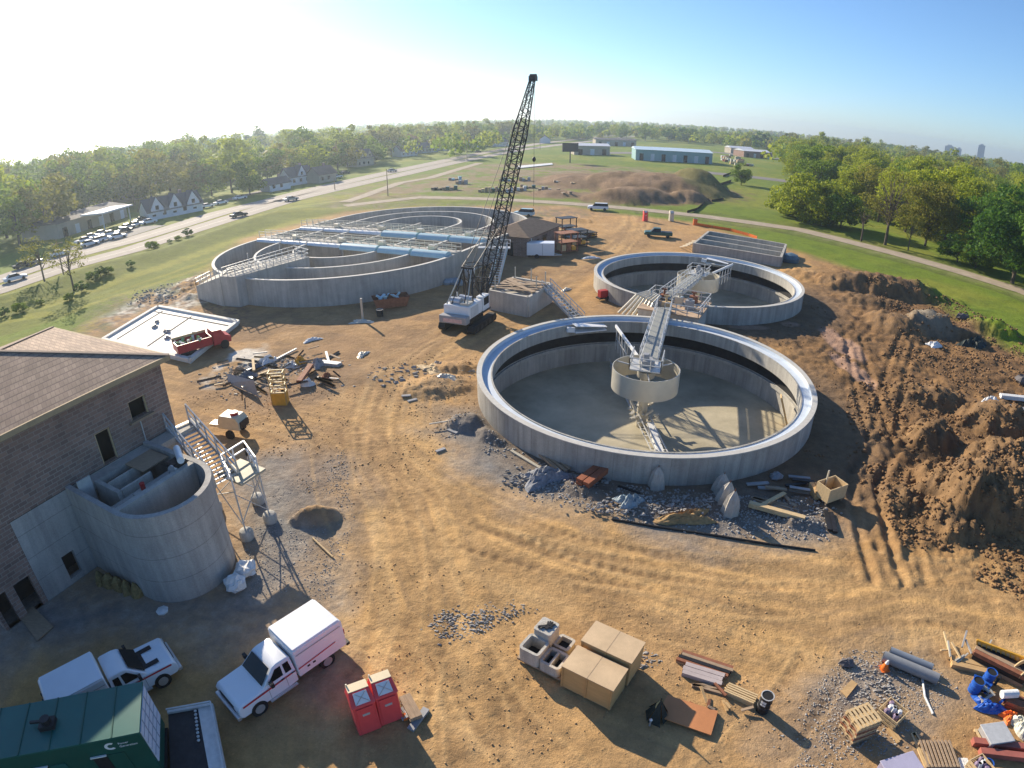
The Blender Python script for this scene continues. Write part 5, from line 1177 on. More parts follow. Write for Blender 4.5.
# ================================================================ SITE OBJECTS
# red portable toilets
def toilet(c, rz, label, m, h=2.15, group='portable toilets side by side'):
    t = thing('portable_toilet', label, 'portable toilet', c, rz, group)      # door faces -Y
    mb = MB(); V = [(-.58, -.58, 0), (.58, -.58, 0), (.58, .58, 0), (-.58, .58, 0), (-.54, -.54, h - .3), (.54, -.54, h - .3), (.54, .54, h - .3), (-.54, .54, h - .3)]
    mb.add(V, [(3, 2, 1, 0), (4, 5, 6, 7), (0, 1, 5, 4), (1, 2, 6, 5), (2, 3, 7, 6), (3, 0, 4, 7)]); obj('cabin', mb, m, t, bev=.06)
    mb = MB(); z = h - .297; V = [(-.6, -.6, z), (.6, -.6, z), (.6, .6, z), (-.6, .6, z), (-.5, -.05, h + .16), (.5, -.05, h + .16), (.5, .45, h + .1), (-.5, .45, h + .1)]
    mb.add(V, [(3, 2, 1, 0), (4, 5, 6, 7), (0, 1, 5, 4), (1, 2, 6, 5), (2, 3, 7, 6), (3, 0, 4, 7)]); rf = obj('roof', mb, m, t, bev=.04)
    p = [Vector((-.36, -.53, z + .10)), Vector((.36, -.53, z + .10)), Vector((.33, -.1, h + .14)), Vector((-.33, -.1, h + .14))]; off = Vector((0, -.03, .03)); p = [q + off for q in p]
    pn = obj('vent_panel', MB().add(p, [(0, 1, 2, 3)]), mat('translucent_white', (.78, .76, .74), .5, .04, 2), rf); o2 = Vector((0, -.012, .012))
    obj('cross_rib', MB().bar(p[0] + o2, p[2] + o2, .03, .01).bar(p[1] + o2, p[3] + o2, .03, .01), mat('rib_tan', (.62, .50, .42), .6, .1, 2), pn)
    obj('roof_top', MB().box(-.5, .5, -.02, .45, h + .12, h + .19), mat('roof_cream', (.75, .62, .40), .5, .05, 2), rf)
    dr = obj('door', MB().box(-.42, .42, -.605, -.572, .1, h - .42), m, t, bev=.01); obj('sign', MB().box(-.18, .18, -.62, -.607, 1.25, 1.38), M['steel'], dr)
    obj('vent_pipe', MB().tube((-.45, .4, h - .3), (-.45, .4, h + .3), .04), M['cream'], t)
    t.scale = (.84, .84, 1.0)
    return t
M['pink'] = mat('toilet_red', (.80, .09, .09), .4, .08, 1.2)
a, b_ = G(363, 738), G(381, 731); d = (b_ - a).normalized(); n_ = Vector((-d.y, d.x, 0)); rz = math.atan2(d.y, d.x)
toilet(tuple((a + b_) / 2 + n_ * .6), rz, 'left one of the two red portable toilets with white roof panels', M['pink'])
a, b_ = G(385, 728), G(402, 721.5); d = (b_ - a).normalized(); n_ = Vector((-d.y, d.x, 0)); rz = math.atan2(d.y, d.x)
toilet(tuple((a + b_) / 2 + n_ * .6), rz, 'right one of the two red portable toilets, half in sunlight', M['pink'])
toilet(tuple(G(645, 221)), .1, 'distant pink portable toilet at the bend of the gravel lane', M['pink'], group=None)
toilet(tuple(G(671, 221)), .1, 'distant pale portable toilet on the grass edge of the gravel lane', M['cream'], group=None)
# plywood crates
def crate_box(c, rz, L_, W_, H_, label, name='plywood_crate'):
    t = thing(name, label, 'crate', c, rz, 'large plywood crates')
    obj('side_panel', MB().box(-L_ / 2, L_ / 2, -W_ / 2, W_ / 2, .1, H_ - .02), mat('crate_ply', (.55, .35, .15), .7, .12, 1.2, .05, stretch=(1, 1, 4)), t)
    lid = obj('lid', MB().box(-L_ / 2 - .03, L_ / 2 + .03, -W_ / 2 - .03, W_ / 2 + .03, H_ - .017, H_ + .02), mat('lid_ply', (.62, .45, .27), .65, .14, .9), t)
    obj('seam', MB().box(-.012, .012, -W_ / 2 - .03, W_ / 2 + .03, H_ + .0205, H_ + .024), M['wood2'], lid)
    for x in (-L_ / 2, -.05, L_ / 2 - .09): obj('batten', MB().box(x, x + .09, -W_ / 2 - .035, -W_ / 2 - .003, .1, H_ - .03), mat('batten_wood', (.50, .31, .13), .8, .1, 3), t)
    for y in (-W_ / 2 + .05, 0, W_ / 2 - .15): obj('skid', MB().box(-L_ / 2, L_ / 2, y, y + .1, 0, .098), M['wood2'], t)
    return t
n0, n1, n2 = G(562, 665, 1.5), G(613, 690, 1.5), G(628, 668, 1.5)
d = (n1 - n0).normalized(); n_ = Vector((-d.y, d.x, 0)); rz = math.atan2(d.y, d.x); L_ = (n1 - n0).length; ctr = (n0 + n1) / 2
c_ = ctr + n_ * .68; crate_box((c_.x, c_.y, 0), rz, L_, 1.32, 1.42, 'nearer of the two big plywood crates standing in full sun')
c_ = ctr + n_ * 2.2 + d * .05; crate_box((c_.x, c_.y, 0), rz, L_, 1.32, 1.62, 'farther of the two big plywood crates, behind the nearer one')
# pallets and precast concrete risers
def pallet_parts(L_=1.2, W_=1.0, z=0., mb=None):
    mb = mb or MB()
    for y in (-W_ / 2, -.05, W_ / 2 - .1): mb.box(-L_ / 2, L_ / 2, y, y + .1, z, z + .09)
    for k in range(6): x = -L_ / 2 + k * (L_ - .12) / 5; mb.box(x, x + .12, -W_ / 2, W_ / 2, z + .093, z + .12)
    return mb
def pallet(c, rz, label, group=None, m=None, n=1, L_=1.2, W_=1.0):
    t = thing('pallet', label, 'pallet', c, rz, group)
    for k in range(n): obj('pallet_deck', pallet_parts(L_, W_, k * .14), m or M['wood2'], t)
    return t
d4 = d; Rz = rz
for (px, py, lb) in ((534, 657, 'pallet under the round concrete riser at the left of the crates'), (545, 640, 'pallet under the tall square concrete block'), (556, 668, 'pallet under the two-celled concrete riser'), (562, 650, 'pallet under the small concrete riser next to the crate')):
    p = G(px, py); pallet((p.x, p.y, 0), Rz, lb, 'pallets under the precast concrete pieces', L_=1.15, W_=1.05)
def riser(px, py, s, h, kind, label):
    p = G(px, py, .12); t = thing('concrete_riser', label, 'concrete block', tuple(p), Rz, 'precast concrete pieces on pallets')
    P = []; r = s * .28
    for q, (cx, cy) in enumerate(((1, 1), (-1, 1), (-1, -1), (1, -1))):
        for k in range(5): a = math.pi / 2 * q + math.pi / 2 * k / 4; P.append((cx * (s - r) + r * math.cos(a), cy * (s - r) + r * math.sin(a)))
    if kind == 'solid': obj('block', MB().prism(P, 0, h), M['conc_lt'], t, bev=.02); jk = MB(); random.seed(2); [jk.bar((random.uniform(-s, s) * .7, random.uniform(-s, s) * .7, h + .04), (random.uniform(-s, s) * .7, random.uniform(-s, s) * .7, h + .06), .07, .05) for _ in range(9)]; obj('hardware', jk, M['black'], t)
    else:
        obj('ring_wall', MB().wallpath(P, .13, 0, h, closed=True), M['conc_lt'], t, True)
        obj('inside_floor', MB().prism([(x * .9, y * .9) for x, y in P], 0, .1), M['black'], t)
        if kind == 'two': obj('divider', MB().box(-.05, .05, -s * .9, s * .9, .1, h), M['conc_lt'], t)
    return t
riser(546, 643, .45, 1.15, 'solid', 'tall square concrete block with dark hardware on top, left of the crates')
riser(534, 656, .46, .8, 'ring', 'open concrete riser with rounded corners, leftmost on its pallet')
riser(554, 666, .45, .55, 'two', 'two-celled concrete riser in front of the crate corner')
riser(564, 648, .34, .4, 'ring', 'small open concrete riser between block and crates')
# black drum
def drum(px, py, label, m, r=.33, h=.95, lidm=None):
    p = GP(px, py); t = thing('drum', label, 'barrel', tuple(p)); mb = MB()
    mb.lathe((0, 0), [(r, 0), (r, h * .33), (r + .02, h * .35), (r, h * .37), (r, h * .66), (r + .02, h * .68), (r, h * .7), (r, h)], 24); obj('shell', mb, m, t, True)
    obj('rim', MB().ring((0, 0), r - .02, r + .02, h, h + .03, 24), lidm or M['steel'], t, True); obj('inside', MB().disk((0, 0), r - .03, h + .004, 24), M['dark'], t); return t
dr_ = drum(762, 710, 'black steel drum standing alone and casting a long shadow', M['black'], .27, 1.0)
obj('label_patch', MB().add([(-.275 * math.cos(a), -.275 * math.sin(a), z) for z in (.55, .85) for a in (.3, .6, .9, 1.2)], [(0, 1, 5, 4), (1, 2, 6, 5), (2, 3, 7, 6)]), M['bag'], dr_)
# generic lumber: bundle between two ground points
def boards(pa, pb_, n, layers, bw, bh, m, label, name='lumber_stack', cat='lumber', z0=0., fan=0., group=None, mats=None, gap=1.15):
    a, b_ = GP(*pa), GP(*pb_); d = (b_ - a); L_ = d.length; rz = math.atan2(d.y, d.x); c = (a + b_) / 2; c.z = (a.z + b_.z) / 2 + z0
    t = thing(name, label, cat, tuple(c), rz, group); random.seed(int(pa[0] * 3 + pa[1]))
    for k in range(layers):
        for i in range(n):
            y = (i - (n - 1) / 2) * bw * gap + random.uniform(-.02, .02); e = random.uniform(-.12, .12) * min(1, L_ / 3); f = fan * (i - (n - 1) / 2)
            obj('board', MB().bar((-L_ / 2 + e, y - f, k * bh * 1.06 + bh / 2), (L_ / 2 + e, y + f, k * bh * 1.06 + bh / 2), bw, bh), mats[(i + k) % len(mats)] if mats else m, t)
    return t
boards((679, 657), (730, 674), 4, 2, .16, .10, M['wood2'], 'stack of dark weathered boards lying farthest from the orange plywood', mats=[M['wood2'], M['rust'], M['black']])
boards((683, 670), (722, 682), 3, 1, .22, .22, mat('pale_beam', (.45, .38, .36), .8, .1, 2), 'three pale squared beams beside the dark weathered boards', name='timber_stack')
boards((692, 686), (724, 690), 3, 1, .12, .1, M['wood2'], 'short grey boards lying across a small scrap heap', fan=.15)
boards((725, 690), (754, 703), 5, 3, .08, .09, M['wood3'], 'bundle of bright yellow lumber strips near the black drum', name='lath_bundle', gap=1.5)
random.seed(31); p = G(718, 706); t = thing('scrap_heap', 'small heap of broken wood between orange plywood and yellow strips', 'scrap', tuple(p))
for k in range(9):
    a = Vector((random.uniform(-.9, .9), random.uniform(-.5, .5), .06 + k * .02)); an = random.uniform(0, 3.1); obj('piece', MB().bar(a, a + Vector((math.cos(an), math.sin(an), random.uniform(-.05, .2))) * random.uniform(.3, .9), .12, .06), [M['wood2'], M['rust'], M['wood']][k % 3], t)
a, b_, c_, d_ = [G(*q, .22) for q in ((655, 715), (668, 695), (718, 711), (711, 735))]
mb = MB(); mb.add([a, b_, c_, d_] + [v - Vector((0, 0, .05)) for v in (a, b_, c_, d_)], [(0, 1, 2, 3), (7, 6, 5, 4), (0, 1, 5, 4), (1, 2, 6, 5), (2, 3, 7, 6), (3, 0, 4, 7)])
t = thing('plywood_sheet', 'reddish orange plywood sheet raised on blocks beside the crate shadow', 'board', (a.x, a.y, 0)); obj('sheet', mb, mat('form_ply', (.50, .21, .085), .6, .12, 1, .05), t, world=True)
bl_ = MB().bar(a.lerp(b_, .2) - Vector((0, 0, .16)), d_.lerp(c_, .2) - Vector((0, 0, .16)), .1, .1).bar(a.lerp(b_, .8) - Vector((0, 0, .16)), d_.lerp(c_, .8) - Vector((0, 0, .16)), .1, .1); obj('bearer', bl_, M['wood2'], t, world=True)
p = G(657, 716); mb = MB()
for k in range(5): a_ = k * 1.25; mb.add([(0, 0, 1.15), (math.cos(a_) * .55, math.sin(a_) * .5, 0), (math.cos(a_ + 1.0) * .5, math.sin(a_ + 1.0) * .6, 0)], [(0, 1, 2)])
mb.tube((0, 0, 0), (0, 0, 1.3), .03); solo('covered_stand', mb, M['tarp'], 'dark green tarpaulin hanging on a small stand in the crate shadow', 'tarpaulin', loc=tuple(p), world=False)
solo('spigot', MB().tube((0, 0, 0), (0, 0, .35), .04).lathe((0, 0), [(.02, .35), (.08, .42), (.02, .5)], 10), M['silver'], 'small shiny metal knob on a short stake inside the crate shadow', 'stake', loc=tuple(G(656, 716) + Vector((-.35, -.45, 0))), world=False)
# grey culvert pipes
t = thing('culvert_pipe', 'nearer one of two long grey plastic pipes lying on the ground', 'pipe', tuple(G(884, 656)), 0, 'grey plastic pipes')
a, b_ = G(883, 656, .3), G(938, 679, .3)
def hollow(a, b_, r, m, t, n=20):
    a, b_ = Vector(a), Vector(b_); d = (b_ - a).normalized(); x = d.cross(Vector((0, 0, 1))).normalized(); y = d.cross(x); V = []
    for p, rr in ((a, r), (b_, r), (b_, r * .88), (a, r * .88)):
        for i in range(n): th = 2 * math.pi * i / n; V.append(p + x * math.cos(th) * rr + y * math.sin(th) * rr)
    F = [(k * n + i, k * n + (i + 1) % n, ((k + 1) % 4) * n + (i + 1) % n, ((k + 1) % 4) * n + i) for k in range(4) for i in range(n)]
    return MB().add(V, F)
obj('pipe_wall', hollow(a, b_, .27, 0, 0), M['pvc'], t, True, world=True)
t = thing('culvert_pipe', 'farther one of two long grey plastic pipes, partly behind the other', 'pipe', tuple(G(895, 652)), 0, 'grey plastic pipes')
obj('pipe_wall', hollow(G(890, 651, .25), G(932, 668, .25), .22, 0, 0), mat('pipe_blue_grey', (.20, .23, .27), .4, .1, 2), t, True, world=True)
boards((901, 664), (918, 673), 2, 1, .12, .12, M['wood3'], 'short pale boards lying just in front of the grey plastic pipes')
p = G(884, 669); t = thing('traffic_cone', 'small orange marker with a white top lying by the grey pipes', 'marker', tuple(p)); obj('cone', MB().lathe((0, 0), [(.2, 0), (.17, .12), (.1, .4)], 14), M['orange'], t, True); obj('base', MB().box(-.22, .22, -.22, .22, 0, .04), M['orange'], t); obj('tip', MB().lathe((0, 0), [(.1, .403), (.04, .6)], 14), M['bag'], t, True)
q = [G(922, 676, .05), G(925, 697, .05), G(933, 714, .05)]; solo('bent_pipe', MB().tube(q[0], q[1], .06).tube(q[1], q[2], .06), M['steel'], 'thin pale bent pipe lying on grey gravel below the grey pipes', 'pipe', loc=tuple(q[1]))
def rock(px, py, r, label, m=None, group=None):
    p = GP(px, py); random.seed(int(px + py)); mb = MB().lathe((0, 0), [(r * .8, 0), (r, r * .3), (r * .7, r * .7), (r * .2, r * .8)], 8); mb.v = [(x * random.uniform(.7, 1.3), y * random.uniform(.5, 1.0), z * random.uniform(.8, 1.2)) for x, y, z in mb.v]
    return solo('rock', mb, m or M['conc'], label, 'rock', group, loc=tuple(p), world=False)
rock(846, 664, .38, 'dark grey rock on the rough ground left of the grey pipes', mat('rock_dark', (.13, .12, .12), .9, .3, 3, .4))
a, b_, c_, d_ = [GP(*q, .06) for q in ((840, 692), (851, 681), (857, 685), (846, 699))]
solo('broken_board', MB().add([a, b_, c_, d_] + [v + Vector((0, 0, .04)) for v in (a, b_, c_, d_)], [(0, 1, 2, 3), (4, 5, 6, 7), (0, 1, 5, 4), (1, 2, 6, 5), (2, 3, 7, 6), (3, 0, 4, 7)]), M['wood'], 'flat tan broken board behind the tall stack of pallets', 'board', loc=tuple(a))
# stack of pallets
t = thing('pallet_stack', 'tall stack of reddish wooden pallets at the lower right', 'pallets', tuple(G(855, 732)), .18)
for k in range(9): obj('pallet_deck', pallet_parts(1.15, 1.0, k * .135).xf(Matrix.Rotation(random.uniform(-.05, .05), 4, 'Z')), [M['wood3'], M['rust'], M['wood2']][(k + 2) % 3] if k < 8 else M['wood3'], t)
def crate_of_bits(px, py, rz, label, w_=.6):
    p = GP(px, py); t = thing('open_crate', label, 'crate', tuple(p), rz); mb = MB()
    for z in (.05, .25, .45):
        for a in ((-w_, w_, -w_, -w_ + .04), (-w_, w_, w_ - .04, w_), (-w_, -w_ + .04, -w_ + .041, w_ - .041), (w_ - .04, w_, -w_ + .041, w_ - .041)): mb.box(*a, z, z + .13)
    obj('slats', mb, M['wood3'], t); lm = MB(); random.seed(int(px))
    for k in range(8): x, y = random.uniform(-w_, w_) * .6, random.uniform(-w_, w_) * .6; lm.lathe((x, y), [(.1, .1), (.16, .45), (.08, .65)], 8, mi=k % 2)
    obj('contents', lm, [M['bag'], mat('purple_grey', (.25, .19, .27), .6, .2, 3)], t); return t
crate_of_bits(889, 718, .5, 'small wooden crate of white and purple fittings right of the pallet stack', .5)
boards((913, 733), (932, 768), 3, 1, .14, .06, M['wood3'], 'pale boards lying diagonally left of the slatted pallet', fan=.1)
boards((888, 728), (899, 742), 2, 1, .14, .08, M['wood'], 'two short boards in the shadow of the pallet stack')
t = thing('pallet', 'slatted grey brown pallet leaning at the bottom right edge', 'pallet', tuple(G(937, 757)), -.2)
mb = MB().box(-.75, .75, -.6, -.5, 0, .25).box(-.75, .75, .5, .6, 0, .25)
for k in range(9): x = -.75 + k * .17; mb.box(x, x + .09, -.65, .65, .255, .29)
obj('pallet_deck', mb, M['wood2'], t)
t = thing('tool_box', 'purple grey lidded box at the very bottom right of centre', 'box', tuple(G(897, 772)), .1); obj('body', MB().box(-.8, .8, -.4, .4, 0, .5), mat('lilac_grey', (.32, .30, .42), .5, .1, 1), t, bev=.03); obj('lid', MB().box(-.83, .83, -.43, .43, .503, .56), mat('lilac_lid', (.42, .40, .52), .4, .1, 1), t, bev=.02)
# timber form stack at far right
boards((971, 657), (1022, 682), 3, 3, .26, .22, M['wood2'], 'big stack of dark heavy timbers at the right edge', name='timber_stack', mats=[M['wood2'], M['black'], M['rust']])
t = thing('form_panel', 'yellow framed form panel with cross ribs leaning on the timber stack', 'form panel', tuple(G(1000, 655)))
a, b_ = G(977, 640, .9), G(1030, 660, .9); dn = G(977, 652, .2) - a; mb = MB().bar(a, b_, .1, .1).bar(a + dn, b_ + dn, .1, .1)
for k in range(12): p = a.lerp(b_, k / 11); mb.bar(p, p + dn, .09, .05)
obj('frame', mb, M['yellow'], t, world=True); obj('facing', MB().add([a - Vector((0, -.04, .02)), b_ - Vector((0, -.04, .02)), b_ + dn - Vector((0, -.04, .02)), a + dn - Vector((0, -.04, .02))], [(0, 1, 2, 3)]), M['wood3'], t, world=True)
boards((951, 663), (996, 674), 2, 1, .3, .25, M['wood'], 'two broad tan planks in front of the dark timbers', name='plank_pair')
random.seed(8)
t = thing('scrap_heap', 'tangle of pale sticks at the left end of the timber stack', 'scrap', tuple(G(960, 655)))
for k in range(10):
    p = G(random.uniform(948, 985), random.uniform(645, 664), .15 + k * .02); an = random.uniform(0, 3.1); obj('stick', MB().bar(p, p + Vector((math.cos(an), math.sin(an), .1)) * random.uniform(.5, 1.2), .08), [M['cream'], M['wood3'], M['grey']][k % 3], t, world=True)
drum(973, 691, 'blue plastic drum nearest the blue tarpaulin', M['blue'], .28, .7, M['blue']); drum(986, 682, 'blue plastic drum farther back beside the planks', M['blue'], .26, .7, M['blue'])
t = thing('scrap_heap', 'heap of tools and hoses between the blue drums and tarpaulin', 'scrap', tuple(G(992, 696))); random.seed(12)
for k in range(12):
    p = G(random.uniform(982, 1000), random.uniform(684, 704), .1 + .02 * k); an = random.uniform(0, 3.1); obj('piece', MB().bar(p, p + Vector((math.cos(an), math.sin(an), .1)) * random.uniform(.3, .8), .12, .08), [M['grey'], M['black'], M['cream'], M['blue']][k % 4], t, world=True)
def cloth(px, py, rx, ry, h, m, label, name='tarpaulin', cat='tarpaulin', rz=0., seed=1):
    p = GP(px, py); random.seed(seed); n = 14; V = []; F = []
    for i in range(n):
        for j in range(n):
            u, v_ = 2 * i / (n - 1) - 1, 2 * j / (n - 1) - 1; e = 1 + .25 * math.sin(3 * math.atan2(v_, u) + seed)
            V.append((u * rx * e, v_ * ry * e, max(.02, h * (1 - max(abs(u), abs(v_)) ** 2) * random.uniform(.5, 1.2) + .03)))
    for i in range(n - 1):
        for j in range(n - 1): F.append((i * n + j, (i + 1) * n + j, (i + 1) * n + j + 1, i * n + j + 1))
    return solo(name, MB().add(V, F), m, label, cat, loc=tuple(p), rz=rz, world=False)
cloth(989, 708, .75, .35, .35, M['blue'], 'crumpled bright blue tarpaulin above the grey square lid', rz=-.6)
cloth(1008, 717, .45, .3, .3, M['orange'], 'crumpled orange sack right of the blue tarpaulin', 'sack', 'sack', .2, 2)
cloth(1020, 726, .5, .5, .5, mat('mottled_sack', (.60, .58, .48), .7, .3, 6, .4), 'mottled white sack at the right edge above the red beams', 'sack', 'sack', .3, 3)
boards((1003, 702), (1040, 716), 3, 2, .2, .2, M['rust'], 'dark red beams at the right edge under a white roll', name='beam_stack'); solo('white_roll', MB().tube((-.4, 0, .55), (.4, 0, .6), .2, n=16), M['bag'], 'white roll lying on the dark red beams by the orange sack', 'roll', loc=tuple(G(1004, 702)), rz=-.2, world=False)
t = thing('covered_pallet', 'pallet topped by a square light grey lid above the red beams', 'pallet', tuple(G(993, 739)), -.08); obj('pallet_deck', pallet_parts(1.5, 1.1, 0), M['wood3'], t); obj('block', MB().box(-.6, .6, -.48, .48, .123, .42), M['grey'], t); obj('lid', MB().box(-.64, .64, -.52, .52, .423, .47), M['steel'], t, bev=.02)
boards((975, 749), (1040, 757), 2, 1, .3, .3, M['rust'], 'two long reddish steel beams at the bottom right corner', name='beam_pair', cat='beams', mats=[mat('red_oxide', (.36, .12, .09), .6, .15, 2)], gap=1.6)
boards((962, 760), (970, 790), 2, 1, .2, .1, M['bag'], 'white boards below the left end of the red beams'); crate_of_bits(976, 772, .2, 'crate of pale scrap below the red steel beams', .4); drum(985, 768, 'small blue bucket right below the red steel beams', M['blue'], .2, .4, M['blue'])
t = thing('cable_reel', 'pale wheel like cable reel at the right end of the timber stack', 'reel', tuple(G(1019, 678))); obj('flange', MB().tube((0, -.3, .5), (0, -.24, .5), .5, n=20), M['wood3'], t); obj('flange', MB().tube((0, .24, .5), (0, .3, .5), .5, n=20), M['wood3'], t); obj('core', MB().tube((0, -.24, .5), (0, .24, .5), .25, n=16), M['black'], t)
# stacked skip at the toilets
boards((405, 700), (417, 722), 2, 2, .25, .2, M['wood2'], 'dark scrap timbers just right of the red toilets'); boards((411, 730), (427, 709), 1, 1, .3, .12, M['grey'], 'grey plank lying on end of the dark timbers by the toilets')
t = thing('scrap_heap', 'orange and white rubble strewn beside the right red toilet', 'scrap', tuple(G(406, 716))); random.seed(41)
for k in range(8): p = G(402 + random.uniform(-2, 8), 712 + random.uniform(-6, 12), .08); an = random.uniform(0, 3); obj('piece', MB().bar(p, p + Vector((math.cos(an), math.sin(an), .1)) * .3, .16, .12), [M['orange'], M['bag'], M['grey']][k % 3], t, world=True)
# wrapped starter bars standing by the near tank (four cones)
def cone(px, py, h, label, lean=0.):
    p = GP(px, py); t = thing('wrapped_rebar', label, 'wrapped bars', tuple(p), 0, 'upright bars wrapped in plastic beside the nearer tank')
    mb = MB(); n = 12; V = []
    for r, z in ((.36, 0), (.33, h * .35), (.24, h * .72), (.05, h)):
        for i in range(n): a_ = 2 * math.pi * i / n; rr = r * (1 + .35 * (i % 2) + .12 * ((i * 7) % 3)); V.append((rr * math.cos(a_) + lean * z, rr * math.sin(a_), z))
    mb.add(V, [(k * n + i, k * n + (i + 1) % n, (k + 1) * n + (i + 1) % n, (k + 1) * n + i) for k in range(3) for i in range(n)]); obj('plastic_wrap', mb, mat('dirty_plastic', (.42, .39, .34), .5, .2, 2, .3, stretch=(4, 4, 1)), t)
    obj('bar', MB().tube((lean * h, 0, h * .8), (lean * h * 1.05, 0, h + .15), .02), M['rust'], t); return t
cone(656, 488, 1.6, 'lone wrapped bar cone left of the group of three by the tank wall'); cone(719, 492, 1.4, 'farthest of the three wrapped bar cones, against the tank wall', .1); cone(723, 502, 1.5, 'middle one of the three wrapped bar cones by the tank', .15); cone(729, 514, 1.7, 'nearest of the three wrapped bar cones, partly in sun', .05)
# loose formwork around the near tank
boards((522, 440), (566, 474), 3, 2, .22, .08, M['wood2'], 'long weathered boards leaning along the left wall of the nearer tank', z0=.15, fan=.1)
boards((512, 452), (556, 478), 2, 1, .1, .1, M['cream'], 'thin pale poles beside the long weathered boards'); boards((582, 488), (602, 476), 2, 2, .45, .2, mat('red_board', (.30, .10, .05), .8, .2, 2), 'short rust red planks at the foot of the tank wall', z0=.2)
boards((618, 487), (640, 494), 1, 1, .12, .1, M['black'], 'black iron bar beside the lone wrapped bar cone')
cloth(630, 503, .8, .5, .6, mat('pale_blue_sheet', (.24, .30, .33), .5, .25, 3, .4), 'pale blue plastic sheeting over a heap in front of the nearer tank', 'plastic_sheet', 'plastic sheet', .1, 7)
cloth(545, 478, 1.4, .9, .7, mat('grey_rubble_sheet', (.22, .23, .25), .8, .4, 3, .5), 'grey heap of rubble and wrapping left of the rust red planks', 'rubble_heap', 'rubble', .4, 9)
cloth(685, 519, 1.6, .6, .5, mat('brown_straw', (.34, .22, .10), .9, .3, 5, .5), 'brown straw heap near the group of three cones', 'straw_heap', 'straw', .1, 11)
boards((748, 508), (804, 520), 1, 1, .35, .3, M['wood3'], 'long pale beam lying in front of the dark lumber pit'); boards((756, 512), (784, 497), 1, 1, .28, .08, M['wood3'], 'pale board lying across the long pale beam', z0=.3)
boards((752, 498), (800, 512), 3, 1, .2, .08, M['wood2'], 'weathered boards behind the long pale beam', fan=.2)
random.seed(17)
for k in range(14):
    x, y = random.uniform(745, 815), random.uniform(470, 502); an = random.uniform(-.6, .9); a = (x, y); b_ = (x + 22 * math.cos(an), y + 10 * math.sin(an))
    boards(a, b_, 1, 1, .25, .1, [M['wood2'], M['grey'], M['black'], M['pvc']][k % 4], 'loose plank in the shaded lumber pile against the nearer tank', name='loose_plank', group='planks in the shaded pile by the tank', z0=.05 + .03 * k)
p = GP(828, 500); t = thing('wooden_box', 'open wooden box standing by the muddy tracks right of the nearer tank', 'box', tuple(p), .35)
for a in ((-.85, .85, -.6, -.54), (-.85, .85, .54, .6), (-.85, -.79, -.539, .539), (.79, .85, -.539, .539)): obj('side', MB().box(*a, .3, 1.3), M['wood3'], t)
obj('base', MB().box(-.79, .79, -.54, .54, .3, .36), M['wood2'], t); obj('leg', MB().box(-.8, -.7, -.5, -.4, -.2, .3), M['wood2'], t); obj('leg', MB().box(.7, .8, -.5, -.4, -.2, .3), M['wood2'], t)
boards((812, 490), (818, 500), 2, 3, .3, .2, M['wood'], 'small stack of timber blocks left of the open wooden box'); solo('post', MB().bar((0, 0, 0), (0, 0, 2.0), .09), M['cream'], 'thin pale post standing behind the open wooden box', 'post', loc=tuple(GP(822, 496)), world=False)
boards((828, 512), (832, 533), 2, 1, .3, .15, M['black'], 'dark tool lying in front of the open wooden box')
rock(775, 478, .5, 'blue grey lump in the shaded pile by the nearer tank', M['pvc'])
a = [GP(*q, .06) for q in ((612, 520), (660, 528), (720, 537), (770, 545), (815, 551))]; mb = MB()
for p, q in zip(a[:-1], a[1:]): mb.tube(p, q, .07, n=8)
solo('drain_hose', mb, M['dark'], 'long dark hose along the gravel edge in front of the nearer tank', 'hose', loc=tuple(a[0]))
a = [GP(*q, .06) for q in ((322, 548), (333, 558))]; a[0] = GP(313, 539, .06); solo('wooden_pole', MB().tube(a[0], a[1], .06), M['wood3'], 'pale wooden pole lying on gravel below the small dirt pile', 'pole', loc=tuple(a[0]))
boards((430, 428), (462, 418), 1, 1, .08, .08, M['cream'], 'thin pale pipe lying left of the dark gravel heaps')
# debris field in the middle left
random.seed(51); mm = [M['cream'], M['steel'], M['wood3'], M['wood2'], M['grey'], M['steel'], M['wood3']]
for k in range(80):
    x, y = random.uniform(214, 334), 0; y = 378 - (x - 222) * .06 + random.uniform(-19, 18); 
    if x > 300: y -= 4
    an = random.choice([random.uniform(.1, .7), random.uniform(-.9, -.2), random.uniform(0, 3)]); L_ = random.uniform(8, 30)
    boards((x, y), (x + L_ * math.cos(an), y + L_ * .55 * math.sin(an)), 1, 1, random.uniform(.08, .3), random.uniform(.05, .18), mm[k % 7], 'loose formwork piece in the big debris field left of the yellow chute', name='formwork_piece', cat='debris', group='formwork pieces in the debris field', z0=random.uniform(0, .45))
for k, (px, py) in enumerate(((255, 368), (268, 362), (292, 366), (300, 363), (318, 366), (326, 378), (308, 385), (247, 378), (238, 372))):
    cloth(px, py, random.uniform(.5, 1.0), random.uniform(.3, .6), random.uniform(.4, .8), [mat('slate_sheet', (.15, .18, .22), .6, .3, 3), M['bag'], M['steel'], M['yellow'], M['grey'], M['rust'], M['bag'], mat('slate_sheet', (.1, .1, .1)), M['wood2']][k],
          ['dark blue sheet', 'white roll of wrap', 'white folded sheet', 'yellow brown scrap lump', 'grey scrap lump', 'rusty scrap lump', 'white scrap lump', 'slate coloured sheet', 'brown scrap lump'][k] + ' lying in the big debris field', 'scrap_lump', 'scrap', k, k + 20)
boards((300, 386), (312, 369), 1, 1, .5, .3, M['rust'], 'rust red channel lying diagonally behind the yellow chute', z0=.3)
boards((318, 364), (340, 366), 4, 2, .15, .15, M['steel'], 'short neat stack of pale grey bars at the right of the debris field')
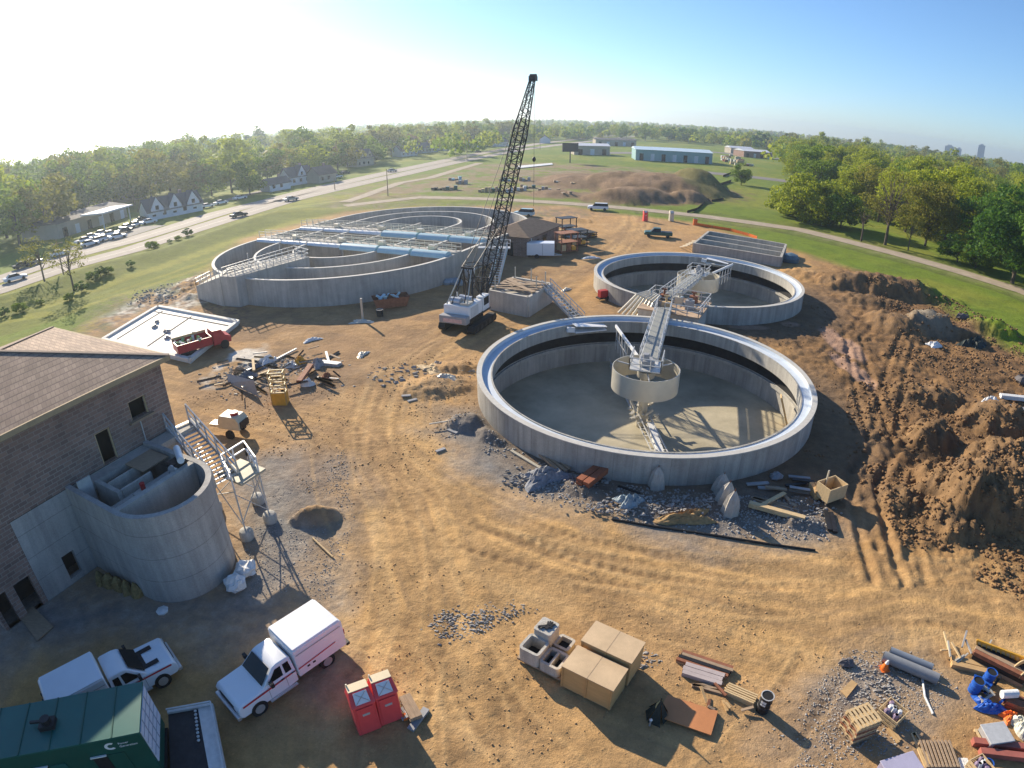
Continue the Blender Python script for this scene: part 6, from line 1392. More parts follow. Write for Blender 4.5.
a, b_ = G(240, 388), G(262, 402); t = thing('leaning_panel', 'dark sheet panel tilted in the debris field with a long shadow', 'panel', tuple(a)); p0, p1 = G(228, 383, .1), G(258, 396, .1); obj('panel', MB().add([p0, p1, p1 + Vector((-.3, .4, 1.3)), p0 + Vector((-.2, .6, .7))], [(0, 1, 2, 3)]), M['grey'], t, world=True)
# yellow chute / man basket
p = G(281, 404); t = thing('yellow_basket', 'tall yellow steel basket frame standing at the edge of the debris field', 'basket', tuple(p), .12)
mb = MB()
for a in (-.75, .75):
    for b_ in (-.45, .45): mb.bar((a, b_, 0), (a, b_, 3.2), .1)
for z in (1.3, 2.0, 2.6, 3.2): mb.rail([(-.75, -.45, z - .1), (.75, -.45, z - .1), (.75, .45, z - .1), (-.75, .45, z - .1)], h=.1, step=9, closed=True, rails=1, r=.05)
mb.bar((-.75, -.45, 1.3), (.75, -.45, 2.0), .07).bar((.75, -.45, 2.0), (-.75, -.45, 2.6), .07).bar((-.75, .45, 3.2), (.75, .45, 2.6), .07); obj('frame', mb, mat('cream_yellow', (.62, .48, .22), .5, .1, 2), t)
obj('panel', MB().box(-.78, .78, -.5, -.46, 0, 1.25).box(-.8, -.76, -.5, .5, 0, 1.25).box(.76, .8, -.5, .5, 0, 1.25), M['yellow'], t); t.scale = (.82, .82, .92); obj('floor_plate', MB().box(-.75, .75, -.45, .45, .02, .1), M['yellow'], t)
# bits near crane
for k, (px, py, s_, m, lb) in enumerate(((362, 322, 1.2, M['cream'], 'pale slab with a short post left of the crane'), (312, 340, .9, M['bag'], 'pale cement lump left of the crane'), (362, 355, .8, M['cream'], 'cream patch of spilled cement in front of the crane'), (432, 370, 1.4, M['wood3'], 'tan scrap sheet in the thatch patch'), (446, 378, 1.0, M['cream'], 'cream scrap sheet in the thatch patch'), (590, 258, 1.3, M['bag'], 'white plastic sheet on the ground right of the white trailer'), (566, 290, .8, M['cream'], 'small cream sheet left of the far round tank'))):
    cloth(px, py, s_, s_ * .5, .25, m, lb, 'scrap_sheet', 'sheet', k * .7, 40 + k)
solo('post', MB().bar((0, 0, 0), (0, 0, 2.6), .22), M['cream'], 'short pale post standing on the slab left of the crane', 'post', loc=tuple(G(363, 320)), world=False)
drum(380, 316, 'dark drum lying near the rusty bin', M['black'], .4, .8)
for k, (px, py) in enumerate(((402, 397), (408, 402), (436, 452), (448, 430))):
    boards((px, py), (px + 9, py - 3), 2, 1, .12, .1, M['grey'], 'short grey bars lying on the dirt left of the nearer tank', name='bar_pair', cat='bars', group='short grey bars left of the nearer tank')
# rubble patches
t = None
def rubble(px, py, rx, ry, n, sz, label_, m, name='rubble'):
    rs = np.random.default_rng(int(px)); mb = MB(); c_ = GP(px, py)
    for k in range(n):
        a = rs.uniform(0, 2 * math.pi); q = math.sqrt(rs.uniform(0, 1)) * (1 if rs.random() > .2 else 1.4); x, y = c_.x + rx * q * math.cos(a), c_.y + ry * q * math.sin(a); s_ = sz * rs.uniform(.4, 1.3); z = c_.z - .02
        V = [(x + s_ * rs.uniform(-1, 1) + dx * s_, y + s_ * rs.uniform(-.5, .5) + dy * s_, z + dz * s_ * 1.2) for dx, dy, dz in ((-1, -.6, 0), (1, -.6, 0), (1, .6, 0), (-1, .6, 0), (-.6, -.4, 1), (.7, -.3, 1), (.6, .5, .9), (-.7, .4, .8))]
        mb.add(V, [(4, 5, 6, 7), (0, 1, 5, 4), (1, 2, 6, 5), (2, 3, 7, 6), (3, 0, 4, 7)])
    o = obj(name, mb, m); o['kind'] = 'stuff'; return o
M['stone'] = mat('rubble_stone', (.29, .275, .255), .9, .25, 4, col2=(.46, .44, .41))
rubble(454, 626, 1.25, .9, 300, .05, '', M['stone']); rubble(500, 608, 1.5, .8, 200, .045, '', M['stone']); rubble(480, 622, .7, .7, 120, .06, '', M['stone'])
rubble(860, 745, 3.0, 1.8, 500, .05, '', M['stone'], 'gravel'); rubble(872, 690, 1.2, 1.8, 260, .06, '', M['stone'], 'gravel'); rubble(560, 480, 3.2, 1.4, 380, .09, '', M['stone']); rubble(650, 505, 4.0, 1.0, 300, .08, '', M['stone'])
rubble(790, 510, 3.0, 1.0, 160, .08, '', M['stone']); rubble(275, 375, 6, 4, 520, .11, '', mat('pale_rubble', (.45, .42, .36), .9, .3, 4, col2=(.6, .57, .5))); rubble(170, 292, 6, 5, 300, .14, '', mat('pale_rubble', (.45, .42, .36))); rubble(420, 375, 5, 3, 120, .15, '', M['stone'])
rubble(600, 660, .1, .1, 2, .03, '', M['stone']); rubble(645, 660, .8, .5, 70, .06, '', M['stone'])
M['clod'] = mat('dirt_clod', (.22, .14, .08), .95, .3, 3, .3)
_ph = (1 + 5 ** .5) / 2; ICO = np.array([(-1, _ph, 0), (1, _ph, 0), (-1, -_ph, 0), (1, -_ph, 0), (0, -1, _ph), (0, 1, _ph), (0, -1, -_ph), (0, 1, -_ph), (_ph, 0, -1), (_ph, 0, 1), (-_ph, 0, -1), (-_ph, 0, 1)]) / 1.9
ICF = np.array([(0, 11, 5), (0, 5, 1), (0, 1, 7), (0, 7, 10), (0, 10, 11), (1, 5, 9), (5, 11, 4), (11, 10, 2), (10, 7, 6), (7, 1, 8), (3, 9, 4), (3, 4, 2), (3, 2, 6), (3, 6, 8), (3, 8, 9), (4, 9, 5), (2, 4, 11), (6, 2, 10), (8, 6, 7), (9, 8, 1)])
def clods(name, poly, n, s0, s1, m, seed, clump=.5):
    rs = np.random.default_rng(seed); P = Gp(poly)
    x0, x1 = min(p[0] for p in P), max(p[0] for p in P); y0, y1 = min(p[1] for p in P), max(p[1] for p in P); x, y = rs.uniform(x0, x1, n * 5), rs.uniform(y0, y1, n * 5)
    k = in_poly(x, y, P) & (fbm(x, y, .35, 4, seed) > clump + rs.uniform(-.12, .12, n * 5)) & (np.hypot(x - T1[0], y - T1[1]) > TR + .3) & (np.hypot(x - T2[0], y - T2[1]) > TR + .3); x, y = x[k][:n], y[k][:n]; n = len(x)
    z = heights(x.copy(), y.copy()); s = s0 + (s1 - s0) * rs.uniform(0, 1, n) ** 3.5; V = ICO[None] * rs.uniform(.65, 1.3, (n, 12, 1)) * s[:, None, None] * rs.uniform(.7, 1.3, (n, 1, 3)) * np.array([1, 1, .75]); V += np.stack([x, y, z + s * .2], 1)[:, None, :]
    F = (ICF[None] + (np.arange(n) * 12)[:, None, None]).reshape(-1); nf = n * 20; me = bpy.data.meshes.new(name); me.vertices.add(n * 12); me.vertices.foreach_set('co', V.reshape(-1)); me.loops.add(nf * 3); me.loops.foreach_set('vertex_index', F)
    me.polygons.add(nf); me.polygons.foreach_set('loop_start', np.arange(0, nf * 3, 3)); me.polygons.foreach_set('loop_total', np.full(nf, 3)); me.update(); me.materials.append(m); o = bpy.data.objects.new(name, me); COL.objects.link(o); o['kind'] = 'stuff'
M['clod2'] = mat('brown_clod', (.17, .098, .046), .95, .3, 3, col2=(.28, .165, .08)); M['clod3'] = mat('tan_clod', (.42, .265, .13), .95, .3, 3)
clods('dirt_clods', [(870, 480), (900, 470), (960, 480), (1100, 440), (1100, 640), (960, 570), (900, 545)], 7500, .02, .17, M['clod2'], 1, .38)
clods('dirt_clods', [(845, 400), (900, 330), (860, 290), (930, 290), (1010, 330), (1060, 380), (1060, 460), (960, 490), (860, 490)], 8500, .03, .2, M['clod2'], 2, .45)
clods('dirt_clods', [(560, 335), (820, 300), (850, 350), (850, 470), (820, 470)], 1500, .02, .12, M['clod2'], 3, .5)
clods('dirt_clods', [(340, 800), (350, 560), (600, 570), (1040, 620), (1040, 800)], 3000, .01, .055, M['clod3'], 4, .52)
clods('gravel', [(800, 700), (850, 650), (920, 650), (960, 690), (900, 740), (830, 790), (790, 790)], 5000, .01, .05, M['stone'], 5, .42)
clods('gravel', [(430, 430), (500, 405), (560, 470), (680, 490), (830, 500), (830, 540), (680, 535), (530, 500)], 5000, .02, .10, M['stone'], 6, .46)
clods('gravel', [(240, 470), (345, 450), (355, 520), (330, 600), (250, 600)], 3500, .012, .05, M['stone'], 7, .5)
clods('dirt_clods', [(180, 400), (440, 350), (560, 330), (470, 420), (350, 560), (300, 480)], 3500, .015, .08, M['clod3'], 8, .5)
# bits at far right
boards((1000, 398), (1040, 402), 2, 2, .25, .2, M['bag'], 'long white boards stacked on the dirt at the right edge'); boards((1002, 408), (1040, 416), 3, 2, .25, .2, M['grey'], 'grey boards below the long white boards at the right edge'); cloth(990, 402, .9, .5, .6, M['bag'], 'white crumpled wrap left of the white boards', 'plastic_sheet', 'plastic sheet', 0, 61)
rock(962, 320, 1.1, 'dark boulder standing between the dirt heaps at right', mat('rock_dark', (.1, .1, .1))); cloth(975, 345, 2.2, 1.2, 1.2, M['tarp'], 'dark plastic sheeting on the slope of the grey earth cone', 'plastic_sheet', 'plastic sheet', .4, 63); rock(1022, 383, 1.0, 'dark boulder on bright dirt at the right edge', mat('rock_dark', (.1, .1, .1)))
cloth(935, 346, .9, .6, .5, M['bag'], 'small white sheet at the foot of the grey earth cone', 'plastic_sheet', 'plastic sheet', 0, 64)
# ================================================================ BEYOND THE SITE
M['h_white'] = mat('house_white', (.66, .68, .72), .7, .06, .5); M['h_tan'] = mat('house_tan', (.42, .36, .28), .7, .1, .5); M['h_roof'] = mat('house_roof', (.12, .115, .12), .9, .2, .4); M['h_roof2'] = mat('house_roof_brown', (.20, .14, .11), .9, .2, .4)
def gable_house(px, py, L1, L2, h, rh, ang, label, wall, roof, dormers=0, group=None, cat='house'):
    p = GP(px, py); t = thing('house' if cat == 'house' else 'building', label, cat, (p.x, p.y, p.z), ang, group)
    mb = MB().box(-L1 / 2, L1 / 2, -L2 / 2, L2 / 2, -.5, h); mb.add([(-L1 / 2, -L2 / 2, h), (-L1 / 2, L2 / 2, h), (-L1 / 2, 0, h + rh)], [(0, 1, 2)]).add([(L1 / 2, -L2 / 2, h), (L1 / 2, L2 / 2, h), (L1 / 2, 0, h + rh)], [(0, 1, 2)]); obj('wall', mb, wall, t)
    o_ = .5; e = rh / (L2 / 2) * o_; mb = MB()
    for s in (-1, 1): mb.add([(-L1 / 2 - o_, s * (L2 / 2 + o_), h - e), (L1 / 2 + o_, s * (L2 / 2 + o_), h - e), (L1 / 2 + o_, 0, h + rh + .02), (-L1 / 2 - o_, 0, h + rh + .02), (-L1 / 2 - o_, s * (L2 / 2 + o_), h - e + .2), (L1 / 2 + o_, s * (L2 / 2 + o_), h - e + .2), (L1 / 2 + o_, 0, h + rh + .22), (-L1 / 2 - o_, 0, h + rh + .22)], [(0, 1, 2, 3), (4, 5, 6, 7), (0, 1, 5, 4), (1, 2, 6, 5), (2, 3, 7, 6), (3, 0, 4, 7)])
    r = obj('roof', mb, roof, t)
    obj('chimney', MB().box(L1 * .2, L1 * .2 + .8, .3, 1.1, h, h + rh + 1.2), M['brick'], r)
    for k in range(int(L1 // 3.2)):
        x = -L1 / 2 + 1.2 + k * 3.2; obj('window', MB().box(x, x + 1.1, -L2 / 2 - .04, -L2 / 2 - .003, 1.0, 2.3), M['glass'], t)
    obj('door', MB().box(L1 / 2 + .003, L1 / 2 + .05, -.5, .5, 0, 2.1), M['dark'], t); obj('window', MB().box(L1 / 2 + .003, L1 / 2 + .05, -L2 / 4 - .9, -L2 / 4, 1.0, 2.2), M['glass'], t)
    for k in range(dormers):
        x = -L1 / 2 + (k + .5) * L1 / dormers; w_ = 1.9; yb = -L2 / 2 - .3; mb = MB().box(x - w_, x + w_, yb, 0, h - 1.0, h + .6); mb.add([(x - w_, yb, h + .6), (x + w_, yb, h + .6), (x, yb, h + rh + .6), (x - w_, 0, h + .6), (x + w_, 0, h + .6), (x, 0, h + rh + .6)], [(0, 1, 2), (0, 2, 5, 3), (1, 4, 5, 2)]); dm_ = obj('dormer', mb, wall, t)
        rm = MB().add([(x - w_ - .4, yb - .3, h + .3), (x, yb - .3, h + rh + .75), (x, .2, h + rh + .75), (x - w_ - .4, .2, h + .3)], [(0, 1, 2, 3)]).add([(x + w_ + .4, yb - .3, h + .3), (x, yb - .3, h + rh + .75), (x, .2, h + rh + .75), (x + w_ + .4, .2, h + .3)], [(0, 1, 2, 3)]); obj('roof', rm, roof, dm_)
        obj('window', MB().box(x - .5, x + .5, yb - .05, yb - .003, h + .2, h + 1.4), M['glass'], dm_)
    return t
gable_house(172, 215, 17, 7.5, 2.6, 3.2, math.radians(52), 'long white house with three tall gables among the trees left of the road', M['h_white'], M['h_roof'], 3)
gable_house(297, 184, 11, 7, 3.4, 3.2, math.radians(56), 'pale blue white gabled house beside the trees farther along the road', M['h_white'], M['h_roof'], 1)
gable_house(276, 190, 9, 6, 2.6, 1.8, math.radians(56), 'low white garage house left of the pale gabled house', M['h_white'], M['h_roof'], 0)
gable_house(322, 182, 9, 7, 3.4, 2.6, math.radians(60), 'small tan house half hidden right of the pale gabled house', M['h_tan'], M['h_roof2'], 0)
gable_house(130, 200, 12, 8, 3.5, 3, math.radians(48), 'grey roofed house deep among trees behind the long white house', M['h_tan'], M['h_roof'], 0)
gable_house(360, 166, 12, 8, 4.5, 3.2, math.radians(60), 'dark roofed two storey house among trees beyond the road', M['h_tan'], M['h_roof'], 2)
for k, (px, py, lb) in enumerate(((405, 156, 'white house left of the far trees near the road bend'), (425, 152.5, 'pale blue house just left of the crane boom'), (447, 150, 'small white house behind the pale blue house'), (472, 148, 'low pale house directly left of the crane boom'), (500, 146, 'white house seen through the crane boom'), (668, 137, 'small pale house between far trees right of the boom'), (545, 143, 'grey roofed house right of the boom tip line'))):
    gable_house(px, py, 13 + k % 3 * 3, 9, 3.5, 3, math.radians(50 + k * 6), lb, M['h_white'] if k % 2 == 0 else mat('house_blue', (.40, .48, .55), .7, .06, .5), M['h_roof'] if k % 3 else M['h_roof2'], 0)
def block_building(px, py, w_, dpt, h, ang, label, wall, roof, doors=4, name='building', cat='building'):
    p = GP(px, py); t = thing(name, label, cat, (p.x, p.y, p.z), ang)
    obj('wall', MB().box(-w_ / 2, w_ / 2, 0, dpt, -.5, h), wall, t); mb = MB(); mb.add([(-w_ / 2 - .4, -.4, h), (w_ / 2 + .4, -.4, h), (w_ / 2 + .4, dpt + .4, h), (-w_ / 2 - .4, dpt + .4, h), (-w_ / 2 - .4, dpt / 2, h + 1.3), (w_ / 2 + .4, dpt / 2, h + 1.3)], [(3, 2, 1, 0), (0, 1, 5, 4), (2, 3, 4, 5), (0, 4, 3), (1, 2, 5)]); obj('roof', mb, roof, t)
    for k in range(doors):
        x = -w_ / 2 + (k + .35) * w_ / doors; obj('door', MB().box(x, x + w_ / doors * .35, -.06, -.003, 0, h * .65), M['h_white'] if k % 2 else M['glass'], t)
    return t
M['teal'] = mat('teal_cladding', (.25, .42, .44), .6, .08, .3); M['bluewhite'] = mat('pale_blue_roof', (.55, .68, .76), .5, .05, .2)
a, b_ = G(636, 160), G(712, 164); dd = b_ - a; block_building(674, 162, dd.length, 22, 6.0, math.atan2(dd.y, dd.x), 'long teal warehouse with a pale blue roof beyond the brown earth mound', M['teal'], M['bluewhite'], 7, 'warehouse', 'warehouse')
block_building(592, 155, 22, 14, 5.5, .1, 'tan workshop with a light gable roof left of the teal warehouse', M['h_tan'], M['h_white'], 3)
block_building(616, 146, 34, 14, 5, .05, 'long dark roofed building behind the tan workshop', M['h_tan'], M['h_roof'], 5); block_building(758, 158, 24, 16, 4.5, .15, 'low brown and white building right of the teal warehouse', mat('red_brick_wall', (.30, .18, .14), .8, .1, .4), M['h_white'], 4); block_building(742, 154, 20, 12, 4.5, .1, 'white roofed shed behind the material yard', M['h_tan'], M['h_white'], 3)
a, b_ = GP(62, 236), GP(128, 215); dd = b_ - a; block_building(96, 227, dd.length, 14, 4.0, math.atan2(dd.y, dd.x), 'long low flat building with a white canopy beside the car park', M['h_tan'], M['h_roof'], 6)
t = thing('canopy', 'bright white flat canopy in front of the long low building', 'canopy', tuple(GP(110, 226)), math.atan2(dd.y, dd.x)); obj('roof', MB().box(-7, 7, -4, 4, 4.4, 4.8), M['h_white'], t)
for x in (-6, 6): obj('post', MB().bar((x, -3, 0), (x, -3, 4.4), .25), M['h_white'], t)
# material yard blocks
random.seed(71)
for k in range(26):
    p = G(random.uniform(722, 752), random.uniform(156, 166)); s_ = random.uniform(.8, 2.2)
    solo('material_bale', MB().box(-s_, s_, -.7, .7, 0, random.uniform(.8, 2)), [M['cream'], M['rust'], M['bag'], M['wood3']][k % 4], 'small stacked bale in the material yard right of the teal warehouse', 'bale', 'bales in the far material yard', loc=tuple(p), world=False)
# billboard
p = G(570, 163); t = thing('billboard', 'dark billboard on a post near the road beyond the earth mound', 'billboard', tuple(p), .2); obj('post', MB().tube((0, 0, 0), (0, 0, 7), .3), M['black'], t); obj('panel', MB().box(-4, 4, -.4, .4, 5.5, 9.8), M['black'], t)
# distant towers
for k, (px, w_, h, lb) in enumerate(((981, 22, 52, 'tallest hazy office tower on the horizon at right'), (949, 30, 34, 'broad hazy tower left of the tallest one on the horizon'), (959, 16, 30, 'narrow hazy tower beside the broad one on the horizon'))):
    d = ray(px, 150); L_ = math.hypot(d[0], d[1]); p = Vector((d[0] / L_ * 2350, d[1] / L_ * 2350, 0)); t = thing('office_tower', lb, 'tower', tuple(p), -.6); obj('shaft', MB().box(-w_ / 2, w_ / 2, -w_ / 2, w_ / 2, 0, h), mat('tower_grey', (.16, .20, .25), .6, .1, .02), t); obj('roof_plant', MB().box(-w_ / 4, w_ / 4, -w_ / 4, w_ / 4, h + .01, h + 4), M['grey'], t)
# utility poles and signs
def pole(px, py, h, label, cross=True, group='utility poles along the road'):
    p = GP(px, py); t = thing('utility_pole', label, 'pole', tuple(p), .9, group); obj('shaft', MB().tube((0, 0, 0), (0, 0, h), .16, .1, n=8), M['wood2'], t)
    if cross: obj('crossarm', MB().bar((-1.1, 0, h - .8), (1.1, 0, h - .8), .14), M['wood2'], t)
pole(467, 160, 12, 'utility pole on the near verge left of the crane boom'); pole(540, 150, 11, 'utility pole right of the crane boom by the road'); pole(388, 196, 8, 'thin pole at the track junction beside the road', False); pole(335, 190, 4, 'short post where the side path meets the road', False)
pole(64, 276, 7, 'utility pole nearest the left edge of the berm'); pole(650, 141, 12, 'utility pole far off between the warehouse and trees')
for k, (px, py) in enumerate(((243, 224), (345, 197))): pass
# cars
cols = [M['truckwhite'], M['silverp'], M['dkp'], M['bluep'], M['truckwhite'], M['red']]
protos = [car('white sedan parked at the near end of the left car park', tuple(GP(118, 238.5)), math.radians(-40), M['truckwhite'], 'cars in the car park by the low building'), None]
protos = [protos[0], car('dark sedan driving on the near carriageway past the grass bank', tuple(GP(239, 217, .07)), math.radians(-38), M['dkp'], 'cars on and beside the road'), car('silver sedan on the road at the track junction', tuple(GP(291, 201, .07)), math.radians(-38), M['silverp'], 'cars on and beside the road')]
pk = [(104, 241), (97, 243), (111, 236), (124, 233), (90, 246), (84, 243), (128, 229), (100, 236), (92, 239), (141, 222), (149, 224), (134, 227)]
for k, (px, py) in enumerate(pk): dup(protos[0 if k % 3 else (1 if k % 2 else 2)], tuple(GP(px, py, .08)), math.radians(-40 + (k % 2) * 180), 'car parked in the row beside the long low building', 'cars in the car park by the low building')
for k, (px, py, lb) in enumerate(((207, 208, 'white car parked right of the long white house'), (221, 204.5, 'white car second to the right of the long white house'), (240, 199.5, 'white car parked under the big yellow green trees'), (16, 281, 'white car parked under trees at the left edge'), (24, 268, 'dark car parked among trees at the left edge'), (33, 265, 'silver car parked behind the two roadside trees'), (60, 256, 'white car beyond the two roadside trees'), (273, 190, 'white car beside the low white garage'), (337, 178, 'white car near the small tan house'), (345, 174, 'dark car near the small tan house'), (392, 172, 'silver car driving on the far carriageway'), (478, 152.5, 'dark car far along the road left of the boom'))):
    dup(protos[[0, 0, 0, 0, 1, 2, 0, 0, 0, 1, 2, 1][k]], tuple(GP(px, py, .08)), math.radians(-38), lb, 'cars on and beside the road')
# material piles and plant beyond the oval basin
random.seed(81)
for k, (px, py, w_, m) in enumerate(((450, 190, 5, M['dkgreen']), (462, 184, 4, M['grey']), (438, 190, 4, M['dark']), (485, 192, 4, M['wood3']), (495, 191, 4, M['dkgreen']), (508, 192, 3, M['bag']), (520, 190.5, 4, M['steel']), (528, 188, 5, M['dkgreen']), (545, 191, 4, M['grey']), (557, 193, 4, M['rust']), (565, 196, 4, M['wood2']), (505, 181, 4, M['teal']), (525, 181, 4, M['grey']), (455, 180, 5, M['cover']), (575, 186, 3, M['wood3']), (558, 184, 3, M['cream']))):
    p = G(px, py); t = thing('material_stack', ['dark green', 'grey', 'black', 'yellow', 'dark green', 'white', 'light steel', 'long green', 'grey', 'rusty', 'brown timber', 'teal', 'grey', 'pale blue', 'yellow timber', 'cream'][k] + ' stack of building material in the storage field, ' + ['left end', 'behind the left end', 'far left', 'left of the boom', 'left beside the boom', 'just behind the boom', 'right of the boom', 'second right of the boom', 'third right of the boom', 'near the mound', 'at the mound foot', 'upper row at the boom', 'upper row right of the boom', 'upper row at left', 'on the mound edge', 'upper row near the mound'][k], 'material stack', tuple(p), random.uniform(-.3, .3))
    for q in range(4): x = -w_ / 2 + q * w_ / 4; obj('bundle', MB().box(x, x + w_ / 4 * .85, -.8, .8, 0, random.uniform(.5, 1.5)), m if q % 2 else M['wood2'], t)
# rusty racks right of the pump house
for k, (px, py, m, lb, h) in enumerate(((566, 252, M['rust'], 'rusty tall rack of forms right of the small brick building', 3.4), (576, 246, M['black'], 'black rack of scaffold parts behind the rusty rack', 3.0), (586, 238, M['dark'], 'low dark machine on the dirt right of the racks', 1.2), (566, 236, M['black'], 'dark overhead frame behind the small brick building', 3.6))):
    p = G(px, py); t = thing('storage_rack', lb, 'rack', tuple(p), .5)
    for a in (-1.6, 1.6):
        for b_ in (-1, 1): obj('upright', MB().bar((a, b_, 0), (a, b_, h), .14), m, t)
    for z in np.linspace(.4, h, 3): obj('shelf', MB().box(-1.8, 1.8, -1.2, 1.2, float(z) - .1, float(z)), m, t)
    for q in range(3): obj('load', MB().box(-1.4 + q, -.6 + q, -.9, .7, .42, .42 + random.uniform(.4, min(1.2, h * .5))), [M['wood3'], M['rust'], M['yellow']][q], t)
car('small white van parked behind the small brick building', tuple(G(524, 216)), math.radians(70), M['cover'], kind='suv', name='van', cat='van')
t = thing('plastic_sheeting', 'long white plastic strip laid on the field right of the boom', 'plastic sheet', tuple(G(535, 167))); q = [G(516, 168.5, .3), G(517, 166, .3), G(552, 163, .3), G(553, 164.5, .3)]; obj('sheet', MB().prism([tuple(p[:2]) for p in q], .2, .35), M['bag'], t, world=True)
# silt fence and orange netting
def fence(P, h, m, label, name, post=M['wood2'], step=3):
    pts = [GP(*p) for p in P]; t = thing(name, label, 'fence', tuple(pts[0])); 
    for a, b_ in zip(pts[:-1], pts[1:]):
        obj('fabric', MB().add([a - Vector((0, 0, .05)), b_ - Vector((0, 0, .05)), b_ + Vector((0, 0, h)), a + Vector((0, 0, h))], [(0, 1, 2, 3)]), m, t, world=True)
    for a in pts: obj('stake', MB().bar(a, a + Vector((0, 0, h + .15)), .08), post, t, world=True)
fence([(687, 213), (697, 210), (703, 205), (708, 200), (712, 195), (724, 193.5)], .6, M['dark'], 'black silt fence running up the grass field, lower length', 'silt_fence'); fence([(715, 190), (722, 185), (731, 182)], .9, M['dark'], 'black silt fence in the grass field, middle length', 'silt_fence'); fence([(723, 177), (731, 174)], .9, M['dark'], 'black silt fence in the grass field, topmost short length', 'silt_fence')
fence([(693, 225), (712, 228), (730, 231), (748, 236), (757, 239)], .6, M['orange'], 'low orange safety netting along the grass beyond the long basin', 'safety_fence'); drum(695, 225, 'orange barrel at the left end of the orange netting', M['orange'], .5, 1.4)
# ================================================================ TREES
def leafmat(name, c1, c2):
    m = bpy.data.materials.new(name); m.use_nodes = True; N = m.node_tree.nodes; L = m.node_tree.links; b = N['Principled BSDF']; b.inputs['Roughness'].default_value = .7; b.inputs['Specular IOR Level'].default_value = .2
    g_ = N.new('ShaderNodeNewGeometry'); r = N.new('ShaderNodeValToRGB'); r.color_ramp.elements[0].color = (*c1, 1); r.color_ramp.elements[1].color = (*c2, 1); oi = N.new('ShaderNodeObjectInfo')
    md = N.new('ShaderNodeMath'); md.operation = 'ADD'; L.new(g_.outputs['Random Per Island'], md.inputs[0]); ms = N.new('ShaderNodeMath'); ms.operation = 'MULTIPLY_ADD'; ms.inputs[1].default_value = .7; ms.inputs[2].default_value = -.35; L.new(oi.outputs['Random'], ms.inputs[0]); L.new(ms.outputs[0], md.inputs[1]); L.new(md.outputs[0], r.inputs[0])
    L.new(r.outputs[0], b.inputs['Base Color']); tr = N.new('ShaderNodeBsdfTranslucent'); L.new(r.outputs[0], tr.inputs[0]); mx = N.new('ShaderNodeMixShader'); mx.inputs[0].default_value = .4
    L.new(b.outputs[0], mx.inputs[1]); L.new(tr.outputs[0], mx.inputs[2]); L.new(mx.outputs[0], N['Material Output'].inputs[0]); return m
LM = [leafmat('leaf_yellow_green', (.22, .27, .012), (.42, .46, .03)), leafmat('leaf_mid_green', (.12, .20, .012), (.28, .37, .03)), leafmat('leaf_dark_green', (.035, .10, .010), (.12, .23, .02)), leafmat('leaf_olive', (.20, .20, .02), (.34, .32, .05)), leafmat('leaf_reddish', (.18, .11, .05), (.28, .17, .07))]
barkm = mat('bark', (.12, .095, .07), .95, .25, 3, .3)
def crown_mesh(seed, R, H0, H1, nclump, nleaf, ls, spread=.55):
    """leaf sized faces in clumps through an uneven crown"""
    rs = np.random.default_rng(seed); cs = []; Hc = (H0 + H1) / 2; Hh = (H1 - H0) / 2; sc_ax = rs.uniform(.75, 1.15, 8)
    while len(cs) < nclump:
        p = rs.uniform(-1, 1, 3); d = np.linalg.norm(p)
        if d > 1 or d < .35: continue
        a = math.atan2(p[1], p[0]); k = sc_ax[int((a + math.pi) / 2 / math.pi * 8) % 8]; cs.append((p[0] * R * k, p[1] * R * k, Hc + p[2] * Hh * (1 if p[2] > 0 else .85)))
    cs = np.array(cs); cr = rs.uniform(.16, .36, nclump) * R
    idx = rs.integers(0, nclump, nleaf); d = rs.normal(size=(nleaf, 3)); d /= np.linalg.norm(d, axis=1)[:, None]
    rad_ = rs.uniform(.35, 1, nleaf) ** .5; c = cs[idx] + d * (cr[idx] * rad_)[:, None] * np.array([1.15, 1.15, .8])
    n = rs.normal(size=(nleaf, 3)) * .8 + d; n /= np.linalg.norm(n, axis=1)[:, None]; u = np.cross(n, rs.normal(size=(nleaf, 3))); u /= np.linalg.norm(u, axis=1)[:, None]; v = np.cross(n, u)
    s = ls * rs.uniform(.6, 1.3, nleaf)[:, None]; V = np.stack([c - u * s, c - v * s * .6, c + u * s, c + v * s * .6], 1).reshape(-1, 3)
    return V, cs
def raw(name, V, n, m):
    me = bpy.data.meshes.new(name); me.vertices.add(len(V)); me.vertices.foreach_set('co', V.ravel()); F = np.arange(n * 4)
    me.loops.add(n * 4); me.loops.foreach_set('vertex_index', F); me.polygons.add(n); me.polygons.foreach_set('loop_start', np.arange(0, n * 4, 4)); me.polygons.foreach_set('loop_total', np.full(n, 4)); me.update(); me.materials.append(m); return me
def trunk(mb, cs, H0, H1, r, nb, seed):
    rs = random.Random(seed); top = Vector((rs.uniform(-.3, .3), rs.uniform(-.3, .3), H0 + (H1 - H0) * .55)); f = Vector((0, 0, H0)); mb.tube((0, 0, -.4), f, r, r * .75, n=8); mb.tube(f, top, r * .75, r * .3, n=7)
    for k in range(min(nb, len(cs))):
        c = Vector(cs[k]); s_ = f.lerp(top, rs.uniform(0, .8)); m_ = s_.lerp(c, .5) + Vector((0, 0, .3)); mb.tube(s_, m_, r * .3, r * .18, n=5, caps=False); mb.tube(m_, c, r * .18, r * .05, n=4, caps=False)
    return mb
VAR = {}
def variant(key, seed, R, H0, H1, ncl, nl, ls, mi, r=.3, nb=14):
    V, cs = crown_mesh(seed, R, H0, H1, ncl, nl, ls); cm = raw('crown', V, nl, LM[mi]); tb = trunk(MB(), cs, H0, H1, r, nb, seed); tm = bpy.data.meshes.new('trunk'); tm.from_pydata(tb.v, [], tb.f); tm.materials.append(barkm); VAR[key] = (cm, tm, H1)
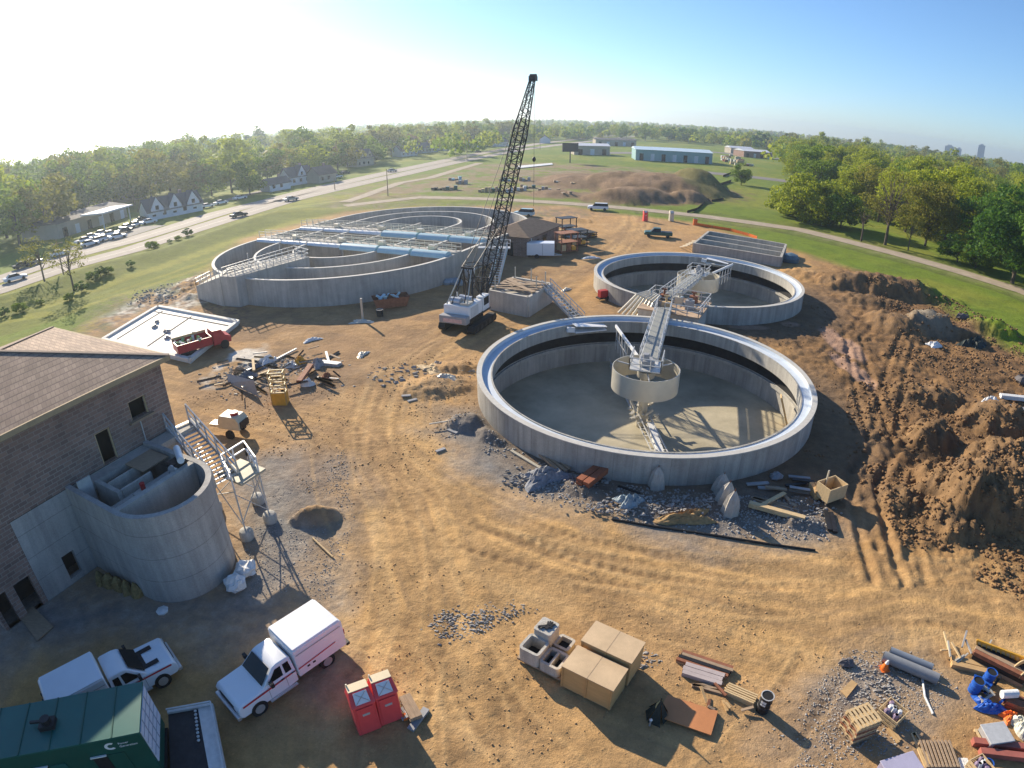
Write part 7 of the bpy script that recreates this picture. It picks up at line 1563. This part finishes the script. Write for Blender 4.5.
for k in range(4):
    for mi in range(5): variant(('f', mi, k), 100 + k * 7 + mi, 6.0 + k * .6, 1.4, 13.5 + k, 34, 2200, .50, mi, .32, 12)
for k in range(2):
    for mi in range(4): variant(('n', mi, k), 200 + k * 7 + mi, 5.2 + k * .7, .8, 12.5 + k, 54, 9000, .24, mi, .28, 34)
variant(('bare', 3, 0), 301, 4.8, 3.0, 13.5, 90, 2600, .11, 3, .3, 80); variant(('bare', 3, 1), 303, 3.0, 2.2, 8, 24, 160, .1, 3, .22, 22)
variant(('shrub', 0, 0), 310, 2.7, .0, 4.6, 34, 6500, .14, 0, .08, 20); variant(('shrub', 1, 0), 311, 2.2, .0, 3.6, 32, 5000, .13, 1, .08, 16); variant(('shrub', 2, 0), 312, 1.8, .1, 3.0, 22, 2600, .12, 2, .08, 12)
variant(('thin', 3, 0), 320, 2.6, 2.2, 8.5, 24, 900, .13, 3, .14, 22)
TN = 0
def tree(p, key, h, label, group=None, name='tree', cat='tree', wide=1.):
    global TN; cm, tm, H = VAR[key]; s = h / H; rz = random.uniform(0, 6.28); TN += 1
    t = thing(name, label, cat, tuple(p), rz, group); t.scale = (s * wide, s * wide, s)
    for nm, me_ in (('crown', cm), ('trunk', tm)): o = bpy.data.objects.new(nm, me_); COL.objects.link(o); o.parent = t
    return t
random.seed(91)
# right side, near: placed one by one
for (px, py, key, h, wd, lb, nm, ct) in (
    (861, 241, ('bare', 3, 1), 9.5, 1.0, 'small nearly dead tree with bare forked limbs beside the lane', 'tree', 'tree'), (885, 245, ('bare', 3, 0), 17, 1.0, 'tall bare twiggy spring tree right of the small dead tree', 'tree', 'tree'),
    (803, 221, ('shrub', 0, 0), 11, 1.2, 'broad yellow green bush at the left end of the thicket', 'bush', 'bush'), (822, 225, ('shrub', 0, 0), 10, 1.25, 'yellow green bush second in the thicket beside the field', 'bush', 'bush'), (840, 228, ('shrub', 1, 0), 8.5, 1.25, 'lower green bush right of the broad yellow green bushes', 'bush', 'bush'), (788, 216, ('shrub', 0, 0), 8, 1.2, 'small green bush left of the broad yellow green bush', 'bush', 'bush'),
    (908, 250, ('thin', 3, 0), 8, 1.2, 'slim brownish sapling right of the tall bare tree', 'tree', 'tree'), (957, 262, ('shrub', 2, 0), 5.5, 1.6, 'round dark leafed bush at the edge of the lane', 'bush', 'bush'), (975, 268, ('shrub', 1, 0), 4.6, 1.5, 'mid green bush right of the round dark bush', 'bush', 'bush'), (925, 246, ('n', 3, 0), 15, 1.0, 'olive tree standing behind the slim sapling', 'tree', 'tree'),
    (1012, 283, ('n', 2, 0), 17.5, 1.2, 'dense dark green tree filling the right edge above the lane', 'tree', 'tree'), (1040, 292, ('n', 2, 1), 17, 1.2, 'second dense dark green tree at the right edge', 'tree', 'tree'), (990, 262, ('n', 2, 1), 17, 1.1, 'dark green tree behind and left of the edge tree', 'tree', 'tree'),
    (945, 240, ('n', 0, 0), 18, 1.1, 'tall yellow green tree behind the olive tree', 'tree', 'tree'), (968, 250, ('n', 0, 1), 17, 1.1, 'yellow green tree left of the dark edge trees', 'tree', 'tree'), (905, 232, ('n', 0, 1), 17, 1.1, 'yellow green tree behind the tall bare tree', 'tree', 'tree'), (878, 222, ('n', 3, 1), 16, 1.1, 'brownish olive tree behind the small dead tree', 'tree', 'tree'), (850, 214, ('n', 0, 0), 14, 1.1, 'mid green tree behind the right part of the thicket', 'tree', 'tree'),
    (74, 290, ('thin', 3, 0), 9, 1.3, 'right one of two young roadside trees at the left', 'tree', 'tree'), (45, 283, ('thin', 3, 0), 9, 1.4, 'left one of two young roadside trees with yellowish leaves', 'tree', 'tree'), (741, 185, ('n', 1, 0), 8, 1.2, 'small lone tree at the paved yard above the field', 'tree', 'tree')):
    tree(GP(px, py), key, h, lb, None, nm, ct, wd)
for k, (px, py) in enumerate(((70, 300), (82, 292), (92, 276), (100, 272), (108, 270), (130, 262), (152, 249), (156, 247), (40, 305), (170, 243), (178, 240), (188, 236), (20, 312), (5, 316))):
    tree(GP(px, py), ('shrub', 1 + k % 2, 0), random.uniform(.8, 1.8), 'dark green bush in the ditch between the grass bank and the road', 'bushes along the foot of the grass bank', 'bush', 'bush', 1.4)
def scatter(poly, n, mind, keys, hs, label, group, wd=(.9, 1.2), pts=None):
    P = [G(*q) for q in poly]; P = [(p.x, p.y) for p in P]; xs, ys = [p[0] for p in P], [p[1] for p in P]; out = pts if pts is not None else []; c_ = 0; tr_ = 0
    while c_ < n and tr_ < n * 60:
        tr_ += 1; x, y = random.uniform(min(xs), max(xs)), random.uniform(min(ys), max(ys))
        if not in_poly(np.array([x]), np.array([y]), P)[0]: continue
        if any((x - a) ** 2 + (y - b) ** 2 < mind ** 2 for a, b in out): continue
        out.append((x, y)); c_ += 1; key = random.choice(keys); tree((x, y, 0), key, random.uniform(*hs), label, group, wide=random.uniform(*wd))
    return out
fk = lambda *m: [('f', a, k) for a in m for k in range(4)]
# left: behind the road
P_ = scatter([(-60, 255), (0, 246), (60, 222), (120, 205), (195, 190), (255, 186), (262, 178), (180, 178), (80, 192), (-60, 225)], 56, 7.5, fk(1, 3, 1, 0), (17, 23), 'tall spring tree in the wood behind the car park at left', 'trees behind the car park and white house')
P_ = scatter([(-60, 222), (80, 188), (190, 174), (270, 172), (330, 166), (330, 155), (200, 160), (60, 178), (-60, 205)], 64, 10, fk(1, 2, 0, 1), (17, 23), 'tree in the hazy second row of the left wood', 'trees in the left wood, farther rows', pts=P_)
for (px, py, key, h, lb) in ((232, 193, ('f', 0, 1), 19, 'big bright yellow green tree right of the three gabled house'), (250, 195, ('f', 1, 2), 13, 'rounded darker green tree in front of the bright tall one'), (152, 205, ('f', 3, 3), 19, 'tall olive tree rising behind the three gabled house'), (60, 225, ('f', 3, 2), 16, 'broad brownish tree above the long low building'), (20, 245, ('f', 1, 1), 17, 'dark limbed tree at the left edge beyond the road'), (48, 238, ('f', 3, 1), 17, 'olive tree left of the long low building'), (88, 217, ('f', 1, 3), 18, 'tall green tree directly behind the long low building'), (112, 208, ('f', 0, 2), 18, 'yellow green tree behind the white canopy'), (135, 205, ('f', 1, 0), 17, 'green tree at the left end of the three gabled house'), (193, 199, ('f', 3, 0), 15, 'olive tree touching the right end of the three gabled house'), (212, 196, ('f', 1, 3), 14, 'green tree behind the white parked cars'), (268, 184, ('f', 1, 1), 15, 'green tree behind the low white garage'), (284, 180, ('f', 3, 2), 15, 'olive tree left behind the pale gabled house'), (310, 177, ('f', 0, 3), 15, 'yellow green tree right behind the pale gabled house'), (338, 170, ('f', 1, 2), 14, 'green tree behind the small tan house'), (348, 169, ('f', 3, 3), 13, 'olive tree in front of the dark roofed two storey house'), (375, 164, ('f', 1, 0), 13, 'green tree right of the dark roofed two storey house')):
    tree(GP(px, py), key, h, lb, None, wide=1.15)
P_ = scatter([(300, 176), (345, 166), (400, 153), (470, 146), (530, 142), (530, 137), (430, 143), (340, 153), (280, 168)], 64, 10, fk(1, 0, 3, 0), (14, 20), 'tree among the houses beyond the road, left of the boom', 'trees among the far houses', pts=P_)
scatter([(330, 170), (400, 157), (430, 152), (420, 149), (340, 162)], 4, 10, [('f', 4, 0), ('f', 4, 1)], (11, 14), 'reddish spring tree among the far houses', 'reddish trees among the far houses')
scatter([(530, 141), (600, 139), (700, 144), (780, 153), (780, 148), (700, 140), (600, 135.5), (530, 137)], 46, 14, fk(1, 1, 2, 0), (12, 18), 'tree in the belt behind the teal warehouse', 'trees behind the warehouse')
# right wood
P2 = scatter([(780, 172), (810, 196), (840, 204), (900, 222), (960, 242), (1024, 262), (1100, 290), (1100, 230), (1000, 205), (900, 185), (830, 168)], 52, 6.8, [('n', 0, 0), ('n', 0, 1), ('n', 1, 0), ('n', 3, 0), ('n', 0, 1), ('n', 1, 1)], (14, 19), 'tree in the front of the right hand wood beyond the lane', 'trees in the right hand wood, front')
scatter([(775, 168), (830, 166), (900, 182), (1000, 202), (1100, 228), (1100, 190), (1000, 172), (880, 156), (790, 150)], 80, 9, fk(0, 1, 0, 3, 0), (16, 22), 'tree in the crowded middle of the right hand wood', 'trees in the right hand wood, middle', pts=P2)
# low growth filling the woods between the trunks
def undergrowth(polys, n, nl, ls, hmin, hmax, seed):
    rs_ = np.random.default_rng(seed); ou = [[], [], []]
    for poly in polys:
        P = [(p.x, p.y) for p in (G(*q) for q in poly)]; x0, x1 = min(p[0] for p in P), max(p[0] for p in P); y0, y1 = min(p[1] for p in P), max(p[1] for p in P)
        x, y = rs_.uniform(x0, x1, n * 6), rs_.uniform(y0, y1, n * 6); k = in_poly(x, y, P) & (fbm(x, y, .05, 3, seed) > .42); x, y = x[k][:n], y[k][:n]
        for a, b in zip(x, y):
            H = rs_.uniform(hmin, hmax); R = H * rs_.uniform(.5, .8); d = rs_.normal(size=(nl, 3)); d /= np.linalg.norm(d, axis=1)[:, None]; d[:, 2] = np.abs(d[:, 2]) - .15
            c = d * np.array([R, R, H * .8]) * rs_.uniform(.5, 1, nl)[:, None] + np.array([a, b, H * .2]); nn = d + rs_.normal(size=(nl, 3)) * .6; nn /= np.linalg.norm(nn, axis=1)[:, None]; u = np.cross(nn, rs_.normal(size=(nl, 3))); u /= np.linalg.norm(u, axis=1)[:, None]; v = np.cross(nn, u); s = ls * rs_.uniform(.6, 1.3, nl)[:, None]
            ou[int(rs_.integers(0, 3))].append(np.stack([c - u * s, c - v * s, c + u * s, c + v * s], 1).reshape(-1, 3))
    vs = [np.concatenate(q) for q in ou]; mi = np.concatenate([np.full(len(v) // 4, q) for q, v in enumerate(vs)]); V = np.concatenate(vs); me = raw('undergrowth', V, len(mi), LM[1]); me.materials.append(LM[3]); me.materials.append(LM[0]); me.polygons.foreach_set('material_index', mi.astype(np.int32)); o = bpy.data.objects.new('undergrowth', me); COL.objects.link(o); o['kind'] = 'stuff'
undergrowth([[(-60, 250), (0, 240), (60, 220), (60, 196), (-60, 215)], [(60, 205), (130, 192), (200, 183), (262, 176), (330, 166), (330, 155), (200, 160), (60, 180)], [(330, 163), (400, 150), (470, 145), (540, 141), (540, 137.5), (340, 152)]], 130, 260, .42, 4, 8, 3)
undergrowth([[(800, 208), (850, 215), (920, 236), (975, 252), (1024, 270), (1100, 290), (1100, 230), (1000, 205), (880, 185), (800, 170)]], 170, 420, .26, 3, 6.5, 4)
undergrowth([[(560, 140), (640, 138.5), (700, 143), (780, 151), (780, 147), (560, 137)]], 110, 160, .6, 5, 9, 6)
# far wood: one mass of tree crowns out to the horizon
rs = np.random.default_rng(5); VV = []; cols_n = [[], [], []]
def far_clumps(n, r0, r1, a0, a1, nl, ls, hmin, hmax, excl=True):
    ou = [[], [], []]
    for k in range(n):
        rr = math.sqrt(rs.uniform(r0 * r0, r1 * r1)); aa = math.radians(rs.uniform(a0, a1)); x, y = rr * math.sin(aa), rr * math.cos(aa)
        if excl and in_poly(np.array([x]), np.array([y]), EX)[0]: continue
        H = rs.uniform(hmin, hmax); R = H * rs.uniform(.33, .5); d = rs.normal(size=(nl, 3)); d /= np.linalg.norm(d, axis=1)[:, None]; d[:, 2] = np.abs(d[:, 2]) * 1. - .25
        lob = 1 + .25 * np.sin(d[:, 0] * 5 + k) * np.cos(d[:, 1] * 4 + k); c = d * np.array([R, R, H * .6]) * (rs.uniform(.6, 1, nl) * lob)[:, None] + np.array([x, y, H * .42]); nn = d + rs.normal(size=(nl, 3)) * .6
        nn /= np.linalg.norm(nn, axis=1)[:, None]; u = np.cross(nn, rs.normal(size=(nl, 3))); u /= np.linalg.norm(u, axis=1)[:, None]; v = np.cross(nn, u); s = ls * rs.uniform(.6, 1.3, nl)[:, None]
        ou[int(rs.integers(0, 3))].append(np.stack([c - u * s, c - v * s, c + u * s, c + v * s], 1).reshape(-1, 3))
    return ou
EX = [(p.x, p.y) for p in (G(*q) for q in ((480, 158), (560, 141), (640, 139), (700, 146), (790, 158), (700, 200), (560, 190)))]
parts = [far_clumps(900, 330, 620, -62, 62, 60, 1.15, 11, 16), far_clumps(1500, 600, 1200, -60, 60, 34, 1.9, 11, 16), far_clumps(1700, 1150, 2350, -58, 58, 18, 3.6, 12, 18)]
allv = [[], [], []]
for ou in parts:
    for q in range(3): allv[q] += ou[q]
big = []; mi_ = []
for q in range(3):
    v = np.concatenate(allv[q]); big.append(v); mi_.append(np.full(len(v) // 4, q))
big = np.concatenate(big); mi_ = np.concatenate(mi_); me_ = raw('far_woods', big, len(mi_), LM[1]); me_.materials.append(LM[3]); me_.materials.append(LM[0]); me_.polygons.foreach_set('material_index', mi_.astype(np.int32))
fw = bpy.data.objects.new('far_woods', me_); COL.objects.link(fw); fw['kind'] = 'stuff'
# ================================================================ HAZE
hz = MB().box(-2800, 2800, -2800, 2800, -6, 62); ho = obj('haze', hz, MB() and bpy.data.materials.new('haze_air')); ho['kind'] = 'stuff'
hm = ho.data.materials[0]; hm.use_nodes = True; N = hm.node_tree.nodes; N.remove(N['Principled BSDF']); pv = N.new('ShaderNodeVolumePrincipled'); pv.inputs['Density'].default_value = .00032; pv.inputs['Color'].default_value = (.74, .87, 1, 1); pv.inputs['Anisotropy'].default_value = .62
hm.node_tree.links.new(pv.outputs[0], N['Material Output'].inputs['Volume'])
ho.display_type = 'WIRE'
